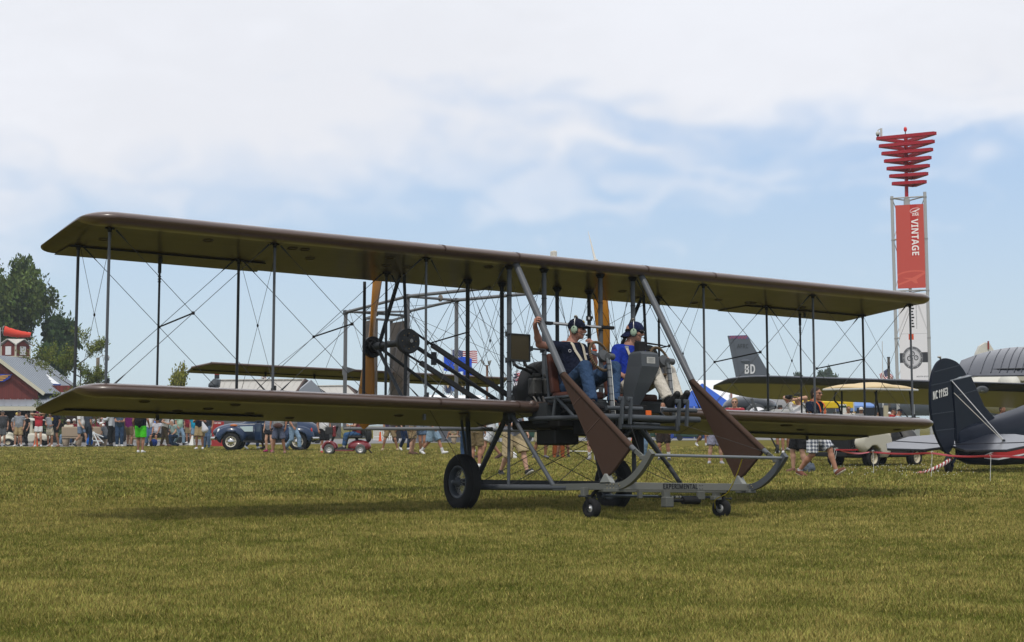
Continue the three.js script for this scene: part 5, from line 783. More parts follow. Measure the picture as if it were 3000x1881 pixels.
  const rf = []; for (const r of [0, Math.PI / 2, Math.PI, -Math.PI / 2]) for (const s of [-1, 1]) rf.push(rotG(plate([V(0, 1.62, 0), V(0, 1.56, 0.78), V(s * 0.82, 1.12, 0.78), V(s * 0.2, 1.5, 0)], 0.05, V(s * 0.5, 1, 0)), 0, r, 0)); part(cu, 'cupola_roof', rf, M(0.48, 0.46, 0.42, 0.6));
}
{ // windsock
  const a = at(12, 969, 108), b = at(90, 981, 108.4), o = thing('windsock', 'orange red windsock streaming to the right above the barn cupola', 'windsock', a.clone().setY(0)), L = p => p.clone().sub(o.position), d = L(b).sub(L(a)).normalize(), rr = [];
  for (let i = 0; i <= 12; i++) { const t = i / 12, r = lerp(0.31, 0.15, t) * (1 + 0.05 * Math.sin(i * 2.3)), c = L(a).lerp(L(b), t).add(V(0, -0.06 * Math.sin(t * 3.1), 0)), x = d.clone().cross(UPV).normalize(), y = x.clone().cross(d), q = []; for (let k = 0; k < 16; k++) q.push(c.clone().addScaledVector(x, r * Math.cos(k * 0.3927)).addScaledVector(y, r * Math.sin(k * 0.3927))); rr.push(q); }
  part(o, 'sock', loft(rr, true, false), M(0.62, 0.055, 0.03, 0.7)); part(o, 'pole', tube(V(-0.25, 0, 0), L(a).add(V(-0.25, 0.2, 0)), 0.05), M(0.4, 0.4, 0.4, 0.5)); part(o, 'ring', [new THREE.TorusGeometry(0.31, 0.02, 6, 20).rotateY(Math.PI / 2).translate(...L(a).toArray()), tube(L(a).add(V(-0.25, 0, 0)), L(a), 0.02)], M(0.3, 0.3, 0.3, 0.5));
}
{ // lamp on the far pole
  const o = thing('street_lamp', 'wooden pole with a small lamp on an arm behind the young tree', 'street lamp', gAt(284, 120)), h = (1246 - 1048) / (FOC / 120) + EYE;
  part(o, 'pole', tube(V(0, 0, 0), V(0, h, 0), 0.16, 0.12), M(0.2, 0.16, 0.12, 0.9)); part(o, 'arm', bend([V(0, h - 0.1, 0), V(0.3, h + 0.15, 0), V(0.62, h + 0.15, 0)], 0.03, 10, 6), M(0.3, 0.3, 0.3, 0.5)); part(o, 'lamp_head', [lathe([[0.05, 0.2], [0.2, 0], [0.16, -0.25], [0.001, -0.27]], 12).translate(0.62, h + 0.05, 0)], M(0.3, 0.31, 0.32, 0.4));
}
// tan metal roofed sheds
function shed(label, ex0, ex1, ridgeY, eaveY, gable, depth, rdx) {
  const o = thing('building', label, 'building', gAt((ex0 + ex1) / 2, depth)), L = p => p.clone().sub(o.position), r0 = L(at(ex0 + rdx, ridgeY + 2, depth)), r1 = L(at(ex1, ridgeY, depth)), e0 = L(at(ex0 - 14, eaveY, depth - 4)), e1 = L(at(ex1 + gable[0], eaveY, depth - 4)), b0 = r0.clone().add(V(0, e0.y - r0.y, -4)), b1 = r1.clone().add(V(1.3, e1.y - r1.y, -4));
  const m = M(0.44, 0.42, 0.38, 0.5, 0.1); seamed(o, r0, r1, e1, e0, m, 0.5); seamed(o, r0, r1, b1, b0, m, 0.9);
  const WD = M(0.10, 0.10, 0.105, 0.85); part(o, 'wall', [plate([e1, b1, b1.clone().setY(0), e1.clone().setY(0)], 0.15, b1.clone().sub(e1).cross(UPV)), box(r1.x - r0.x, e0.y, 0.2, (r0.x + r1.x) / 2, e0.y / 2, e0.z)], WD);
  const gw = plate([e1, r1, b1], 0.12, b1.clone().sub(e1).cross(UPV)); part(o, 'gable_wall', gw, M(0.34, 0.36, 0.39, 0.8));
  part(o, 'fascia', [bar(r1, e1, 0.1, 0.2), bar(r1, b1, 0.1, 0.2)].map(g => g.translate(0.12, 0, 0.06)), M(0.09, 0.055, 0.045, 0.7)); part(o, 'ridge_cap', bar(r0.clone().add(V(0, 0.06, 0)), r1.clone().add(V(0, 0.06, 0)), 0.3, 0.06), M(0.5, 0.48, 0.43, 0.5)); part(o, 'ridge_vent', bar(r0.clone().lerp(e0, 0.13).add(V(0, 0.09, 0)), r1.clone().lerp(e1, 0.13).add(V(0, 0.09, 0)), 0.05, 0.05), M(0.1, 0.095, 0.09, 0.8)); return o;
}
shed('left of the two beige metal roofed sheds above the lower wing', 642, 889, 1113, 1152, [-26], 130, 0);
shed('right of the two beige metal roofed sheds above the lower wing, the lower one', 898, 1014, 1131, 1162, [30], 140, -4);
{ const o = thing('vent_stack', 'dark roof vent with a red topped pipe left of the beige sheds', 'vent', gAt(634, 126)), s = 126 / FOC, Y = y => (1246 - y) * s + EYE, X = x => (x - 634) * s;
  part(o, 'pipe', tube(V(X(634), Y(1110), 0), V(X(634), Y(1097), 0), 0.18), M(0.02, 0.02, 0.022, 0.6)); part(o, 'red_top', tube(V(X(634), Y(1098), 0), V(X(634), Y(1089), 0), 0.185), M(0.5, 0.03, 0.025, 0.6)); part(o, 'hood', [loft([[V(X(612), Y(1134), -0.5), V(X(640), Y(1134), -0.5), V(X(640), Y(1134), 0.5), V(X(612), Y(1134), 0.5)], [V(X(612), Y(1126), -0.4), V(X(642), Y(1122), -0.4), V(X(642), Y(1122), 0.4), V(X(612), Y(1126), 0.4)], [V(X(626), Y(1110), -0.25), V(X(644), Y(1112), -0.25), V(X(644), Y(1112), 0.25), V(X(626), Y(1110), 0.25)]]), box(0.6, Y(1134), 0.8, X(626), Y(1134) / 2, 0)], M(0.05, 0.055, 0.062, 0.6)); }

// flags and banners
function flagCloth(w, h, draw, amp, seed) { const g = new THREE.PlaneGeometry(w, h, 24, 10), p = g.attributes.position; for (let i = 0; i < p.count; i++) { const u = p.getX(i) / w + 0.5, v = p.getY(i) / h; p.setZ(i, amp * u * Math.sin(u * 9 + seed + v * 1.5)); p.setY(i, p.getY(i) - 0.10 * h * u * u + 0.05 * h * Math.sin(u * 8 + seed)); } g.translate(w / 2, 0, 0); g.computeVertexNormals(); return [g, new THREE.MeshPhysicalMaterial({ map: canvasTex(512, 256, draw), roughness: 0.85, side: THREE.DoubleSide, transmission: 0, specularIntensity: 0.2 })]; }
const drawUS = (x, w, h) => { for (let i = 0; i < 13; i++) { x.fillStyle = i % 2 ? '#e9e6e6' : '#a3172a'; x.fillRect(0, i * h / 13, w, h / 13 + 1); } x.fillStyle = '#1d2456'; x.fillRect(0, 0, w * 0.42, h * 7 / 13); x.fillStyle = '#e8e8ee'; for (let r = 0; r < 9; r++) for (let c = 0; c < (r % 2 ? 5 : 6); c++) { x.beginPath(); x.arc((c + (r % 2 ? 1 : 0.5)) * w * 0.42 / 6, (r + 0.5) * h * 7 / 13 / 9, 4.5, 0, 7); x.fill(); } };
function flag(label, px, topPy, depth, w, h, draw, seed, drop = 0) {
  const o = thing('flag', label, 'flag', gAt(px, depth)), t = (1246 - topPy) * depth / FOC + EYE; part(o, 'pole', tube(V(0, 0, 0), V(0, t + 0.15, 0), 0.05, 0.03), M(0.55, 0.55, 0.55, 0.4)); const [g, m] = flagCloth(w, h, draw, 0.14 * h, seed); if (drop) { g.rotateZ(-drop); } g.rotateY(0.2); part(o, 'cloth', g.translate(0.05, t - h / 2, 0), m); return o;
}
flag('American flag flying to the right behind the chain guides', 1323, 1026, 118, 1.75, 0.86, drawUS, 0.5);
const drawBlue = (x, w, h) => { x.fillStyle = '#2450c8'; x.fillRect(0, 0, w, h); x.strokeStyle = '#b7c0e0'; x.lineWidth = 4; x.beginPath(); x.arc(w * 0.48, h * 0.5, h * 0.24, 0, 7); x.stroke(); x.fillStyle = '#c9a23a'; x.beginPath(); x.moveTo(w * 0.48, h * 0.62); x.lineTo(w * 0.18, h * 0.36); x.lineTo(w * 0.34, h * 0.52); x.lineTo(w * 0.46, h * 0.66); x.lineTo(w * 0.62, h * 0.52); x.lineTo(w * 0.8, h * 0.36); x.closePath(); x.fill(); };
flag('blue flag with a yellow winged emblem below the American flag', 1298, 1045, 116, 1.95, 1.0, drawBlue, 1.8);
flag('small plain blue flag hanging under the winged one', 1356, 1072, 117, 0.75, 0.62, (x, w, h) => { x.fillStyle = '#2450c8'; x.fillRect(0, 0, w, h); }, 3, 0.3);
flag('American flag hanging slack on the tall thin pole beside the tower', 2588, 1072, 110, 0.95, 0.72, drawUS, 2.2, 1.0);
part(scene.children.at(-1), 'mast', tube(V(0, 0, 0), V(0, (1246 - 1000) * 110 / FOC + EYE, 0), 0.035, 0.02), M(0.5, 0.5, 0.5, 0.4));
{ const o = thing('post', 'plain dark post standing between the slack flag and the tower', 'post', gAt(2606, 104)); part(o, 'shaft', tube(V(0, 0, 0), V(0, (1246 - 1048) * 104 / FOC + EYE, 0), 0.09, 0.08), M(0.09, 0.08, 0.07, 0.8)); part(o, 'cap', tube(V(0, (1246 - 1049) * 104 / FOC + EYE, 0), V(0, (1246 - 1046) * 104 / FOC + EYE, 0), 0.1), M(0.05, 0.05, 0.05, 0.7)); }
function featherFlag(label, px0, px1, py0, py1, depth, words, col) {
  const o = thing('feather_flag', label, 'feather flag', gAt(px0, depth)), s = depth / FOC, Y = y => (1246 - y) * s + EYE, w = (px1 - px0) * s, pts = []; const y0 = Y(py1), y1 = Y(py0);
  const sh = [V(0.05, y0, 0)]; for (let i = 0; i <= 10; i++) { const a = i / 10 * Math.PI / 2; sh.push(V(0.05 + w * (1 - Math.cos(a)), lerp(y1 - w, y1, Math.sin(a)), 0)); } sh.push(V(w, y0 - 0.1, 0)); const f = part(o, 'sail', plate(sh, 0.012, V(0, 0, 1)), M(...col, 0.85));
  part(o, 'pole', bend([V(0, 0, 0), V(0, (y0 + y1) / 2, 0), V(0.08, y1 - w * 0.3, 0), V(w * 0.9, y1 + 0.03, 0)], 0.02, 24, 6), M(0.2, 0.2, 0.2, 0.5));
  words.forEach(([t, size, x, y, c]) => { const g = textGeo(t, size, 0, 0.006); g.rotateZ(Math.PI / 2 - 0.12); part(f, 'lettering', g.translate(w * x, lerp(y0, y1, y), 0.008), M(...c, 0.7)); });
}
featherFlag('white feather flag with red and navy lettering left of the engine', 1502, 1522, 1086, 1130, 100, [['300', 0.22, 0.8, 0.55, [0.5, 0.04, 0.05]], ['EM', 0.26, 0.42, 0.52, [0.03, 0.03, 0.08]]], [0.68, 0.66, 0.76]);
featherFlag('small white and orange lettered flag behind the left shed', 764, 779, 1088, 1118, 150, [['PAF', 0.3, 0.6, 0.5, [0.03, 0.03, 0.06]]], [0.62, 0.55, 0.52]);
{ // hanging chevron banners on a frame
  const o = thing('banner_rack', 'rack of navy chevron banners above the white tents', 'banner', gAt(1331, 112)), s = 112 / FOC, P = (x, y, z = 0) => V((x - 1331) * s, (1246 - y) * s + EYE, z);
  part(o, 'banner', plate([P(1301, 1126), P(1313, 1126), P(1325, 1153), P(1312, 1153), P(1301, 1146)], 0.03, V(0, 0, 1)), M(0.16, 0.165, 0.19, 0.8)); part(o, 'banner', plate([P(1306, 1126, 0.05), P(1330, 1126, 0.05), P(1316, 1153, 0.05), P(1307, 1153, 0.05)], 0.03, V(0, 0, 1)), M(0.03, 0.042, 0.09, 0.8)); part(o, 'banner', plate([P(1322, 1131, 0.1), P(1345, 1131, 0.1), P(1343, 1147, 0.1), P(1322, 1147, 0.1)], 0.03, V(0, 0, 1)), M(0.10, 0.16, 0.34, 0.8)); part(o, 'banner', plate([P(1344, 1126, 0.05), P(1362, 1126, 0.05), P(1362, 1156, 0.05), P(1354, 1156, 0.05), P(1345, 1138, 0.05)], 0.03, V(0, 0, 1)), M(0.035, 0.045, 0.085, 0.8));
  for (const [x, y] of [[1312, 1134], [1355, 1135]]) part(o, 'emblem', plate([P(x - 5, y - 6, 0.09), P(x + 5, y - 6, 0.09), P(x, y + 5, 0.09)], 0.02, V(0, 0, 1)), M(0.42, 0.32, 0.2, 0.8));
  part(o, 'post', [tube(P(1314, 1246).setY(0), P(1314, 1124), 0.04), tube(P(1349, 1246).setY(0), P(1349, 1124), 0.04), tube(P(1300, 1124), P(1364, 1124), 0.03)], M(0.5, 0.5, 0.5, 0.4));
}
{ // floodlight pole
  const o = thing('floodlight_pole', 'brown wooden pole with two floodlights behind the chain guides', 'floodlight', gAt(1427, 125)), s = 125 / FOC, P = (x, y, z = 0) => V((x - 1427) * s, (1246 - y) * s + EYE, z);
  part(o, 'pole', tube(V(0, 0, 0), P(1427, 1070), 0.10, 0.09), M(0.17, 0.09, 0.055, 0.9)); part(o, 'cross_arm', tube(P(1418, 1071), P(1434, 1071), 0.03), GREYD);
  part(o, 'floodlight', loft([[P(1428, 1058, -0.2), P(1440, 1056, -0.2), P(1440, 1056, 0.2), P(1428, 1058, 0.2)], [P(1430, 1068, -0.1), P(1435, 1071, -0.1), P(1435, 1071, 0.1), P(1430, 1068, 0.1)]]), M(0.22, 0.22, 0.2, 0.4)); part(o, 'floodlight', loft([[P(1407, 1056, -0.12), P(1411, 1054, -0.12), P(1411, 1054, 0.12), P(1407, 1056, 0.12)], [P(1416, 1070, -0.1), P(1420, 1067, -0.1), P(1420, 1067, 0.1), P(1416, 1070, 0.1)]]), M(0.2, 0.2, 0.19, 0.4));
}
{ const o = thing('satellite_dish', 'small pale dish above the lower wing near the engine', 'dish', gAt(1462, 105)), h = (1246 - 1156) * 105 / FOC + EYE; part(o, 'dish', rotG(lathe([[0.001, 0], [0.1, 0.01], [0.2, 0.05], [0.24, 0.1]], 18), 0, 0, -1.1).translate(0.05, h, 0), M(0.6, 0.6, 0.6, 0.5)); part(o, 'mast', tube(V(0, 0, 0), V(0, h, 0), 0.03), GREYD); }

// tents
function tent(label, px, depth, w, dd, eave, peak, col, o = {}) {
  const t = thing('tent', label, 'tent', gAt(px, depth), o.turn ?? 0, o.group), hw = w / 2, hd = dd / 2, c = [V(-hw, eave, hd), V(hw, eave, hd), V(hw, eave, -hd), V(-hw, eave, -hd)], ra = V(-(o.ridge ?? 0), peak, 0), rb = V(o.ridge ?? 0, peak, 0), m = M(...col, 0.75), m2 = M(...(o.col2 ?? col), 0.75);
  const tri = (ps, n) => plate(ps, 0.03, n); const rg = o.ridge ?? 0;
  part(t, 'roof_panel', rg ? tri([c[0], c[1], rb, ra], V(0, hd, peak - eave)) : tri([c[0], c[1], rb], V(0, hd, peak - eave)), m); part(t, 'roof_panel', rg ? tri([c[2], c[3], ra, rb], V(0, hd, eave - peak)) : tri([c[2], c[3], ra], V(0, hd, eave - peak)), m);
  part(t, 'roof_panel', tri([c[1], c[2], rb], V(peak - eave, hw - rg, 0)), m2); part(t, 'roof_panel', tri([c[3], c[0], ra], V(eave - peak, hw - rg, 0)), m2);
  for (let i = 0; i < 4; i++) { const a = c[i], b = c[(i + 1) % 4]; part(t, 'valance', plate([a, b, b.clone().add(V(0, -0.28, 0)), a.clone().add(V(0, -0.28, 0))], 0.02, b.clone().sub(a).cross(UPV)), i % 2 ? m2 : m); part(t, 'leg', tube(V(a.x, 0, a.z), a, 0.035), M(0.5, 0.5, 0.5, 0.4)); }
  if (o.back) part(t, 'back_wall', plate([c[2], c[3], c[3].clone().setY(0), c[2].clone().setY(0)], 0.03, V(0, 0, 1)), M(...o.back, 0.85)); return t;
}
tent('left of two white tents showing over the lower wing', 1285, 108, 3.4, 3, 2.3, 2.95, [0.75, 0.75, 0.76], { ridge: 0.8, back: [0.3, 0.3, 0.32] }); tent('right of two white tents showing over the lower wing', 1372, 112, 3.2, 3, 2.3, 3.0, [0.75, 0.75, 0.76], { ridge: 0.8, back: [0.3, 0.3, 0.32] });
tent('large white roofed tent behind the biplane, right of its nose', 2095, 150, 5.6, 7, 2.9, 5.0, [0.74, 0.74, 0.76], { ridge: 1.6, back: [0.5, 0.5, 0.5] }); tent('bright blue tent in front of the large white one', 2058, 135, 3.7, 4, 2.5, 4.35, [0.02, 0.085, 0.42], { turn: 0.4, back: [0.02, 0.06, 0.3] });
tent('yellow tent behind the walking man', 2405, 88, 2.8, 3, 2.2, 2.45, [0.62, 0.43, 0.01], { ridge: 0.9 }); tent('blue and white tent behind the golf cart', 2508, 95, 1.7, 2.6, 2.1, 2.55, [0.16, 0.27, 0.55], { ridge: 0.3, col2: [0.05, 0.07, 0.2] });
{ const o = thing('booth', 'dark navy booth wall with a cream post behind the golf cart', 'booth', gAt(2580, 92)); part(o, 'wall', box(1.9, 2.0, 1.6, 0, 1.0, -0.8), M(0.016, 0.02, 0.03, 0.85)); part(o, 'post', box(0.24, 2.1, 0.2, 0.26, 1.05, 0.12), M(0.42, 0.38, 0.27, 0.8)); part(o, 'side_panel', box(1.4, 1.5, 0.1, 1.4, 0.75, 0), M(0.5, 0.52, 0.5, 0.7)); }
{ const o = thing('sign_board', 'small white sign with red squares beside the yellow tent', 'sign', gAt(2470, 86)); part(o, 'panel', box(0.36, 0.7, 0.04, 0, 1.75, 0), M(0.6, 0.6, 0.58, 0.7)); part(o, 'panel_mark', [box(0.07, 0.07, 0.01, -0.1, 1.55, 0.024), box(0.07, 0.07, 0.01, 0.03, 1.55, 0.024)], M(0.5, 0.06, 0.05, 0.7)); part(o, 'stripe', box(0.34, 0.1, 0.01, 0, 1.98, 0.024), M(0.02, 0.06, 0.05, 0.7)); part(o, 'post', box(0.05, 1.4, 0.05, 0, 0.7, 0), GREYD); }

// tower with sculpture and banners
{
  const D = 88, o = thing('tower', 'tall lattice tower with red stacked triangle sculpture and hanging banners', 'tower', gAt(2665, D)), s = D / FOC, P = (x, y, z = 0) => V((x - 2665) * s, ((1246 - y) * s + EYE) * 1.0, z), ST = M(0.42, 0.42, 0.42, 0.45, 0.3);
  const legs = [[2622, 572, 2634, 0.0], [2709, 565, 2719, 0.75], [2683, 580, 2690, -1.0]];
  const bases = legs.map(([x0, y0, x1, z]) => [V((x1 - 2665) * s, 0, z), P(x0, y0, z)]); bases.forEach(([a, b]) => { part(o, 'leg', tube(a, b, 0.085, 0.08, 14), ST); });
  const lv = [578, 700, 852, 990, 1112]; const onLeg = (k, y) => { const [a, b] = bases[k], h = (1246 - y) * s + EYE; return a.clone().lerp(b, h / b.y); };
  for (const y of lv) { for (const [a, b] of [[0, 1], [1, 2], [2, 0]]) part(o, 'cross_bar', tube(onLeg(a, y), onLeg(b, y), 0.035), ST); for (const k of [0, 1, 2]) { const p = onLeg(k, y + 4); part(o, 'leg_collar', tube(p, p.clone().add(V(0, 0.06, 0)), 0.1), M(0.3, 0.3, 0.3, 0.5, 0.3)); } }
  for (let i = 0; i + 1 < lv.length; i++) for (const [a, b] of [[1, 2], [2, 0]]) { part(o, 'brace', tube(onLeg(a, lv[i]), onLeg(b, lv[i + 1]), 0.02), ST); part(o, 'brace', tube(onLeg(b, lv[i]), onLeg(a, lv[i + 1]), 0.02), ST); }
  // banners on the front face
  const face = (x, y) => { const a = onLeg(0, y), b = onLeg(1, y), t = x; return a.lerp(b, t).add(V(0, 0, 0.06)); };
  const bann = (y0, y1, m, name) => { const g = loft([0, 0.25, 0.5, 0.75, 1].map(t => [0.09, 0.26, 0.43, 0.6, 0.77, 0.94].map(x => face(x, lerp(y0, y1, t)).add(V(0, 0, 0.012 * Math.sin(x * 12 + t * 5))))), false, false); const uv = g.attributes.uv; let k = 0; for (let i = 0; i < 5; i++) for (let j = 0; j < 6; j++) uv.setXY(k++, j / 5, 1 - i / 4); return part(o, name, g, m); };
  const red = canvasTex(512, 1480, (x, w, h) => {
    x.fillStyle = '#c2564e'; x.fillRect(0, 0, w, h); x.fillStyle = 'rgba(176,36,38,0.55)'; x.fillRect(w * 0.52, 0, w * 0.24, h * 0.62);
    x.fillStyle = '#f2eeee'; x.save(); x.translate(w * 0.56, h * 0.175); x.rotate(Math.PI / 2); x.font = 'bold 178px sans-serif'; x.scale(0.86, 1); x.textBaseline = 'middle'; x.fillText('VINTAGE', 0, -w * 0.11); x.restore();
    x.save(); x.translate(w * 0.70, h * 0.085); x.strokeStyle = '#f2eeee'; x.lineWidth = 7; x.beginPath(); x.ellipse(0, -14, 92, 44, -0.12, 0.9, 6.0); x.stroke(); x.beginPath(); x.moveTo(-80, 6); x.lineTo(70, -42); x.lineTo(78, -30); x.lineTo(10, -2); x.lineTo(36, 20); x.lineTo(-8, 6); x.closePath(); x.fill(); x.font = 'italic bold 66px sans-serif'; x.textAlign = 'center'; x.fillText('EAA', 0, 78); x.restore();
    x.save(); x.translate(w * 0.5, h * 0.87); x.strokeStyle = '#d2685a'; x.lineWidth = 26; x.beginPath(); x.ellipse(20, -20, 300, 90, -0.05, 2.6, 6.4); x.stroke(); x.fillStyle = '#d2685a'; x.beginPath(); x.moveTo(-260, 110); x.lineTo(-40, 40); x.lineTo(-170, 0); x.lineTo(10, 10); x.lineTo(240, -90); x.lineTo(260, -60); x.lineTo(90, 40); x.lineTo(120, 110); x.lineTo(60, 105); x.lineTo(0, 60); x.lineTo(-250, 140); x.closePath(); x.fill(); x.restore();
  });
  bann(600, 846, new THREE.MeshPhysicalMaterial({ map: red, roughness: 0.7, side: THREE.DoubleSide, specularIntensity: 0.3 }), 'red_banner');
  const wat = canvasTex(512, 1480, (x, w, h) => {
    x.fillStyle = '#e2e1e6'; x.fillRect(0, 0, w, h); x.fillStyle = '#c9c8cd'; x.beginPath(); x.moveTo(0, h * 0.42); x.lineTo(w * 0.55, 0); x.lineTo(w * 0.62, 0); x.lineTo(w, h * 0.4); x.lineTo(w, h * 0.43); x.lineTo(w * 0.58, h * 0.05); x.lineTo(0, h * 0.44); x.fill();
    x.fillStyle = '#aaa9ae'; x.fillRect(0, h * 0.46, w, 5); x.fillStyle = '#d2542e'; x.fillRect(w * 0.34, h * 0.465, w * 0.18, h * 0.065);
    x.fillStyle = '#55565c'; for (let i = 0; i < 26; i++) x.fillRect(w * 0.62, h * (0.06 + i * 0.0135), 18, 7); x.fillStyle = '#1e1e22'; for (let i = 0; i < 9; i++) x.fillRect(w * 0.46, h * (0.10 + i * 0.034), 30 + 10 * (i % 3), 26);
    const cx = w * 0.46, cy = h * 0.735, r = w * 0.37; x.fillStyle = '#3d3e44'; x.fillRect(0, cy - 82, w * 0.2, 164); x.fillRect(w * 0.72, cy - 92, w * 0.28, 170);
    x.fillStyle = '#77787e'; x.beginPath(); x.arc(cx, cy, r, 0, 7); x.fill(); x.fillStyle = '#3a3b41'; x.beginPath(); x.arc(cx, cy, r * 0.93, 0, 7); x.fill(); x.fillStyle = '#a9aab0'; x.beginPath(); x.arc(cx, cy, r * 0.80, 0, 7); x.fill(); x.fillStyle = '#c8c8ce'; x.beginPath(); x.arc(cx, cy, r * 0.68, 0, 7); x.fill();
    for (let i = 0; i < 60; i++) { const a = i / 60 * 6.283; x.strokeStyle = '#e6e6ea'; x.lineWidth = i % 5 ? 3 : 9; x.beginPath(); x.moveTo(cx + Math.cos(a) * r * 0.83, cy + Math.sin(a) * r * 0.83); x.lineTo(cx + Math.cos(a) * r * 0.91, cy + Math.sin(a) * r * 0.91); x.stroke(); }
    for (const [dx, dy] of [[-0.32, 0.05], [0.34, 0.0], [0.0, -0.36]]) { x.fillStyle = '#4a4b51'; x.beginPath(); x.arc(cx + dx * r, cy + dy * r, r * 0.23, 0, 7); x.fill(); x.fillStyle = '#b9bac0'; x.beginPath(); x.arc(cx + dx * r, cy + dy * r, r * 0.15, 0, 7); x.fill(); x.strokeStyle = '#222'; x.lineWidth = 5; x.beginPath(); x.moveTo(cx + dx * r, cy + dy * r); x.lineTo(cx + dx * r + 16, cy + dy * r - 22); x.stroke(); }
    x.strokeStyle = '#2a2a2e'; x.lineWidth = 9; x.beginPath(); x.moveTo(cx, cy); x.lineTo(cx + 8, cy + r * 0.55); x.stroke(); x.beginPath(); x.moveTo(cx, cy); x.lineTo(cx - r * 0.35, cy - r * 0.3); x.stroke();
    x.fillStyle = '#55565c'; x.font = 'bold 34px sans-serif'; x.fillText('BOOTH 43121', w * 0.58, h * 0.955);
  });
  bann(860, 1118, new THREE.MeshPhysicalMaterial({ map: wat, roughness: 0.75, side: THREE.DoubleSide, specularIntensity: 0.3 }), 'watch_banner');
  // red sculpture: seven triangular frames shrinking downwards
  const RS = M(0.36, 0.016, 0.030, 0.45), cx = 2667, mast = part(o, 'mast', box(0.16, P(0, 392).y - P(0, 600).y, 0.16, P(cx, 500).x, P(0, 496).y, -0.1), RS);
  part(o, 'mast_base', box(0.26, 0.5, 0.26, P(cx, 500).x, P(0, 592).y, -0.1), ST);
  for (let i = 0; i < 7; i++) {
    const t = i / 6, xl = lerp(2571, 2614, t), xr = lerp(2739, 2708, t), yl = lerp(405, 537, t), yr = lerp(389, 529, t), xb = lerp(2652, 2676, t), hgt = 0.165;
    const zr = lerp(1.3, 0.55, t), zl = lerp(-0.35, -0.2, t), zb = lerp(-1.55, -0.85, t), y = P(0, (yl + yr) / 2).y;
    const A3 = [V((xr - 2665) * (D - zr) / FOC, y, zr), V((xl - 2665) * (D - zl) / FOC, y, zl), V((xb - 2665) * (D - zb) / FOC, y, zb)].map((p, k) => { const px = [xr, xl, xb][k], z = [zr, zl, zb][k]; p.x = at(px, 400, D - z).x - o.position.x; return p; });
    const f = new THREE.Group(); f.name = 'triangle_frame'; o.add(f);
    for (let k = 0; k < 3; k++) part(f, 'beam', bar(A3[k], A3[(k + 1) % 3], 0.2, hgt, UPV), RS);
    const c = V(P(cx, 0).x, y - 0.02, -0.1); for (let k = 0; k < 3; k++) part(f, 'spoke', bar(c, A3[k], 0.08, 0.08, UPV), M(0.42, 0.05, 0.06, 0.5));
  }
  const top = P(2666, 372, -0.1); part(o, 'beacon', [ball(0.09, top.x, top.y, top.z, 1, 1.5, 1)], new THREE.MeshPhysicalMaterial({ color: new THREE.Color().setRGB(0.6, 0.02, 0.02), roughness: 0.2 })); part(o, 'beacon_stem', tube(P(2666, 392, -0.1), top, 0.025), GREYD);
  const cm = at(2579, 390, D + 0.3).sub(o.position); part(o, 'camera', [box(0.1, 0.4, 0.1, cm.x + 0.05, cm.y + 0.05, cm.z), bend([V(cm.x, cm.y + 0.2, cm.z), V(cm.x - 0.1, cm.y + 0.18, cm.z), V(cm.x - 0.13, cm.y + 0.06, cm.z)], 0.025, 8, 6), ball(0.11, cm.x - 0.13, cm.y - 0.02, cm.z, 1, 1.1, 1)], M(0.5, 0.5, 0.48, 0.4));
  part(o, 'camera_dome', ball(0.085, cm.x - 0.13, cm.y - 0.1, cm.z), BLACK);
}

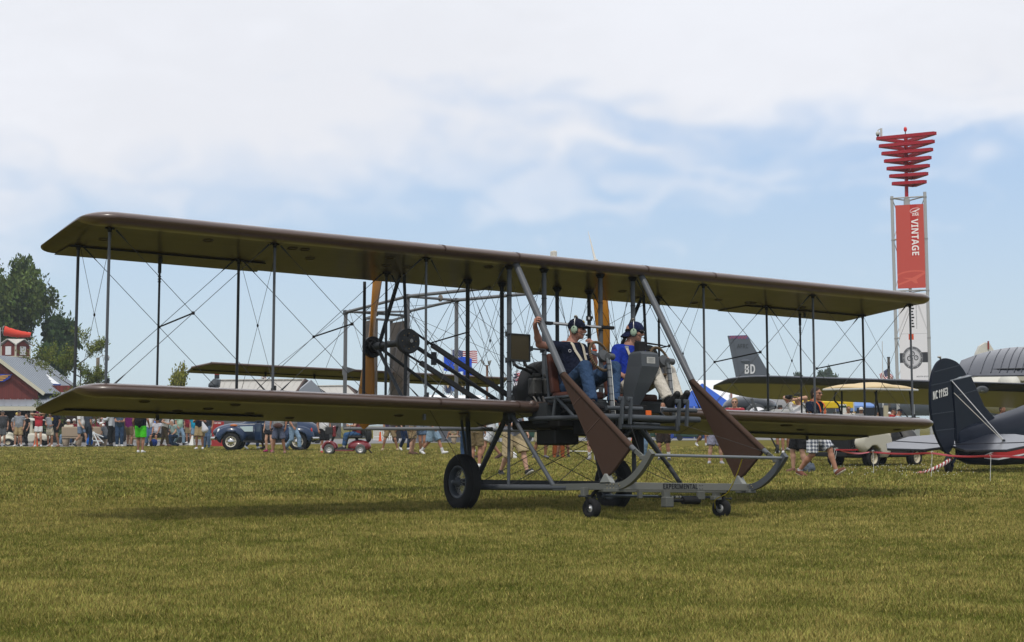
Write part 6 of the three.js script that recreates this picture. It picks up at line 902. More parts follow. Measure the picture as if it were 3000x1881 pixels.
// bomber far behind
{
  const D = 235, s = D / FOC, o = thing('bomber', 'grey bomber with a tall lettered tail fin parked far behind', 'airplane', gAt(2200, D)), P = (x, y, z = 0) => V((x - 2200) * s, (1246 - y) * s + EYE, z), BG = M(0.068, 0.078, 0.098, 0.7);
  const fin = part(o, 'fin', plate([P(2134, 984), P(2189, 982), P(2194, 988), P(2285, 1150), P(2166, 1150)], 0.5, V(0, 0, 1)), BG);
  part(fin, 'rudder_line', bar(P(2148, 990, 0.28), P(2176, 1148, 0.28), 0.06, 0.06), M(0.05, 0.055, 0.065, 0.6));
  const chk = []; for (let i = 0; i < 12; i++) for (let j = 0; j < 2; j++) if ((i + j) % 2) chk.push(plate([P(2139 + i * 4.2, 984.5 + j * 4, 0.27), P(2143.2 + i * 4.2, 984.5 + j * 4, 0.27), P(2143.2 + i * 4.2, 988.5 + j * 4, 0.27), P(2139 + i * 4.2, 988.5 + j * 4, 0.27)], 0.02, V(0, 0, 1))); part(fin, 'check_band', plate([P(2138, 984, 0.25), P(2190, 983, 0.25), P(2195, 993, 0.25), P(2140, 993, 0.25)], 0.03, V(0, 0, 1)), M(0.08, 0.05, 0.2, 0.7)); const ck = part(fin, 'checks', chk, M(0.30, 0.05, 0.05, 0.7)); ck.userData.kind = 'stuff';
  let g = textGeo('AFRC', 0.6, 1.55, 0.03); g.translate(...P(2177, 1014.5, 0.26).toArray()); part(fin, 'lettering', g, M(0.012, 0.013, 0.017, 0.7));
  g = textGeo('BD', 1.3, 1.42, 0.03); const p = P(2199, 1083, 0.26); part(fin, 'lettering', g.clone().translate(p.x - 0.06, p.y + 0.06, p.z), M(0.62, 0.63, 0.65, 0.7)); part(fin, 'lettering', g.clone().translate(p.x + 0.03, p.y - 0.03, p.z - 0.02), M(0.035, 0.037, 0.045, 0.7));
  part(fin, 'fairing', ball(0.7, ...P(2185, 1058, 0.2).toArray(), 1, 0.36, 0.5), BG);
  const fus = lathe([[0.001, 0], [0.8, 0.3], [1.15, 1.2], [1.35, 4], [1.6, 9], [1.7, 20], [1.7, 40], [0.9, 46], [0.001, 48]], 24); fus.rotateZ(-Math.PI / 2); fus.translate(...P(2082, 1182).toArray()); part(o, 'fuselage', fus, BG);
  part(o, 'tailplane', plate([P(2190, 1186, 1), P(2300, 1180, 1), P(2350, 1184, 8), P(2290, 1190, 8)], 0.3, UPV), BG); part(o, 'marking', [box(0.5, 1.1, 0.05, P(2120, 0).x, P(0, 1166).y, 1.32), box(0.4, 0.9, 0.05, P(2138, 0).x, P(0, 1164).y, 1.38)], M(0.09, 0.05, 0.06, 0.7));
  part(o, 'landing_gear', [tube(V(6, 0.4, 1), P(2330, 1190), 0.25), tube(V(20, 0.4, 1), V(20, P(0, 1190).y, 0), 0.25), ball(0.6, 6, 0.6, 1, 1, 1, 0.5), ball(0.6, 20, 0.6, 1, 1, 1, 0.5)], BLACK);
}
{ // mast beside the bomber
  const o = thing('banner_mast', 'white and rust coloured slim mast in front of the bomber', 'mast', gAt(2141, 70)), s = 70 / FOC; part(o, 'mast', box(0.09, (1246 - 1124) * s + EYE, 0.07, 0.03, ((1246 - 1124) * s + EYE) / 2, 0, 0.02), M(0.30, 0.17, 0.16, 0.7)); part(o, 'white_half', box(0.05, 2.0, 0.075, -0.04, 1.3, 0), M(0.6, 0.6, 0.6, 0.6)); part(o, 'stay', [tube(V(0, 2.7, 0), V(-0.95, 1.6, 0), 0.012), tube(V(0, 2.7, 0), V(0.75, 1.8, 0), 0.012)], GREYD);
}
{ // small airplane with its nose to us
  const D = 62, o = thing('small_airplane', 'small parked airplane with white nose and dark canopy behind the right wing', 'airplane', gAt(2215, D)), s = D / FOC, P = (x, y, z = 0) => V((x - 2215) * s, (1246 - y) * s + EYE, z);
  part(o, 'cowling', ball(0.36, ...P(2216, 1210).toArray(), 1.05, 0.7, 1.6), M(0.72, 0.72, 0.73, 0.35)); part(o, 'canopy', nets((x, y, z) => ell(...P(2215, 1190, -1.6).toArray(), 1.0, 0.42, 1.4)(x, y, z), P(2215, 1190, -1.6).add(V(-1.1, -0.5, -1.5)), P(2215, 1190, -1.6).add(V(1.1, 0.5, 1.5)), 0.06), M(0.02, 0.024, 0.03, 0.2));
  part(o, 'propeller', [bar(P(2211, 1208, 0.62), P(2195, 1168, 0.62), 0.10, 0.03, V(0, 0, 1), 0.012), bar(P(2213, 1208, 0.62), P(2262, 1196, 0.62), 0.08, 0.03, V(0, 0, 1), 0.012)], M(0.07, 0.075, 0.08, 0.4)); part(o, 'wing', plate([P(2090, 1203, -0.6), P(2340, 1203, -0.6), P(2330, 1200, -1.8), P(2100, 1200, -1.8)], 0.1, UPV), M(0.5, 0.5, 0.5, 0.4)); part(o, 'fuselage', loft([[0.34, 0.3], [0.4, -1.5], [0.12, -5]].map(([r, z]) => Array.from({ length: 12 }, (_, i) => P(2215, 1210, z).add(V(Math.cos(i * 0.5236) * r, Math.sin(i * 0.5236) * r, 0))))), M(0.05, 0.055, 0.06, 0.5)); part(o, 'wheel', [tube(V(-0.8, 0.18, 0), V(-0.72, 0.18, 0), 0.18), tube(V(0.8, 0.18, 0), V(0.72, 0.18, 0), 0.18), tube(V(-0.76, 0.18, 0), P(2205, 1216), 0.03), tube(V(0.76, 0.18, 0), P(2225, 1216), 0.03)], BLACK);
  const q = thing('propeller_airplane', 'grey airplane with a striped propeller blade beside the golf cart', 'airplane', gAt(2290, 66)), t = 66 / FOC, Q = (x, y, z = 0) => V((x - 2290) * t, (1246 - y) * t + EYE, z); part(q, 'propeller', bar(Q(2255, 1181), Q(2285, 1206), 0.14, 0.04, V(0, 0, 1), 0.016), M(0.16, 0.16, 0.15, 0.5)); part(q, 'blade_tip', bar(Q(2252, 1178.5), Q(2256, 1182), 0.145, 0.045, V(0, 0, 1)), M(0.6, 0.6, 0.6, 0.5)); part(q, 'nose', ball(0.5, ...Q(2292, 1212, -0.7).toArray(), 1, 1, 1.5), M(0.18, 0.18, 0.18, 0.5)); part(q, 'fuselage', ball(0.7, ...Q(2300, 1205, -3).toArray(), 1, 1, 3), M(0.2, 0.2, 0.2, 0.5)); part(q, 'wing', box(7, 0.12, 1.4, 0, Q(0, 1216).y, -2.2, 0.05), M(0.2, 0.2, 0.2, 0.5)); part(q, 'wheel', [tube(V(-1, 0.3, -1.8), V(-0.85, 0.3, -1.8), 0.3), tube(V(1, 0.3, -1.8), V(0.85, 0.3, -1.8), 0.3), tube(V(-0.9, 0.3, -1.8), V(-0.9, Q(0, 1216).y, -2), 0.05), tube(V(0.9, 0.3, -1.8), V(0.9, Q(0, 1216).y, -2), 0.05)], BLACK);
}

// navy airplanes at the right
const NAVYG = new THREE.MeshPhysicalMaterial({ color: new THREE.Color().setRGB(0.005, 0.008, 0.018), roughness: 0.34, specularIntensity: 0.22, side: THREE.DoubleSide });
const NAVYW = new THREE.MeshPhysicalMaterial({ color: new THREE.Color().setRGB(0.014, 0.018, 0.032), roughness: 0.35, clearcoat: 1, clearcoatRoughness: 0.22, side: THREE.DoubleSide });
const NAVYU = NAVYW;
{ // wing whose nose faces us
  const o = thing('navy_airplane', 'navy airplane whose long wing stretches behind the golf cart, nose toward us', 'airplane', gAt(3080, 46)), L = p => p.clone().sub(o.position), a = L(at(2098, 1107, 49)), b = L(at(3150, 1140, 45)), back = V(0.05, -0.50, -1.95), N = 26, top = [], bot = [];
  for (let i = 0; i <= N; i++) {
    const t = i / N, u = 1 - Math.pow(1 - Math.min(1, t / 0.18 + 0.0001), 2.2), le = a.clone().lerp(b, t), f0 = 0.42 * (1 - Math.sqrt(u)), T = [], B = [], th = 0.08 + 0.92 * Math.sqrt(u);
    for (let k = 0; k <= 12; k++) { const q = (k / 12) ** 1.6, c = lerp(f0, 1 - 0.5 * (1 - u), q), p = le.clone().addScaledVector(back, c), e = (0.13 * Math.sin(Math.PI * Math.sqrt(Math.max(0, q * 0.98 + 0.001)) ** 0.9)) * th; T.push(p.clone().add(V(0, 0.075 * th + e * 0.8 - q * 0.06, 0.0))); B.push(p.clone().add(V(0, (q < 0.06 ? -0.075 * Math.sqrt(q / 0.06) : -0.075) * th + 0.075 * th * (q < 0.02 ? 1 : 0) + q * 0.06, 0))); }
    top.push([...B.slice(0, 4).reverse(), ...T]); bot.push(B.slice(3));
  }
  const w = part(o, 'wing', loft(top, false, false), NAVYW); part(w, 'underside', loft(bot, false, false), NAVYU);
  const lp = L(at(2878, 1142, 45.9)), lens = part(w, 'landing_light', nets((x, y, z) => ell(lp.x, lp.y, lp.z, 0.17, 0.11, 0.16)(x, y, z), lp.clone().addScalar(-0.25), lp.clone().addScalar(0.25), 0.025), M(0.25, 0.26, 0.27, 0.15)); part(lens, 'reflector', ball(0.06, lp.x - 0.02, lp.y - 0.03, lp.z + 0.12, 1, 0.8, 0.6), STEEL);
  const f = []; for (const [z, r, y] of [[1.4, 0.35, 1.7], [1.2, 0.62, 1.7], [-0.5, 0.7, 1.65], [-2.5, 0.65, 1.45], [-6.5, 0.15, 0.8]]) f.push(Array.from({ length: 16 }, (_, i) => V(Math.cos(i * 0.3927) * r + 1.2, y + Math.sin(i * 0.3927) * r * 1.1, z))); part(o, 'fuselage', loft(f), NAVYG);
  part(o, 'wheel', [rotG(new THREE.CylinderGeometry(0.38, 0.38, 0.18, 24), 0, 0, Math.PI / 2).translate(0.3, 0.38, 0.7), rotG(new THREE.CylinderGeometry(0.38, 0.38, 0.18, 24), 0, 0, Math.PI / 2).translate(2.1, 0.38, 0.7)], RUBBER); part(o, 'gear_leg', [tube(V(0.3, 0.38, 0.7), V(0.8, 1.3, 0.3), 0.05), tube(V(2.1, 0.38, 0.7), V(1.6, 1.3, 0.3), 0.05)], NAVYG);
}
{ // lettered tail close by
  const D0 = 37.2, o = thing('navy_biplane', 'glossy navy airplane with lettered rudder, tail toward us at the right edge', 'airplane', onGround(2780, 1388)), fw = V(0.70, 0, -0.714), sd = V(0.714, 0, 0.70);   // forward; its right side, toward us
  const base = at(2800, 1246, D0 + 0.2).setY(0), nrm = sd;
  const Q = (px, py) => { const d = ray(px, py), c = V(0, EYE, 0), t = base.clone().sub(c).dot(nrm) / d.dot(nrm); return c.addScaledVector(d, t).sub(o.position); };
  const curve = pts => new THREE.CatmullRomCurve3(pts.map(p => Q(...p)), false, 'catmullrom', 0.5).getPoints(pts.length * 3);
  const rud = part(o, 'rudder', plate([...curve([[2793, 1300], [2775, 1330], [2755, 1306], [2736, 1262], [2726, 1210], [2723, 1150], [2728, 1100], [2741, 1067], [2757, 1052], [2775, 1050], [2800, 1060], [2817, 1078], [2829, 1098]]), Q(2783, 1114), Q(2790, 1200)], 0.06, nrm), NAVYG);
  for (const [x0, y0, x1, y1] of [[2733, 1090, 2806, 1071], [2724, 1129, 2783, 1117], [2726, 1214, 2790, 1205], [2737, 1262, 2792, 1256]]) part(rud, 'rib', bar(Q(x0, y0).addScaledVector(nrm, 0.032), Q(x1, y1).addScaledVector(nrm, 0.032), 0.02, 0.012, nrm), M(0.02, 0.026, 0.042, 0.4));
  const g = textGeo('NC 11153', 0.175, 0.62, 0.006); const yx = fw.clone(), yy = UPV.clone(), zz = sd.clone(); g.applyMatrix4(new THREE.Matrix4().makeBasis(yx.clone().add(V(0, 0.17, 0)).normalize(), yy, zz)); const tp = Q(2751, 1153).addScaledVector(nrm, 0.034); part(rud, 'lettering', g.translate(tp.x, tp.y, tp.z), M(0.72, 0.72, 0.7, 0.6));
  part(rud, 'tail_light', [ball(0.035, ...Q(2752, 1046).toArray(), 1.3, 0.7, 1), tube(Q(2757, 1053), Q(2753, 1047), 0.02)], M(0.35, 0.34, 0.32, 0.4, 0.4));
  const fin = part(o, 'fin', plate([Q(2787, 1115), Q(2841, 1102), Q(2858, 1140), Q(2880, 1190), Q(2916, 1230), Q(2800, 1292)], 0.08, nrm), NAVYG); part(fin, 'rib', bar(Q(2797, 1160).addScaledVector(nrm, 0.042), Q(2860, 1142).addScaledVector(nrm, 0.042), 0.02, 0.012, nrm), M(0.02, 0.026, 0.042, 0.4)); part(fin, 'top_edge', bar(Q(2780, 1115), Q(2842, 1101), 0.07, 0.02, UPV), M(0.3, 0.32, 0.35, 0.3));
  // fuselage
  const o0 = Q(2805, 1290).setY(0), f = []; for (const [sx, w, b, t] of [[0, 0.06, 0.30, 0.92], [0.5, 0.2, 0.18, 1.05], [1.6, 0.36, 0.14, 1.22], [3.0, 0.46, 0.15, 1.45], [4.5, 0.5, 0.2, 1.75], [6.5, 0.5, 0.45, 2.0], [8, 0.42, 0.75, 1.95]]) { const r = []; for (let i = 0; i < 20; i++) { const a = i / 20 * 6.283, ca = Math.cos(a), sa = Math.sin(a); r.push(o0.clone().addScaledVector(fw, sx).addScaledVector(sd, w * Math.sign(ca) * Math.abs(ca) ** 0.6).setY((b + t) / 2 + (t - b) / 2 * Math.sign(sa) * Math.abs(sa) ** 0.7)); } f.push(r); }
  const fu = part(o, 'fuselage', loft(f), NAVYG);
  const off = (s, w, y) => o0.clone().addScaledVector(fw, s).addScaledVector(sd, w).setY(y), sw = s => s < 1.6 ? lerp(0.2, 0.36, (s - 0.5) / 1.1) : s < 3 ? lerp(0.36, 0.46, (s - 1.6) / 1.4) : lerp(0.46, 0.5, Math.min(1, (s - 3) / 1.5));
  for (const [y, h, m] of [[0, 0.125, M(0.7, 0.7, 0.7, 0.5)], [0, 0.085, M(0.45, 0.02, 0.02, 0.5)]]) { const st = []; for (let s = 0.72; s < 5; s += 0.25) st.push(s); part(fu, h > 0.1 ? 'white_stripe' : 'red_stripe', loft(st.map(s => { const tp_ = Math.min(1, (s - 0.7) / 0.5), c = 0.35 + (s - 0.72) * 0.098, hh = h * (0.25 + 0.75 * tp_), w = sw(s) + (h > 0.1 ? 0.006 : 0.010); return [off(s, w, c - hh), off(s, w + 0.004, c + hh)]; }), false, false), m); }
  // tailplane: both halves
  const tp0 = Q(2800, 1305), near = [tp0.clone().addScaledVector(fw, -0.15), tp0.clone().addScaledVector(fw, 1.0), tp0.clone().addScaledVector(fw, 1.0).addScaledVector(sd, 0.9), tp0.clone().addScaledVector(fw, 0.7).addScaledVector(sd, 1.6), tp0.clone().addScaledVector(fw, 0.0).addScaledVector(sd, 1.75), tp0.clone().addScaledVector(fw, -0.45).addScaledVector(sd, 1.45), tp0.clone().addScaledVector(fw, -0.5).addScaledVector(sd, 0.5)], tilt = (p) => p.clone().add(V(0, p.clone().sub(tp0).dot(fw) * 0.22, 0)), mir = p => p.clone().addScaledVector(sd, -2 * p.clone().sub(tp0).dot(sd));
  const tn = V(0, 1, 0).addScaledVector(fw, -0.22).normalize();
  for (const h of [near, near.map(mir)]) { const e = part(o, 'tailplane', plate(h.map(tilt), 0.06, tn), NAVYW); part(e, 'hinge_line', bar(tilt(h[0].clone().addScaledVector(fw, 0.1)).addScaledVector(tn, 0.032), tilt(h[4].clone().addScaledVector(fw, 0.25)).addScaledVector(tn, 0.032), 0.025, 0.012, tn), BLACK); part(o, 'tailplane_strut', tube(tilt(h[0].clone().lerp(h[3], 0.55)), Q(2806, 1345), 0.022), NAVYG); }
  const wa = tilt(near[0].clone().lerp(near[3], 0.6)).addScaledVector(tn, 0.04); part(o, 'brace_wire', tube(Q(2784, 1116).addScaledVector(nrm, 0.04), wa, 0.011), M(0.6, 0.6, 0.6, 0.35, 0.4)); part(o, 'brace_wire', tube(Q(2790, 1151).addScaledVector(nrm, 0.04), wa.clone().add(V(-0.03, 0, 0)), 0.009), M(0.5, 0.48, 0.42, 0.4, 0.4)); part(o, 'wire_fitting', ball(0.035, wa.x, wa.y, wa.z, 1, 0.7, 1), GREYD);
  // tail wheel
  const tw = V(0, 0, 0).addScaledVector(fw, 0); part(o, 'tail_wheel', [rotG(lathe([[0.05, -0.06], [0.16, -0.065], [0.195, -0.035], [0.20, 0], [0.195, 0.035], [0.16, 0.065], [0.05, 0.06], [0.05, -0.06]], 28), 0, 0, Math.PI / 2).rotateY(-0.5).translate(0, 0.2, 0)], RUBBER); part(o, 'tail_wheel_leg', [tube(V(0.05, 0.2, 0.05), Q(2806, 1330), 0.03), tube(V(0.06, 0.17, 0.1), V(0.1, 0.17, -0.05), 0.03)], NAVYG);
  // upper wing, its top toward us
  const te0 = at(2856, 1101, 45).sub(o.position), te1 = at(3180, 1097, 41.5).sub(o.position), upv = V(0.75, 0.80, -1.45), W = [], n = 30; for (let i = 0; i <= n; i++) { const t = i / n, e = Math.sqrt(1 - (1 - Math.min(1, t / 0.3)) ** 2), row = []; for (let k = 0; k <= 16; k++) { const q = k / 16, tp_ = te0.clone().lerp(te1, t).add(V(-0.55 * (1 - e), 0.0, 0)); const r = i % 2 ? 0 : 0.012; row.push(tp_.addScaledVector(upv, q * (0.55 + 0.45 * e)).add(V(0, 0.13 * Math.sin(q * Math.PI) * e + (q > 0.05 && q < 0.95 ? r : 0), 0))); } W.push(row); }
  const uw = part(o, 'upper_wing', loft(W, false, false), NAVYW); part(uw, 'underside', loft(W.map(r => r.map((p, k) => p.clone().add(V(0, -0.03 - 0.16 * Math.sin(k / 16 * Math.PI), 0)))), false, false), NAVYU); for (let i = 1; i < n; i += 2) part(uw, 'rib_tape', bend(W[i].slice(1, 16).map(p => p.clone().add(V(0, 0.012, 0))), 0.014, 16, 5), NAVYW); const al = q => V(0, 0.13 * Math.sin(q * Math.PI) + 0.02, 0).addScaledVector(upv, q); part(uw, 'aileron_gap', bar(te0.clone().lerp(te1, 0.02).add(al(0.13)), te1.clone().add(al(0.13)), 0.05, 0.02, V(0, 1, 0.5)), BLACK); part(uw, 'aileron_horn', [ball(0.04, ...te0.clone().lerp(te1, 0.48).add(al(0.22)).toArray(), 1.5, 0.7, 1), ball(0.04, ...te0.clone().lerp(te1, 0.4).add(al(0.12)).toArray(), 1.4, 0.8, 1)], BLACK);
  part(o, 'wing_strut', [tube(off(6, 0, 2.0), te1.clone().addScaledVector(upv, 0.5), 0.05)], NAVYG);
}
{ // white flying boat behind
  const o = thing('flying_boat', 'white and blue flying boat with rounded fin behind the navy wings', 'airplane', gAt(2960, 75)), s = 75 / FOC, P = (x, y, z = 0) => V((x - 2960) * s, (1246 - y) * s + EYE, z), W = M(0.56, 0.55, 0.50, 0.5);
  part(o, 'fin', plate([[2845, 1200], [2856, 1060], [2862, 1035], [2872, 1014], [2888, 1004], [2900, 1006], [2914, 1028], [2925, 1062], [2935, 1200]].map(p => P(...p)), 0.35, V(0, 0, 1)), W); part(o, 'beacon', [tube(P(2896, 1024, 0.2), P(2896, 1000, 0.2), 0.04)], M(0.25, 0.05, 0.04, 0.5));
  part(o, 'hull', nets((x, y, z) => ell(...P(3010, 1150).toArray(), 3.0, 1.05, 1.1)(x, y, z), P(3010, 1150).add(V(-3.2, -1.2, -1.2)), P(3010, 1150).add(V(3.2, 1.2, 1.2)), 0.12), W); part(o, 'nose', nets((x, y, z) => ell(...P(2935, 1130, 1.2).toArray(), 0.45, 0.5, 0.8)(x, y, z), P(2935, 1130, 1.2).addScalar(-1), P(2935, 1130, 1.2).addScalar(1), 0.06), W); part(o, 'blue_stripe', [box(0.14, 0.9, 0.3, P(2877, 0).x, P(0, 1125).y, 0.1)], M(0.07, 0.16, 0.34, 0.5)); part(o, 'step', [box(1.5, 0.35, 0.5, P(3000, 0).x, P(0, 1108).y, 1.0, 0.05)], M(0.42, 0.40, 0.33, 0.6)); part(o, 'cradle', [box(3, 0.7, 0.3, 0.5, 0.35, 0)], GREYD);
}

// ---------- vehicles and small things on the field ----------
function wheelAt(parent, x, y, z, r, w, tyreM, rimM, o = {}) {   // axle along z, outer face +z (or -z)
  const s = o.face ?? 1, g = new THREE.Group(); g.name = 'wheel'; parent.add(g);
  const ty = lathe([[r * 0.62, -w / 2], [r * 0.9, -w / 2], [r, -w * 0.28], [r, w * 0.28], [r * 0.9, w / 2], [r * 0.62, w / 2], [r * 0.62, -w / 2]], 32); ty.rotateX(Math.PI / 2); part(g, 'tyre', ty.translate(x, y, z), tyreM);
  const ri = lathe([[0.001, w * 0.1], [r * 0.2, w * 0.28], [r * 0.28, w * 0.2], [r * 0.5, w * 0.12], [r * 0.57, w * 0.46], [r * 0.64, w * 0.48], [r * 0.62, -w * 0.4]], 32); ri.rotateX(Math.PI / 2); if (s < 0) ri.rotateY(Math.PI); part(g, 'rim', ri.translate(x, y, z), rimM);
  if (o.cap) { const c = lathe([[r * o.cap, w * 0.3], [r * o.cap * 0.9, w * 0.48], [r * o.cap * 0.5, w * 0.62], [0.001, w * 0.68]], 24); c.rotateX(Math.PI / 2); if (s < 0) c.rotateY(Math.PI); part(g, 'hub_cap', c.translate(x, y, z), M(0.6, 0.6, 0.6, 0.15, 0.9)); }
  if (o.holes) for (let i = 0; i < 8; i++) part(g, 'rim_slot', ball(r * 0.06, x + r * 0.46 * Math.cos(i * 0.785), y + r * 0.46 * Math.sin(i * 0.785), z + s * w * 0.2, 1, 1, 0.5), BLACK);
  return g;
}
{ // small rounded saloon car, nose to the left, side toward us
  const k = 1.15, p = gAt(783, depthOf(1319)), o = thing('car', 'dark blue rounded vintage car parked side on behind walking people', 'car', p, Math.PI); o.scale.setScalar(k);   // local +x is the rear after turning: nose points +x before
  const BL = new THREE.MeshPhysicalMaterial({ color: new THREE.Color().setRGB(0.011, 0.028, 0.072), roughness: 0.3, specularIntensity: 0.5, clearcoat: 0.35, clearcoatRoughness: 0.1, side: THREE.DoubleSide });
  const wb = 1.2, body = uni([ell(0, 0.62, 0, 1.75, 0.36, 0.62), ell(1.05, 0.66, 0, 0.88, 0.33, 0.52), ell(-1.15, 0.68, 0, 0.80, 0.42, 0.56)], 0.12), cab = ell(-0.25, 0.98, 0, 1.05, 0.56, 0.58);
  const fend = []; for (const s of [-1, 1]) for (const x of [wb, -wb]) fend.push(ell(x + (x > 0 ? 0.02 : -0.03), 0.52, s * 0.60, 0.56, 0.36, 0.2));
  const cut = []; for (const s of [-1, 1]) for (const x of [wb, -wb]) cut.push((X, Y, Z) => Math.max(Math.hypot(X - x, Y - 0.33) - 0.36, 0.30 - s * Z));
  const f = (x, y, z) => { let d = smin(body(x, y, z), cab(x, y, z), 0.1); for (const q of fend) d = smin(d, q(x, y, z), 0.05); d = Math.max(d, 0.26 - y); for (const q of cut) d = Math.max(d, -q(x, y, z)); return d; };
  part(o, 'body', nets(f, V(-2.1, 0.15, -0.95), V(2.1, 1.65, 0.95), 0.045), BL);
  for (const s of [-1, 1]) {
    for (const x of [wb, -wb]) wheelAt(o, x, 0.32, s * 0.66, 0.32, 0.17, RUBBER, M(0.68, 0.64, 0.54, 0.4), { face: s, cap: 0.38, holes: true });
    part(o, 'running_board', box(1.5, 0.07, 0.2, 0, 0.32, s * 0.72, 0.02), BLACK); part(o, 'headlight', ball(0.11, 1.66, 0.68, s * 0.58, 0.6, 1, 0.9), M(0.65, 0.66, 0.66, 0.15)); part(o, 'turn_signal', ball(0.07, 1.12, 0.90, s * 0.60, 2, 0.7, 0.8), M(0.42, 0.12, 0.03, 0.3)); part(o, 'tail_light', ball(0.07, -1.68, 0.70, s * 0.60, 0.6, 1.7, 0.9), M(0.4, 0.02, 0.02, 0.3));
    part(o, 'window', [plate([V(0.42, 1.04, s * 0.575), V(-0.42, 1.04, s * 0.575), V(-0.36, 1.38, s * 0.45), V(0.12, 1.38, s * 0.45)], 0.03, V(0, 0.3, s)), plate([V(-0.5, 1.04, s * 0.575), V(-1.0, 1.04, s * 0.54), V(-0.8, 1.3, s * 0.45), V(-0.46, 1.37, s * 0.45)], 0.03, V(0, 0.3, s))], M(0.02, 0.025, 0.03, 0.1));
    part(o, 'trim', bend([V(1.3, 0.86, s * 0.55), V(0.8, 0.93, s * 0.63), V(0, 0.95, s * 0.63), V(-1.0, 0.93, s * 0.60)], 0.012, 20, 5), STEEL);
  }
  for (const x of [1, -1]) part(o, 'bumper', [bend([V(x * 1.72, 0.44, -0.85), V(x * 1.93, 0.44, -0.5), V(x * 1.98, 0.44, 0), V(x * 1.93, 0.44, 0.5), V(x * 1.72, 0.44, 0.85)], 0.055, 20, 8), ...[-0.4, 0.4].map(z => tube(V(x * 1.96, 0.36, z), V(x * 1.96, 0.62, z), 0.03))], M(0.55, 0.55, 0.55, 0.2, 0.9));
  for (const s of [1]) { part(o, 'door_decal', plate([V(0.90, 0.86, -0.665), V(0.42, 0.88, -0.665), V(0.42, 0.68, -0.665), V(0.72, 0.68, -0.665)], 0.012, V(0, 0, 1)), M(0.45, 0.56, 0.58, 0.5)); part(o, 'door', plate([V(0.33, 0.36, -0.64), V(0.36, 0.98, -0.62), V(0.05, 0.98, -1.1), V(0.02, 0.38, -1.1)], 0.05, V(0.85, 0, -0.5)), BL); part(o, 'door_opening', box(0.62, 0.5, 0.04, 0.03, 0.62, -0.615, 0.01), BLACK); part(o, 'steering_wheel', new THREE.TorusGeometry(0.15, 0.015, 6, 20).rotateY(1.2).translate(0.22, 0.98, -0.4), BLACK); }
}
{ // mobility scooter, facing left
  const o = thing('mobility_scooter', 'dark red four wheeled mobility scooter with black basket, ridden to the left', 'mobility scooter', onGround(1012, 1331), Math.PI), k = 1.12; o.scale.setScalar(k);
  const RD = new THREE.MeshPhysicalMaterial({ color: new THREE.Color().setRGB(0.16, 0.01, 0.016), roughness: 0.3, clearcoat: 0.5, side: THREE.DoubleSide }), TY = M(0.09, 0.095, 0.09, 0.85);
  for (const s of [-1, 1]) { wheelAt(o, 0.5, 0.165, s * 0.22, 0.165, 0.12, TY, ALU, { face: s }); wheelAt(o, -0.5, 0.165, s * 0.24, 0.165, 0.13, TY, ALU, { face: s }); part(o, 'fender', [bend([V(0.72, 0.2, s * 0.22), V(0.62, 0.36, s * 0.22), V(0.45, 0.38, s * 0.22), V(0.32, 0.2, s * 0.2)], 0.05, 14, 8)], RD); }
  part(o, 'deck', box(0.7, 0.06, 0.44, 0.05, 0.16, 0, 0.02), BLACK); part(o, 'rear_body', nets((x, y, z) => Math.max(ell(-0.45, 0.25, 0, 0.38, 0.22, 0.26)(x, y, z), 0.14 - y), V(-0.9, 0.1, -0.35), V(0, 0.55, 0.35), 0.03), RD); part(o, 'front_body', nets((x, y, z) => Math.max(ell(0.5, 0.24, 0, 0.26, 0.2, 0.2)(x, y, z), 0.14 - y), V(0.2, 0.1, -0.3), V(0.8, 0.5, 0.3), 0.03), RD); part(o, 'side_rail', box(0.6, 0.04, 0.46, 0.02, 0.125, 0, 0.01), RD);
  part(o, 'tiller', [tube(V(0.48, 0.3, 0), V(0.26, 0.9, 0), 0.04), tube(V(0.26, 0.9, -0.25), V(0.26, 0.9, 0.25), 0.02)], BLACK); part(o, 'tiller_cover', box(0.12, 0.36, 0.26, 0.36, 0.74, 0, 0.03).rotateZ(0), RD); part(o, 'basket', [box(0.24, 0.24, 0.34, 0.52, 0.76, 0, 0.03)], M(0.03, 0.03, 0.032, 0.7));
  part(o, 'seat', box(0.44, 0.09, 0.44, -0.32, 0.56, 0, 0.04), BLACK); part(o, 'seat_post', tube(V(-0.4, 0.3, 0), V(-0.35, 0.55, 0), 0.05), BLACK); part(o, 'seat_back', box(0.08, 0.5, 0.42, -0.58, 0.84, 0, 0.035), BLACK); part(o, 'hanging_bag', nets((x, y, z) => ell(-0.74, 0.62, 0, 0.11, 0.24, 0.18)(x, y, z), V(-0.9, 0.3, -0.3), V(-0.6, 0.95, 0.3), 0.03), M(0.025, 0.026, 0.028, 0.9)); part(o, 'anti_tip_bar', [tube(V(-0.7, 0.18, 0.1), V(-0.82, 0.06, 0.1), 0.02), ball(0.03, -0.82, 0.05, 0.1)], BLACK);
}
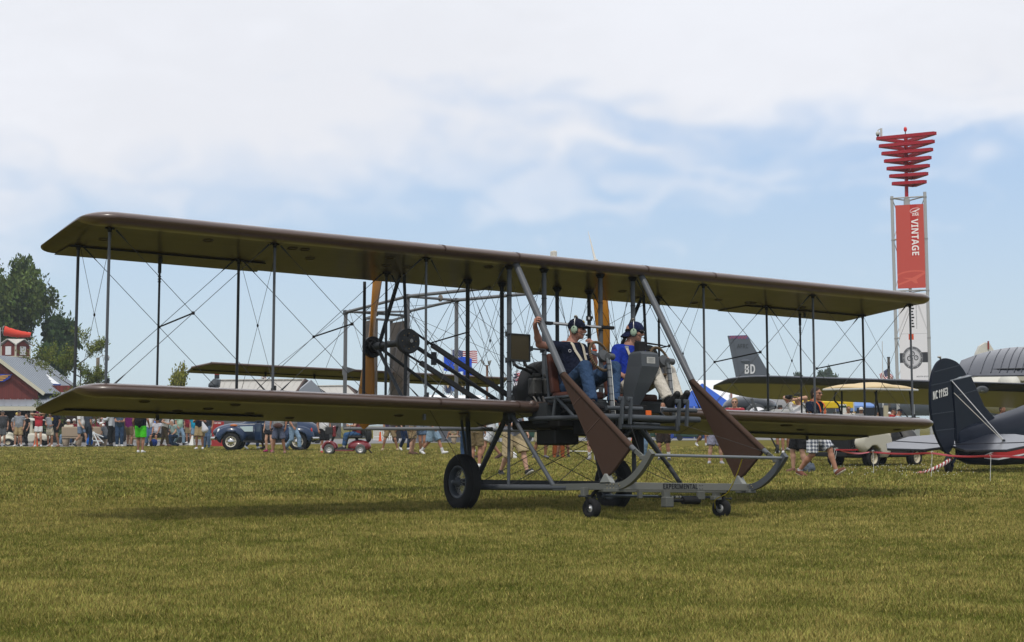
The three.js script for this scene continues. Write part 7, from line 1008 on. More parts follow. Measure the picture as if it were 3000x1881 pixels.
function golfCart(label, pos, turn, o = {}) {   // nose along +x, length about 2.4
  const t = thing('golf_cart', label, 'golf cart', pos, turn), bc = o.body ?? M(0.56, 0.54, 0.46, 0.4), TY = RUBBER, rim = M(0.55, 0.50, 0.38, 0.5);
  for (const s of [-1, 1]) { wheelAt(t, 0.86, 0.215, s * 0.5, 0.215, 0.18, TY, rim, { face: s }); wheelAt(t, -0.80, 0.215, s * 0.5, 0.215, 0.2, TY, rim, { face: s }); part(t, 'rear_fender', nets((x, y, z) => Math.max(smin(ell(-0.78, 0.58, s * 0.5, 0.62, 0.30, 0.16)(x, y, z), ell(-0.35, 0.52, s * 0.5, 0.28, 0.34, 0.14)(x, y, z), 0.1), Math.abs(z - s * 0.5) - 0.12, -(Math.hypot(x + 0.80, y - 0.2) - 0.30), 0.22 - y), V(-1.5, 0.2, s * 0.5 - 0.2), V(0.1, 1.0, s * 0.5 + 0.2), 0.035), bc); part(t, 'front_fender', nets((x, y, z) => Math.max(ell(0.95, 0.45, s * 0.5, 0.42, 0.26, 0.16)(x, y, z), -(Math.hypot(x - 0.86, y - 0.2) - 0.29), 0.25 - y), V(0.4, 0.2, s * 0.5 - 0.25), V(1.5, 0.8, s * 0.5 + 0.25), 0.035), o.front ?? bc); part(t, 'tail_light', box(0.05, 0.1, 0.14, -1.30, 0.62, s * 0.45, 0.02), M(0.4, 0.02, 0.02, 0.3)); part(t, 'side_panel', box(0.75, 0.36, 0.04, 0.32, 0.42, s * 0.5, 0.015), M(0.025, 0.025, 0.028, 0.6)); }
  part(t, 'chassis', [box(2.3, 0.12, 0.92, 0, 0.28, 0, 0.03), box(0.6, 0.1, 0.9, -1.35, 0.3, 0, 0.02)], BLACK); part(t, 'front_cowl', nets((x, y, z) => Math.max(ell(1.0, 0.55, 0, 0.32, 0.42, 0.48)(x, y, z), 0.3 - y), V(0.6, 0.25, -0.6), V(1.4, 1.05, 0.6), 0.045), o.front ?? bc);
  part(t, 'seat', box(0.5, 0.14, 0.95, -0.2, 0.72, 0, 0.05), M(0.38, 0.32, 0.22, 0.6)); part(t, 'seat_back', box(0.1, 0.42, 0.95, -0.46, 0.98, 0, 0.04), o.seatBack ?? M(0.38, 0.32, 0.22, 0.6)); part(t, 'cargo_bed', [box(0.75, 0.42, 0.9, -0.98, 0.72, 0, 0.03), box(0.08, 0.5, 0.95, -1.5, 0.62, 0, 0.02)], BLACK); part(t, 'steering_wheel', new THREE.TorusGeometry(0.17, 0.014, 6, 24).rotateY(Math.PI / 2 - 0.5).translate(0.52, 0.98, 0.25), BLACK); part(t, 'steering_column', tube(V(0.52, 0.98, 0.25), V(0.85, 0.6, 0.25), 0.02), BLACK);
  const rl = o.roofL ?? 2.1, rr = []; for (let i = 0; i <= 16; i++) { const u = i / 16, x = lerp(-rl / 2, rl / 2, u), hgt = 0.16 * Math.pow(Math.sin(Math.PI * Math.min(1, Math.max(0, u * 0.92 + 0.05))), 0.55) * (1 + 0.10 * Math.sin(u * 16)), row = []; for (let j = 0; j < 14; j++) { const a = j / 13 * Math.PI; row.push(V(x - 0.1, 1.80 + hgt * Math.pow(Math.sin(a), 0.6), Math.cos(a) * 0.56)); } rr.push(row); }
  part(t, 'roof', loft(rr), o.roof ?? bc); part(t, 'roof_edge', box(rl + 0.04, 0.05, 1.16, -0.1, 1.795, 0, 0.02), M(0.5, 0.5, 0.47, 0.5));
  for (const s of [-1, 1]) for (const [a, b] of [[V(0.95, 0.85, s * 0.45), V(0.72, 1.79, s * 0.5)], [V(-0.62, 0.8, s * 0.46), V(-0.55, 1.79, s * 0.5)]]) part(t, 'roof_post', tube(a, b, 0.022), BLACK); part(t, 'rear_rail', bend([V(-0.62, 0.85, -0.45), V(-0.72, 1.4, -0.45), V(-0.9, 1.55, -0.45), V(-0.9, 1.75, -0.4)], 0.02, 12, 6), BLACK);
  return t;
}
{
  const c = golfCart('cream and black golf cart with tan roof beside the navy tail', onGround(2562, 1367), 0.72, { roof: M(0.62, 0.48, 0.27, 0.55), roofL: 2.12, front: M(0.07, 0.07, 0.07, 0.5) }); c.scale.setScalar(1.08);
  part(c, 'number_plate', box(0.1, 0.5, 0.02, -1.42, 0.72, 0.49), BLACK); ['1', '9', '5'].forEach((d, i) => part(c, 'lettering', textGeo(d, 0.11, 0, 0.004).translate(-1.36, 0.90 - i * 0.16, 0.505), M(0.7, 0.7, 0.7, 0.6)));
  const d = golfCart('cream golf cart behind the spectators, half hidden by the woman in red', gAt(80, 88), Math.PI, { roof: M(0.55, 0.54, 0.46, 0.5), roofL: 1.5, front: M(0.56, 0.54, 0.44, 0.4) }); d.scale.set(0.95, 0.72, 0.95);
}
// barrier tape on thin stakes, and the tie-down rope
{
  const stake = (label, bx, by, tx, ty) => { const b = onGround(bx, by), t = at(tx, ty, -b.z), o = thing('barrier_stake', label, 'stake', b, 0); part(o, 'rod', tube(V(0, 0, 0), t.clone().sub(b), 0.006, 0.006, 6), M(0.55, 0.55, 0.53, 0.5)); part(o, 'loop', new THREE.TorusGeometry(0.02, 0.005, 5, 14).translate(...t.clone().sub(b).add(V(0, 0.02, 0)).toArray()), M(0.55, 0.55, 0.53, 0.5)); return t; };
  const A1 = stake('thin white stake left of the cart wheel, leaning, behind the walking man', 2434, 1374, 2446, 1318), A2 = stake('second thin leaning stake, just right of the first behind the walking man', 2442, 1372, 2452, 1317), B = stake('thin white stake in front of the golf cart rear wheel', 2560, 1390, 2558, 1325), C = stake('thin white stake beside the striped rope', 2728, 1403, 2731, 1328), D = stake('thin white stake under the navy tailplane, nearest to us', 2901, 1415, 2903, 1336), E2 = stake('thin white stake behind the golf cart body', 2574, 1368, 2575, 1313);
  const tape = (label, pts) => { const o = part(scene, 'barrier_tape', ribbon(pts, 0.036, V(0, 0, 1)), new THREE.MeshPhysicalMaterial({ color: new THREE.Color().setRGB(0.50, 0.022, 0.035), roughness: 0.35, side: THREE.DoubleSide })); tag(o, label, 'tape'); };
  const sag = (a, b, s) => [a, mix(a, b, 0.33).add(V(0, -s, 0)), mix(a, b, 0.66).add(V(0, -s, 0))];
  tape('red barrier tape strung in front of the golf cart and navy tail', [...sag(A2, B, 0.05), ...sag(B, C, 0.02), ...sag(C, D, 0.03), D, at(3040, 1342, 29.5)]);
  tape('red barrier tape running back behind the golf cart', [A1, mix(A1, E2, 0.5).add(V(0, -0.02, 0)), E2, at(2700, 1307, 46), at(2790, 1304, 50)]);
  const o = thing('rope', 'red and white twisted rope lying from the navy tail wheel to the grass', 'rope', onGround(2740, 1385)), L = p => p.clone().sub(o.position), cv = new THREE.CatmullRomCurve3([L(at(2786, 1345, 37.0)), L(at(2760, 1362, 36.4)), L(at(2730, 1376, 36.2)), L(at(2700, 1387, 36.4)), L(onGround(2683, 1391).setY(0.02))]);
  [[0, M(0.32, 0.05, 0.05, 0.8)], [Math.PI, M(0.62, 0.58, 0.55, 0.8)]].forEach(([ph, m], k) => { const ps = []; for (let i = 0; i <= 120; i++) { const t = i / 120, p = cv.getPoint(t), a = t * 75 + ph, r = 0.026 * (1 - 0.6 * t); ps.push(p.add(V(0, r * Math.cos(a), r * Math.sin(a)))); } part(o, k ? 'white_strand' : 'red_strand', bend(ps, 0.024, 240, 6), m); }); part(o, 'knot', ball(0.06, ...cv.getPoint(0.78).toArray(), 1.3, 0.9, 1), M(0.4, 0.15, 0.14, 0.8));
}
function blob(name, label, cat, pos, parts) { const o = thing(name, label, cat, pos); for (const [n, g, m] of parts) part(o, n, g, m); return o; }
const sdfE = (cx, cy, cz, rx, ry, rz, cell, flat = 0) => nets((x, y, z) => Math.max(ell(cx, cy, cz, rx, ry, rz)(x, y, z) + 0.012 * Math.sin(x * 40 + y * 23) * Math.sin(y * 31 + z * 37), flat - y), V(cx - rx - 0.08, cy - ry - 0.08, cz - rz - 0.08), V(cx + rx + 0.08, cy + ry + 0.08, cz + rz + 0.08), cell);
blob('duffel_bag', 'grey duffel bag on the grass behind the walking man', 'bag', onGround(2366, 1387), [['bag', sdfE(0, 0.11, 0, 0.17, 0.15, 0.12, 0.016), cloth(0.10, 0.12, 0.15)], ['handle', bend([V(-0.08, 0.22, 0.02), V(-0.05, 0.29, 0.02), V(0.05, 0.29, 0.02), V(0.09, 0.2, 0.02)], 0.012, 14, 6), BLK]]);
blob('plastic_bag', 'crumpled white bag on the grass behind the khaki cargo shorts', 'bag', onGround(1505, 1346), [['bag', sdfE(0, 0.09, 0, 0.09, 0.13, 0.07, 0.014), M(0.7, 0.7, 0.7, 0.6)]]);
{ const a = onGround(1668, 1324), b = onGround(1733, 1325), o = thing('pipe', 'white plastic pipe lying on the grass behind the near blind', 'pipe', mix(a, b, 0.5)); part(o, 'tube', tube(a.clone().sub(o.position).add(V(0, 0.03, 0)), b.clone().sub(o.position).add(V(0, 0.03, 0)), 0.018), M(0.72, 0.72, 0.72, 0.4)); part(o, 'cap', tube(V(0.1, 0.03, 0), V(0.14, 0.03, 0), 0.023), M(0.7, 0.7, 0.7, 0.4)); }
const cone3 = (label, px, fy, h) => { const o = thing('traffic_cone', label, 'traffic cone', gAt(px, depthOf(fy))); part(o, 'cone', lathe([[h * 0.16, 0.03], [h * 0.05, h], [0.001, h]], 20), M(0.72, 0.10, 0.02, 0.6)); part(o, 'base', box(h * 0.45, 0.03, h * 0.45, 0, 0.015, 0), M(0.5, 0.07, 0.02, 0.6)); };
cone3('orange traffic cone between the legs of the woman in red', 106, 1309, 0.72); cone3('orange traffic cone by the white picket fence under the biplane', 1114, 1293, 0.62); cone3('orange traffic cone far behind the engine under the biplane', 1852, 1291, 0.45);
function bench(label, px, fy, w, turn, o = {}) { const t = thing('bench', label, 'bench', gAt(px, depthOf(fy)), turn), c = M(0.33, 0.26, 0.19, 0.85); part(t, 'seat', box(w, 0.10, 0.5, 0, 0.43, 0, 0.04), c); if (o.back !== 0) { const b = box(w, 0.5, 0.1, 0, 0.72, -0.22, 0.05); part(t, 'backrest', b, c); } for (const s of [-1, 1]) part(t, 'leg', loft([0, 1].map(i => [[-1, -1], [1, -1], [1, 1], [-1, 1]].map(([a, b]) => V(s * w * 0.32 + a * lerp(0.09, 0.16, i), lerp(0, 0.4, i), b * 0.2)))), c); return t; }
bench('tan stone bench with its back to us left of the walking man in white', 212, 1307, 0.95, Math.PI, {}); bench('tan stone bench behind the white folding frame', 288, 1306.5, 0.9, Math.PI); bench('tan stone bench behind the lime green shorts', 395, 1306, 0.75, Math.PI); bench('tan stone bench on the far side of the path behind the main wheel', 1357, 1301, 1.6, 0, { back: 0 });
blob('backpack', 'bright blue backpack hanging at the walking man in dark jeans', 'backpack', gAt(266, depthOf(1308.5)), [['bag', sdfE(0, 0.24, 0.25, 0.17, 0.22, 0.13, 0.03), cloth(0.015, 0.12, 0.5)], ['strap', tube(V(-0.03, 0.4, 0.25), V(-0.03, 0.8, 0.22), 0.03), cloth(0.03, 0.12, 0.4)]]);
blob('backpack', 'dark blue backpack on the ground beside the dark brown trousers', 'backpack', gAt(452, depthOf(1309)), [['bag', sdfE(0, 0.20, 0, 0.17, 0.19, 0.12, 0.03), cloth(0.01, 0.03, 0.16)], ['pocket', sdfE(-0.12, 0.16, 0.06, 0.1, 0.15, 0.08, 0.03), BLK]]);
{ const s = depthOf(1307) / FOC, o = thing('folding_frame', 'white folding frame of thin legs in front of a bench', 'frame', gAt(288, depthOf(1307))), P = (x, y, z) => V((x - 288) * s, (1307 - y) * s, z), m = M(0.62, 0.66, 0.68, 0.4); for (const [a, b] of [[P(273, 1265, 0), P(273, 1293, 0.15)], [P(273, 1265, 0), P(294, 1306, 0.2)], [P(274, 1265, 0), P(303, 1298, -0.1)], [P(272, 1291, 0.1), P(302, 1293, 0)], [P(278, 1270, 0), P(302, 1280, -0.1)]]) part(o, 'leg', tube(a, b, 0.028), m); }
{ const o = thing('a_frame_sign', 'white folding sign board standing on the path by the red board', 'sign', gAt(564, depthOf(1305.5))); part(o, 'panel', plate([V(-0.14, 0.02, 0.2), V(0.10, 0.02, 0.2), V(0.03, 0.5, 0), V(-0.03, 0.5, 0)], 0.02, V(0, 0.38, 1)), M(0.7, 0.7, 0.68, 0.7)); part(o, 'panel', plate([V(-0.14, 0.02, -0.2), V(0.10, 0.02, -0.2), V(0.03, 0.5, 0), V(-0.03, 0.5, 0)], 0.02, V(0, -0.38, 1)), M(0.7, 0.7, 0.68, 0.7)); part(o, 'print', [0.14, 0.2, 0.27].map(y => box(0.12, 0.02, 0.004, -0.01, y, 0.167 - y * 0.38 + 0.04)), M(0.1, 0.1, 0.1, 0.7)); }
{ const o = thing('sign_board', 'red bus stop board with white lettering left of the blue car', 'sign', gAt(638, depthOf(1307))), s = depthOf(1307) / FOC; part(o, 'panel', box(36 * s, 72 * s, 0.06, 0, 36 * s, 0), M(0.32, 0.028, 0.03, 0.6)); part(o, 'lettering', textGeo('Bus Park Tower', 0.09, 0.44, 0.006).translate(-0.05, 68 * s, 0.032), M(0.7, 0.7, 0.7, 0.6)); }
const fence = (label, x0, x1, depth) => { const a = gAt(x0, depth), b = gAt(x1, depth), o = thing('picket_fence', label, 'fence', mix(a, b, 0.5)), w = b.x - a.x, n = Math.round(w / 0.13), p = []; for (let i = 0; i <= n; i++) { const x = -w / 2 + i * w / n; p.push(box(0.075, 0.85, 0.02, x, 0.48, 0.03), plate([V(x - 0.037, 0.905, 0.03), V(x + 0.037, 0.905, 0.03), V(x, 0.96, 0.03)], 0.02, V(0, 0, 1))); } const k = part(o, 'pickets', p, M(0.7, 0.7, 0.7, 0.6)); k.userData.kind = 'stuff'; for (const y of [0.3, 0.75]) part(o, 'rail', box(w, 0.07, 0.03, 0, y, 0), M(0.68, 0.68, 0.68, 0.6)); };
fence('white picket fence left of the walking men under the wing', 1096, 1182, 112); fence('white picket fence behind the light jean shorts', 1270, 1335, 112);
const dark = (name, label, cat, px0, px1, depth, h, col, extra) => { const a = gAt(px0, depth), b = gAt(px1, depth), w = b.x - a.x, o = thing(name, label, cat, mix(a, b, 0.5)); part(o, 'body', box(w, h, 1.6, 0, h / 2 + 0.25, -0.8, 0.06), M(...col, 0.7)); part(o, 'lid', box(w * 1.02, 0.1, 1.66, 0, h + 0.3, -0.8, 0.03), M(col[0] * 0.6, col[1] * 0.6, col[2] * 0.6, 0.6)); for (const s of [-1, 1]) part(o, 'wheel', tube(V(s * w * 0.36, 0.2, 0.05), V(s * w * 0.36, 0.2, -0.1), 0.2, 0.2, 16), BLACK); if (extra) extra(o, w); return o; };
dark('dumpster', 'dark green waste container under the engine, leftmost of three', 'waste container', 1535, 1640, 112, 0.95, [0.012, 0.05, 0.03]); dark('dumpster', 'dark green waste container between the gear legs, middle of three', 'waste container', 1880, 1935, 118, 0.6, [0.012, 0.045, 0.03]); dark('dumpster', 'dark green waste container right of the gear, rightmost of three', 'waste container', 1980, 2060, 116, 0.5, [0.015, 0.05, 0.035]);
dark('trailer', 'black trailer behind the blue car and scooter', 'trailer', 898, 935, 98, 1.5, [0.012, 0.012, 0.013]); dark('trailer', 'grey loaded trailer behind the kneeling man', 'trailer', 520, 556, 100, 1.3, [0.05, 0.05, 0.052], (o, w) => { for (let i = 0; i < 5; i++) part(o, 'rack', box(w * 0.95, 0.04, 0.05, 0, 0.4 + i * 0.22, 0.03), M(0.25, 0.25, 0.25, 0.5)); }); dark('trailer', 'black trailer with an orange lamp behind the scooter rider', 'trailer', 1150, 1215, 103, 1.4, [0.014, 0.014, 0.016], (o, w) => part(o, 'lamp', box(0.2, 0.3, 0.05, w * 0.32, 0.75, 0.03), M(0.6, 0.3, 0.02, 0.5)));
dark('stall', 'dark stall with colourful banners behind the man in dark red', 'stall', 548, 622, 112, 1.9, [0.03, 0.025, 0.04], (o, w) => { part(o, 'banner', plate([V(-w * 0.45, 1.9, 0.05), V(w * 0.4, 2.0, 0.05), V(w * 0.4, 1.55, 0.05), V(-w * 0.3, 1.5, 0.05)], 0.02, V(0, 0, 1)), M(0.2, 0.14, 0.03, 0.8)); part(o, 'banner', plate([V(-w * 0.1, 2.05, 0.08), V(w * 0.5, 2.05, 0.08), V(w * 0.3, 1.8, 0.08)], 0.02, V(0, 0, 1)), M(0.22, 0.03, 0.05, 0.8)); });
dark('stall', 'dark stall front behind the lime green shorts and seated people', 'stall', 335, 520, 108, 1.9, [0.022, 0.018, 0.02]);
for (const [i, px] of [[0, 272], [1, 287], [2, 301]]) { const o = thing('bunting', ['leftmost', 'middle', 'rightmost'][i] + ' of three red and white bunting cloths on the porch', 'bunting', gAt(px, 101.2)); part(o, 'cloth', plate([V(-0.18, 1.5, 0), V(0.18, 1.5, 0), V(0.14, 0.9, 0), V(-0.05, 0.8, 0)], 0.03, V(0, 0, 1)), M(0.16, 0.015, 0.03, 0.9)); part(o, 'white_band', plate([V(-0.08, 1.42, 0.03), V(0.12, 1.45, 0.03), V(0.13, 1.2, 0.03), V(-0.02, 1.15, 0.03)], 0.02, V(0, 0, 1)), M(0.55, 0.54, 0.56, 0.9)); part(o, 'cord', tube(V(-0.2, 1.5, 0), V(0.2, 1.5, 0), 0.01), BLK); }

// ---------- people round the field ----------
function ik(a, t, l1, l2, pole) { const d = t.clone().sub(a); let L = d.length(); const mx = (l1 + l2) * 0.998; if (L > mx) { d.setLength(mx); L = mx; } const n = d.clone().normalize(), c = (l1 * l1 - l2 * l2 + L * L) / (2 * L), h = Math.sqrt(Math.max(0, l1 * l1 - c * c)), p = pole.clone().addScaledVector(n, -pole.dot(n)).normalize(); return [a.clone().addScaledVector(n, c).addScaledVector(p, h), a.clone().add(d)]; }
function person(label, px, fy, o = {}) {
  const depth = o.depth ?? depthOf(fy), pos = o.depth ? gAt(px, depth) : onGround(px, fy), grp = thing('person', label, 'person', pos, (o.turn ?? 0) * deg, o.group), k = (o.h ?? 1.75) / 1.76, v = (x, y, z) => V(x * k, y * k, z * k);
  const py = o.pelvis ?? 0.925, lean = (o.lean ?? 0) * deg, up = (x, y, z) => { const c = Math.cos(lean), s = Math.sin(lean), dy = y - 0.925; return v(x, py + dy * c - z * s, (o.pz ?? 0) + z * c + dy * s); };
  const sw = o.female ? 0.165 : 0.19, J = {}; J.hipL = v(0.088, py, o.pz ?? 0); J.hipR = v(-0.088, py, o.pz ?? 0); J.shL = up(sw, 1.435, -0.01); J.shR = up(-sw, 1.435, -0.01); J.neck = up(0, 1.52, 0.0); J.head = up(0, 1.645, 0.035 + (o.headF ?? 0)); J.fwd = V(0, 0, 1);
  const fL = o.footL ?? [0.10, 0, 0.02], fR = o.footR ?? [-0.10, 0, 0.0]; [J.knL, J.anL] = ik(J.hipL, v(fL[0], 0.085 + fL[1], fL[2]), 0.43 * k, 0.425 * k, V(o.kneeOut ?? 0.12, 0, 1)); [J.knR, J.anR] = ik(J.hipR, v(fR[0], 0.085 + fR[1], fR[2]), 0.43 * k, 0.425 * k, V(-(o.kneeOut ?? 0.12), 0, 1));
  const toe = (a, f, s) => { const up_ = f[3] ?? 0; return a.clone().add(v(0.03 * s, -0.045 + 0.15 * Math.sin(up_), 0.16 * Math.cos(up_))); }; J.toL = toe(J.anL, fL, 1); J.toR = toe(J.anR, fR, -1); J.footUp = {}; for (const [s, f] of [['L', fL], ['R', fR]]) { const u = f[3] ?? 0; J.footUp[s] = V(0, Math.cos(u), -Math.sin(u)); }
  const hL = o.handL ?? [0.25, 0.93, 0.05], hR = o.handR ?? [-0.25, 0.93, 0.03], hp = (h) => v(h[0], h[1] + py - 0.925, h[2] + (o.pz ?? 0)); [J.elL, J.wrL] = ik(J.shL, hp(hL), 0.285 * k, 0.255 * k, V(0.55, -0.5, -0.9)); [J.elR, J.wrR] = ik(J.shR, hp(hR), 0.285 * k, 0.255 * k, V(-0.55, -0.5, -0.9)); J.inward = { L: V(-1, 0, -0.3), R: V(1, 0, -0.3) };
  const hy = (o.headYaw ?? 0), hpi = (o.headPitch ?? 0); J.headFwd = yawV(hy, hpi - (o.lean ?? 0) * 0.3); J.headUp = V(0, 1, 0.0);
  const S = { cell: o.cell ?? (depth > 70 ? 0.036 : depth > 55 ? 0.030 : depth > 42 ? 0.023 : 0.017), skin: SKIN[o.skin ?? 0], girth: o.girth ?? 1, belly: o.belly ?? 1, k, shirt: WHT, legs: KHAKI, shoes: WHT, ...o, skin: SKIN[o.skin ?? 0] }; if (depth > 55) { S.headCell = 0.016; S.handCell = 0.012; } else { S.headCell = 0.009; S.handCell = 0.006; }
  S.hem = (o.hem ?? -0.03) * k; const HM = buildPerson(grp, J, S); grp.userData.J = undefined; delete grp.userData.J; return [grp, J, HM];
}
const hairs = [M(0.03, 0.02, 0.014, 0.9), M(0.12, 0.08, 0.04, 0.9), M(0.42, 0.40, 0.38, 0.9), M(0.24, 0.155, 0.06, 0.9)];
const plaidTex = (a, b, c) => canvasTex(128, 128, (x, w, h) => { x.fillStyle = a; x.fillRect(0, 0, w, h); x.globalAlpha = 0.6; x.fillStyle = b; for (const i of [0, 64]) { x.fillRect(i, 0, 26, h); x.fillRect(0, i, w, 26); } x.fillStyle = c; for (const i of [40, 104]) { x.fillRect(i, 0, 8, h); x.fillRect(0, i, w, 8); } }, [7, 7]);
const PLAID = cloth(1, 1, 1, plaidTex('#b9bcc2', '#333a4a', '#f0f0f0')), PLAIDB = cloth(0.5, 0.5, 0.5, plaidTex('#56708c', '#2c3c54', '#93a6ba')), PLAIDW = cloth(1, 1, 1, plaidTex('#d5d6da', '#b4b7c0', '#777c88')), SHOEW = M(0.6, 0.6, 0.6, 0.6), SHOED = M(0.03, 0.03, 0.035, 0.7), SHOEB = M(0.10, 0.05, 0.035, 0.7);
const walk = (d = 1, w = 0.30) => d > 0 ? { footL: [0.09, 0.02, w, 0.25], footR: [-0.09, 0.07, -w, -0.5], handL: [0.24, 0.95, -0.18], handR: [-0.26, 0.97, 0.22], pelvis: 0.895 } : { footR: [-0.09, 0.02, w, 0.25], footL: [0.09, 0.07, -w, -0.5], handR: [-0.24, 0.95, -0.18], handL: [0.26, 0.97, 0.22], pelvis: 0.895 };
// along the left edge of the grass
person('man in dark grey tee and grey shorts cut by the left frame edge', 6, 1309.5, { shirt: DGRY, legs: cloth(0.10, 0.105, 0.115), cap: M(0.06, 0.06, 0.06, 0.8), girth: 1.12, shoes: SHOED, socks: WHT, turn: 15 });
person('man in light grey tee and khaki shorts holding a blue helmet', 55, 1309.5, { shirt: GRYC, legs: KHAKI, cap: M(0.03, 0.035, 0.045, 0.8), shoes: SHOEW, h: 1.76, footL: [0.14, 0, 0.02], footR: [-0.17, 0, 0.05], turn: -8 });
blob('helmet', 'blue and white helmet held by the man in khaki shorts', 'helmet', gAt(63, 83.5), [['shell', sdfE(0, 0.82, 0.12, 0.12, 0.11, 0.14, 0.02), M(0.08, 0.16, 0.4, 0.3)], ['visor', sdfE(0.03, 0.80, 0.2, 0.08, 0.05, 0.08, 0.02), M(0.5, 0.52, 0.56, 0.2)]]);
person('man in pale yellow cap standing just behind the grey tee man', 48, 1308, { shirt: cloth(0.3, 0.31, 0.34), legs: cloth(0.3, 0.24, 0.16), cap: M(0.55, 0.42, 0.12, 0.8), shoes: SHOED, h: 1.66, turn: 40, skin: 2 });
person('person all in black standing left of the woman in red', 79, 1307.5, { shirt: BLK, legs: BLK, legLen: 1.9, hair: hairs[0], shoes: SHOED, h: 1.62, turn: -60, handR: [-0.2, 0.95, 0.25] });
{ const [g, J] = person('woman in red top, white shorts and mint cap taking a picture', 112, 1310, { female: true, shirt: cloth(0.46, 0.035, 0.05), sleeve: 0.3, loose: 0.006, legs: WHT, legLen: 0.48, cap: M(0.35, 0.62, 0.56, 0.8), hair: hairs[3], shoes: M(0.55, 0.57, 0.6, 0.7), socks: WHT, sockH: 0.04, skin: 1, girth: 0.88, handL: [0.09, 1.60, 0.22], handR: [-0.12, 1.60, 0.22], footL: [0.13, 0, 0], footR: [-0.13, 0, 0], h: 1.74, turn: 5 }); part(g, 'phone', box(0.15, 0.08, 0.02, -0.01, 1.66, 0.27, 0.005), M(0.18, 0.01, 0.05, 0.4)); }
person('man in grey tank top and cream shorts beside the woman in red', 147, 1309.5, { shirt: GRYC, sleeve: 0, legs: CREAM, shoes: SHOEW, hair: hairs[0], girth: 1.05, skin: 2, handR: [-0.15, 1.1, 0.22], handL: [0.12, 1.08, 0.25], h: 1.68 });
{ const [g] = person('man in navy tee with yellow print and black shorts', 161, 1309.5, { shirt: NAVY, legs: BLK, legLen: 0.62, hair: hairs[0], shoes: M(0.25, 0.13, 0.09, 0.7), skin: 3, girth: 1.02, handR: [-0.28, 1.0, 0.22], footL: [0.2, 0, -0.05], footR: [-0.16, 0, 0.1], turn: -35, h: 1.82 }); part(g, 'shirt_print', box(0.16, 0.14, 0.01, -0.04, 1.34, 0.17, 0.004), M(0.5, 0.36, 0.02, 0.8)); }
person('seated man in cream shirt and white cap on the left bench', 197, 1306.5, { shirt: cloth(0.62, 0.58, 0.45), legs: DENIML, legLen: 1.9, cap: M(0.7, 0.7, 0.7, 0.8), pelvis: 0.50, pz: -0.1, footL: [0.12, 0, 0.35], footR: [-0.2, 0, 0.32], handL: [0.15, 0.95, 0.3], handR: [-0.15, 0.95, 0.3], skin: 2, shoes: SHOEW, turn: -20 });
person('seated man in dark red shirt and white cap behind the bench', 216, 1304.5, { shirt: cloth(0.16, 0.012, 0.02), legs: DENIM, legLen: 1.9, cap: M(0.62, 0.62, 0.6, 0.8), pelvis: 0.55, pz: -0.1, footL: [0.12, 0, 0.35], footR: [-0.12, 0, 0.35], handL: [0.12, 0.98, 0.3], handR: [-0.12, 0.98, 0.3], shoes: SHOED, turn: 10 });
person('man in white shirt and short blue shorts walking to the right', 236, 1309, { ...walk(1, 0.3), turn: 75, shirt: WHT, legs: cloth(0.17, 0.23, 0.34), legLen: 0.68, shoes: SHOED, socks: M(0.55, 0.55, 0.56, 0.8), sockH: 0.18, hair: hairs[2], belly: 1.12, girth: 1.08, skin: 1, h: 1.84 });
person('man in dark plaid shirt and dark jeans carrying a blue backpack', 258, 1309, { shirt: cloth(0.05, 0.06, 0.085), legs: cloth(0.02, 0.03, 0.05), legLen: 1.9, shoes: SHOED, hair: hairs[0], turn: 140, h: 1.82, skin: 2 });
person('child in orange and white shirt sitting behind the white frame', 296, 1305, { shirt: cloth(0.55, 0.22, 0.03), legs: NAVY, legLen: 0.9, hair: hairs[0], cap: M(0.03, 0.03, 0.03, 0.8), pelvis: 0.52, pz: -0.1, footL: [0.1, 0, 0.3], footR: [-0.1, 0, 0.3], handL: [0.1, 0.95, 0.3], handR: [-0.1, 0.95, 0.3], h: 1.4, turn: -15, skin: 2 });
person('man in white cap sitting bent over in grey shirt beside the black trousers', 315, 1307, { shirt: cloth(0.12, 0.13, 0.15), legs: cloth(0.03, 0.045, 0.07), legLen: 1.0, cap: M(0.68, 0.68, 0.68, 0.8), capBack: true, pelvis: 0.48, lean: 25, footL: [0.12, 0, 0.35], footR: [-0.2, 0, 0.4], handL: [0.1, 0.9, 0.4], handR: [-0.1, 0.9, 0.4], turn: -95, shoes: SHOED, h: 1.7 });
{ const [g, J] = person('man in white long sleeves and black trousers taking photos to the left', 326, 1308.5, { shirt: cloth(0.62, 0.66, 0.72), sleeve: 1.8, legs: BLK, legLen: 1.9, shoes: SHOED, hair: hairs[1], turn: -95, handR: [-0.14, 1.28, 0.42], handL: [0.1, 1.28, 0.42], h: 1.86 }); part(g, 'camera', box(0.14, 0.09, 0.12, -0.02, 1.36, 0.52, 0.015), BLACK); }
{ const [g] = person('man in blue plaid shirt and jeans looking at a phone', 349, 1309, { shirt: PLAIDB, legs: DENIM, legLen: 1.93, legLoose: 0.03, shoes: SHOEW, hair: hairs[2], girth: 1.14, belly: 1.2, handL: [0.09, 1.16, 0.34], handR: [-0.09, 1.16, 0.34], h: 1.86, turn: 20, skin: 2 }); part(g, 'phone', box(0.12, 0.02, 0.08, 0, 1.22, 0.42, 0.005), BLACK); }
person('person in purple shirt and khaki shorts turned away', 378, 1308.5, { shirt: cloth(0.17, 0.012, 0.14), legs: KHAKID, shoes: SHOED, socks: WHT, sockH: 0.03, hair: hairs[0], turn: 160, h: 1.8, skin: 2 });
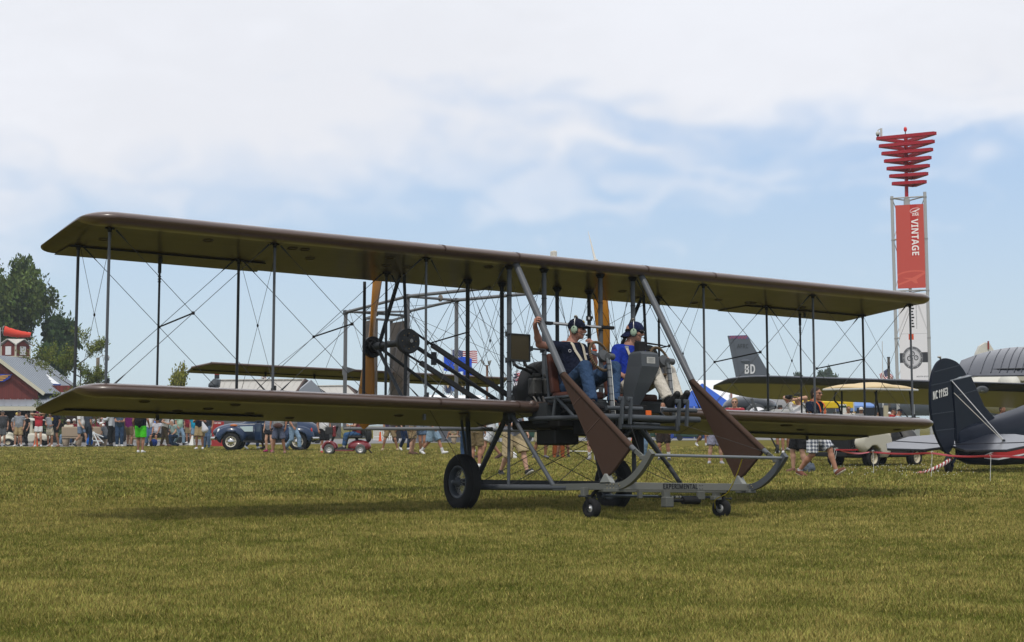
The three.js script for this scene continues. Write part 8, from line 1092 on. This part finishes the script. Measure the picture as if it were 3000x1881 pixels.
{ const [g] = person('man in lime green shorts and black tee with a backpack, seen from behind', 411, 1328, { shirt: NAVY, legs: cloth(0.07, 0.60, 0.02), legLen: 0.82, legLoose: 0.035, shoes: SHOEW, hair: hairs[0], skin: 3, turn: 172, h: 1.82, girth: 1.05, footL: [0.1, 0, 0.05], footR: [-0.12, 0.0, -0.12], handL: [0.26, 0.95, 0.1], handR: [-0.3, 1.0, 0.05] }); part(g, 'backpack', nets((x, y, z) => ell(0, 1.26, -0.22, 0.16, 0.24, 0.13)(x, y, z), V(-0.25, 0.95, -0.45), V(0.25, 1.6, 0), 0.035), BLK); }
person('person in white shirt and blue jeans just right of the lime shorts', 434, 1307, { shirt: WHT, legs: cloth(0.10, 0.18, 0.32), legLen: 1.9, hair: hairs[1], shoes: SHOED, turn: 30, h: 1.78 });
person('person in light blue shirt sitting on the path edge', 447, 1306, { shirt: cloth(0.10, 0.22, 0.55), legs: DENIM, legLen: 1.9, hair: hairs[1], pelvis: 0.7, footL: [0.12, 0, 0.3], footR: [-0.12, 0, 0.3], turn: -20, shoes: SHOED });
person('seated woman in white print shirt and white cap with black shorts', 457, 1308, { shirt: cloth(0.52, 0.52, 0.58), legs: BLK, legLen: 0.85, cap: M(0.7, 0.7, 0.7, 0.8), hair: hairs[1], pelvis: 0.58, pz: -0.1, footL: [0.16, 0, 0.3], footR: [-0.16, 0, 0.3], handR: [-0.1, 0.85, 0.4], handL: [0.14, 0.95, 0.3], turn: -15, skin: 2 });
person('man in white shirt and dark brown trousers leaning to the right', 482, 1309, { shirt: WHT, legs: cloth(0.05, 0.035, 0.018), legLen: 1.93, hair: hairs[1], lean: 12, footL: [0.14, 0, -0.25], footR: [-0.12, 0, 0.22], turn: 80, handL: [0.2, 1.05, 0.25], handR: [-0.2, 1.1, 0.2], shoes: SHOEB, h: 1.8 });
{ const [g] = person('white haired man in pale green shirt kneeling on one knee', 507, 1307.5, { shirt: cloth(0.30, 0.40, 0.38), legs: cloth(0.02, 0.04, 0.085), legLen: 1.93, hair: hairs[2], pelvis: 0.52, lean: 14, pz: -0.1, footL: [0.14, 0, 0.33], footR: [-0.12, 0.0, -0.42, -1.0], handL: [0.16, 0.98, 0.32], handR: [-0.12, 0.95, 0.34], turn: -38, skin: 1, shoes: SHOED, headYaw: -25 }); part(g, 'camera', box(0.11, 0.08, 0.07, 0, 0.72, 0.3, 0.01), BLACK); part(g, 'camera_strap', [tube(V(0.07, 0.98, 0.24), V(0.04, 0.74, 0.3), 0.012), tube(V(-0.07, 0.98, 0.24), V(-0.04, 0.74, 0.3), 0.012)], NAVY); }
person('man in mint shirt and faded jeans behind the kneeling man', 524, 1306, { shirt: cloth(0.38, 0.55, 0.42), legs: DENIML, legLen: 1.93, hair: hairs[1], turn: 50, ...walk(1, 0.24), shoes: SHOED, h: 1.8, skin: 2 });
person('man in dark red shirt, khaki shorts and straw hat far behind', 553, 1300, { shirt: cloth(0.2, 0.012, 0.025), legs: KHAKID, hat: M(0.3, 0.22, 0.1, 0.8), shoes: SHOEW, girth: 1.12, h: 1.78, skin: 2 });
person('person in turquoise shirt mostly hidden by the khaki shorts man', 570, 1305, { shirt: cloth(0.01, 0.3, 0.48), legs: DENIML, hair: hairs[1], h: 1.68, shoes: SHOED, skin: 1 });
{ const [g] = person('man in navy tee, khaki shorts and white shoes holding a white bag', 585, 1317.5, { shirt: NAVY, legs: KHAKI, legLen: 0.88, legLoose: 0.035, shoes: SHOEW, hair: hairs[0], skin: 3, h: 1.8, handL: [0.12, 1.22, 0.26], handR: [-0.14, 1.24, 0.24], footL: [0.13, 0, 0.04], footR: [-0.13, 0, 0] }); part(g, 'white_bag', nets((x, y, z) => uni([cone(V(0.16, 1.18, 0.3), V(0.26, 0.86, 0.24), 0.03, 0.15)], 0.02)(x, y, z), V(-0.1, 0.6, 0), V(0.5, 1.3, 0.5), 0.03), M(0.55, 0.55, 0.58, 0.6)); }
person('man in dark tee and jeans beside the red board', 607, 1312.5, { shirt: cloth(0.03, 0.035, 0.05), legs: cloth(0.08, 0.13, 0.22), legLen: 1.95, legLoose: 0.03, shoes: cloth(0.05, 0.08, 0.13), hair: hairs[0], turn: -15, h: 1.82, skin: 2 });
// round the car
person('man in jeans stepping by the open car door', 737, 1317.5, { shirt: NAVY, legs: cloth(0.02, 0.045, 0.12), legLen: 1.9, shoes: M(0.3, 0.32, 0.35, 0.6), hair: hairs[0], turn: 70, ...walk(1, 0.26), lean: 10, h: 1.66 });
person('person in white shorts walking left, front of the car door', 772, 1319, { shirt: cloth(0.25, 0.25, 0.3), legs: WHT, legLen: 0.8, hair: hairs[1], turn: -40, shoes: SHOEB, skin: 2, h: 1.7, ...walk(1, 0.12) });
person('woman in grey top over turquoise shirt with dark shorts and pink shoes', 789, 1325, { female: true, shirt: cloth(0.2, 0.22, 0.28), legs: cloth(0.02, 0.02, 0.026), legLen: 0.5, shoes: M(0.3, 0.02, 0.1, 0.6), hair: hairs[1], skin: 1, h: 1.66, turn: -25, footL: [0.16, 0, 0.0], footR: [-0.1, 0, 0.05] });
{ const [g] = person('man in slate blue shorts with a brown waist bag, legs apart', 816, 1329.5, { shirt: cloth(0.30, 0.31, 0.31), legs: cloth(0.085, 0.10, 0.155), legLen: 0.95, legLoose: 0.03, shoes: M(0.22, 0.12, 0.09, 0.8), hair: hairs[0], skin: 3, footL: [0.22, 0, 0], footR: [-0.2, 0, 0.02], h: 1.8, handR: [-0.3, 0.95, 0.05] }); part(g, 'waist_bag', nets((x, y, z) => ell(0, 1.03, 0.2, 0.18, 0.1, 0.09)(x, y, z), V(-0.25, 0.9, 0.05), V(0.25, 1.2, 0.35), 0.03), M(0.07, 0.035, 0.03, 0.7)); }
person('man in checked shirt and pale jeans walking right past the rear wheel', 858, 1321, { shirt: cloth(0.19, 0.2, 0.23), legs: DENIML, legLen: 1.93, legLoose: 0.03, shoes: SHOED, hair: hairs[1], turn: 60, ...walk(1, 0.27), h: 1.8, skin: 2 });
person('boy in white tee, black shorts and white socks left of the scooter', 949, 1328, { shirt: WHT, legs: BLK, legLen: 0.95, legLoose: 0.03, socks: M(0.6, 0.6, 0.6, 0.8), sockH: 0.22, shoes: M(0.4, 0.06, 0.04, 0.6), hair: hairs[1], turn: 25, h: 1.62, skin: 2 });
person('man in blue shirt and jeans riding the red scooter', 1018, 1331, { shirt: cloth(0.2, 0.04, 0.05), legs: cloth(0.04, 0.10, 0.22), legLen: 1.88, legLoose: 0.03, shoes: SHOED, socks: WHT, hair: hairs[2], pelvis: 0.74, pz: -0.38, footL: [0.14, 0.18, 0.12], footR: [-0.14, 0.18, 0.12], handL: [0.22, 1.2, 0.35], handR: [-0.22, 1.2, 0.35], turn: -90, girth: 1.2, belly: 1.25, h: 1.78 });
person('man in cargo shorts and tan shoes standing legs wide right of the scooter', 1143, 1321, { shirt: cloth(0.06, 0.04, 0.1), legs: KHAKID, legLen: 0.85, shoes: M(0.35, 0.27, 0.17, 0.7), hair: hairs[0], footL: [0.3, 0, 0], footR: [-0.3, 0, 0.02], pelvis: 0.88, h: 1.75, skin: 2 });
person('person in dark blue jeans stepping left behind the cargo shorts', 1184, 1321, { shirt: BLK, legs: cloth(0.015, 0.03, 0.075), legLen: 1.93, shoes: SHOEW, hair: hairs[0], turn: 40, ...walk(1, 0.15), h: 1.75 });
person('man in khaki cargo shorts and sandals seen from the side', 1204, 1332, { shirt: cloth(0.2, 0.2, 0.2), legs: cloth(0.30, 0.22, 0.12), legLen: 0.9, legLoose: 0.035, shoes: SHOEB, hair: hairs[2], turn: 75, h: 1.8, girth: 1.12, skin: 1 });
person('bare legged person in denim shorts left of the light jean shorts', 1236, 1331, { shirt: cloth(0.25, 0.3, 0.4), legs: cloth(0.1, 0.16, 0.26), legLen: 0.5, shoes: SHOED, hair: hairs[1], turn: 10, h: 1.7, skin: 2, footL: [0.05, 0, 0], footR: [-0.04, 0, -0.05] });
person('man in light jean shorts and white shoes striding right', 1266, 1333, { shirt: cloth(0.3, 0.3, 0.33), legs: cloth(0.22, 0.32, 0.42), legLen: 0.98, legLoose: 0.04, shoes: SHOEW, socks: WHT, sockH: 0.16, hair: hairs[2], turn: 62, ...walk(1, 0.38), pelvis: 0.87, h: 1.8, skin: 2 });
person('man sitting on the far bench with dark trainers', 1330, 1299, { shirt: cloth(0.3, 0.26, 0.2), legs: KHAKID, hair: hairs[0], pelvis: 0.5, pz: 0, footL: [0.1, 0, 0.35], footR: [-0.25, 0.15, 0.4], shoes: SHOED, socks: WHT, turn: -30, skin: 2 });
person('person in black shorts with white socks behind the main wheel', 1386, 1326, { shirt: cloth(0.3, 0.3, 0.3), legs: BLK, legLen: 0.8, socks: WHT, sockH: 0.14, shoes: SHOEW, hair: hairs[1], turn: -50, h: 1.72, skin: 1 });
person('man in tan hat behind the near main wheel', 1393, 1372, { shirt: cloth(0.2, 0.16, 0.12), legs: KHAKID, hat: M(0.30, 0.17, 0.10, 0.8), hair: hairs[0], h: 1.70, turn: 160, skin: 2 });
person('person in bright red cap left of the tan hat', 1371, 1371, { shirt: cloth(0.1, 0.1, 0.12), legs: DENIM, legLen: 1.9, cap: M(0.42, 0.02, 0.025, 0.8), h: 1.70, turn: 190 });
person('man in white checked shorts and sandals walking left behind the gear leg', 1438, 1347, { shirt: PLAIDW, legs: PLAIDW, legLen: 0.95, legLoose: 0.035, shoes: M(0.06, 0.03, 0.03, 0.7), cap: NAVY, hair: hairs[0], turn: -70, ...walk(1, 0.32), h: 1.88, skin: 2, handR: [-0.2, 1.1, 0.3] });
person('man in grey tee, khaki cargo shorts and black sneakers striding under the wing', 1500, 1396, { shirt: cloth(0.20, 0.21, 0.25), legs: cloth(0.40, 0.32, 0.19), legLen: 1.02, legLoose: 0.04, shoes: M(0.018, 0.018, 0.02, 0.7), sole: M(0.6, 0.58, 0.55, 0.7), hair: hairs[1], turn: 30, footL: [0.16, 0.03, 0.36, 0.5], footR: [-0.16, 0.03, -0.2, -0.2], pelvis: 0.87, handL: [0.34, 0.98, 0.05], handR: [-0.06, 1.14, 0.28], h: 1.70, girth: 1.16, belly: 1.15, skin: 1 });
{ const [g] = person('man in beige cargo shorts and grey shoes holding a black camera', 1588, 1344, { shirt: BLK, legs: cloth(0.36, 0.32, 0.22), legLen: 0.95, legLoose: 0.035, shoes: M(0.12, 0.12, 0.14, 0.7), hair: hairs[0], turn: 25, footL: [0.12, 0, -0.02], footR: [-0.22, 0, -0.15], handL: [0.12, 1.12, 0.32], handR: [-0.12, 1.12, 0.3], h: 1.74, skin: 3 }); part(g, 'camera', [box(0.16, 0.10, 0.14, 0, 1.18, 0.42, 0.02), tube(V(0, 1.18, 0.45), V(0.05, 1.22, 0.66), 0.045)], BLACK); part(g, 'camera_tag', box(0.12, 0.05, 0.02, 0.05, 1.27, 0.45), M(0.6, 0.6, 0.6, 0.5)); }
person('person in orange trousers standing under the engine', 1636, 1343, { shirt: BLK, legs: M(0.32, 0.085, 0.022, 0.8), legLen: 1.95, shoes: M(0.32, 0.085, 0.022, 0.8), hair: hairs[0], h: 1.68, footL: [0.14, 0, 0], footR: [-0.14, 0, 0], turn: 10 });
{ const [g] = person('person in dark shorts and black sandals behind the orange trousers', 1650, 1341.5, { shirt: BLK, legs: BLK, legLen: 0.8, shoes: SHOED, hair: hairs[0], h: 1.68, footL: [0.18, 0, -0.02], footR: [-0.18, 0, 0], skin: 4 }); part(g, 'black_bag', [tube(V(0.10, 0.85, 0.3), V(0.02, 0.42, 0.35), 0.075, 0.06), tube(V(-0.12, 0.85, 0.3), V(-0.14, 0.55, 0.32), 0.05)], BLK); }
person('person in white socks half hidden by the near blind', 1737, 1350, { shirt: cloth(0.3, 0.45, 0.4), legs: cloth(0.2, 0.2, 0.25), legLen: 0.7, socks: WHT, sockH: 0.18, shoes: M(0.2, 0.2, 0.22, 0.7), hair: hairs[1], h: 1.7, turn: -20, skin: 1 });
person('person in faded jeans behind the gear leg right of the near blind', 1880, 1348, { shirt: cloth(0.4, 0.3, 0.3), legs: cloth(0.16, 0.25, 0.37), legLen: 1.85, shoes: M(0.28, 0.14, 0.1, 0.7), hair: hairs[1], h: 1.68, turn: 15, footL: [0.08, 0, 0], footR: [-0.04, 0, 0.04] });
person('man in dark shorts and white socks behind the black gear post', 1944, 1352, { shirt: BLK, legs: cloth(0.03, 0.02, 0.016), legLen: 0.9, socks: WHT, sockH: 0.2, shoes: SHOED, hair: hairs[0], h: 1.72, turn: -15, skin: 2, footL: [0.17, 0, 0], footR: [-0.1, 0, 0.05] });
person('far person in white shoes walking right of the gear', 2054, 1308, { shirt: cloth(0.2, 0.2, 0.3), legs: cloth(0.04, 0.06, 0.12), legLen: 0.8, socks: WHT, shoes: SHOEW, hair: hairs[0], turn: 40, ...walk(1, 0.25), h: 1.74, skin: 3 });
person('man in grey shorts and grey shoes behind the far blind', 2096, 1362, { shirt: cloth(0.25, 0.25, 0.28), legs: cloth(0.24, 0.24, 0.32), legLen: 0.92, legLoose: 0.035, shoes: M(0.3, 0.3, 0.33, 0.7), hair: hairs[1], h: 1.66, footL: [0.17, 0, 0], footR: [-0.17, 0, 0.02], skin: 1 });
// right of the biplane
person('smiling blond man in red polo and sunglasses above the right wing', 2154, 1362, { shirt: cloth(0.36, 0.045, 0.06), legs: KHAKID, hair: hairs[3], glasses: true, shoes: SHOED, h: 1.76, turn: -12, skin: 1 });
{ const [g] = person('man in white tee and dark cap photographing with raised camera', 2343, 1386, { shirt: WHT, legs: BLK, legLen: 0.95, shoes: M(0.14, 0.07, 0.05, 0.7), cap: cloth(0.035, 0.035, 0.02), capVisor: cloth(0.25, 0.22, 0.02), hair: hairs[1], turn: -48, handL: [0.07, 1.62, 0.26], handR: [-0.10, 1.64, 0.25], footL: [0.15, 0, 0], footR: [-0.16, 0, 0.02], girth: 1.12, belly: 1.1, h: 1.74, skin: 1 }); part(g, 'camera', [box(0.13, 0.09, 0.07, -0.02, 1.66, 0.30, 0.012), tube(V(-0.02, 1.66, 0.32), V(-0.02, 1.66, 0.42), 0.036)], BLACK); part(g, 'wristband', new THREE.TorusGeometry(0.034, 0.008, 5, 16).rotateX(1.2).translate(-0.12, 1.58, 0.22), M(0.6, 0.08, 0.06, 0.6)); part(g, 'shirt_print', box(0.24, 0.04, 0.006, 0, 1.30, 0.152), M(0.3, 0.03, 0.05, 0.8)); }
{ const [g] = person('young man in navy and orange top and plaid shorts striding right', 2390, 1400, { shirt: cloth(0.012, 0.018, 0.04), sleeve: 0.5, legs: PLAID, legLen: 0.95, legLoose: 0.028, socks: WHT, sockH: 0.04, shoes: M(0.15, 0.055, 0.035, 0.7), sole: M(0.55, 0.5, 0.42, 0.7), hair: hairs[0], glasses: true, turn: 52, footL: [0.08, 0.045, 0.40, 0.6], footR: [-0.10, 0.05, -0.30, -0.35], pelvis: 0.875, handL: [0.2, 1.0, -0.1], handR: [-0.24, 1.0, 0.2], h: 1.84, skin: 2 }); for (const s of [-1, 1]) part(g, 'orange_strap', ribbon([V(s * 0.11, 1.50, -0.10), V(s * 0.125, 1.545, 0.0), V(s * 0.12, 1.46, 0.14), V(s * 0.07, 1.25, 0.18), V(s * 0.03, 1.12, 0.19)], 0.045, V(0, 0.3, 1)), M(0.62, 0.10, 0.015, 0.6)); part(g, 'badge', box(0.11, 0.08, 0.012, 0.03, 1.14, 0.20, 0.003), M(0.6, 0.6, 0.55, 0.5)); }
const far = (label, px, headY, sz, o) => { const depth = FOC * 0.24 / sz, hh = ((1246 - headY) / FOC * depth + EYE); return person(label, px, 0, { depth, h: Math.max(1.3, Math.min(1.95, hh)), cell: 0.034, ...o }); };
far('woman with sunglasses low behind the right wing, beside the walking man', 2417, 1201, 16, { female: true, shirt: cloth(0.2, 0.2, 0.22), hair: hairs[3], glasses: true, skin: 1 });
far('man in white shirt and glasses behind the right wing under the cart roof', 2486, 1191, 18, { shirt: cloth(0.52, 0.51, 0.48), hair: hairs[1], glasses: true, skin: 2 });
far('blond person right of the man in white shirt behind the wing', 2503, 1207, 16, { shirt: cloth(0.3, 0.28, 0.25), hair: hairs[3], turn: 170 });
far('man in white cap and dark shirt behind the right wing', 2523, 1194, 17, { shirt: cloth(0.03, 0.035, 0.045), cap: M(0.6, 0.58, 0.5, 0.8), skin: 2, glasses: true });
far('dark haired man by the navy booth', 2574, 1207, 15, { shirt: cloth(0.2, 0.15, 0.13), hair: hairs[0], glasses: true, skin: 3 });
far('man in red shirt and dark cap facing right near the wing tip', 2616, 1197, 18, { shirt: cloth(0.4, 0.015, 0.02), cap: M(0.02, 0.02, 0.022, 0.8), turn: 60, skin: 4 });
far('person in white cap between the booth and the red shirt', 2606, 1208, 15, { shirt: cloth(0.3, 0.3, 0.32), cap: M(0.65, 0.65, 0.65, 0.8), turn: 150 });
far('man in pale blue shirt and navy cap looking down near the wing tip', 2634, 1200, 19, { shirt: cloth(0.45, 0.55, 0.62), cap: NAVY, turn: 55, headPitch: -20, skin: 4 });
far('man in black hat and white shirt left of the photographer', 2287, 1189, 19, { shirt: WHT, hat: M(0.03, 0.03, 0.028, 0.8), skin: 4, turn: -30 });
far('person in white with white cap left of the photographer, behind the black hat', 2299, 1176, 17, { shirt: WHT, cap: M(0.68, 0.68, 0.68, 0.8), skin: 2, turn: 20 });
far('dark haired man in navy shirt beyond the navy fuselage', 2936, 1190, 24, { shirt: cloth(0.02, 0.025, 0.05), hair: hairs[0], skin: 3, turn: 30 });
far('dark haired person low behind the walking man and cart post', 2446, 1207, 15, { shirt: cloth(0.1, 0.1, 0.12), hair: hairs[0], turn: 170 });

renderer.render(scene, camera);
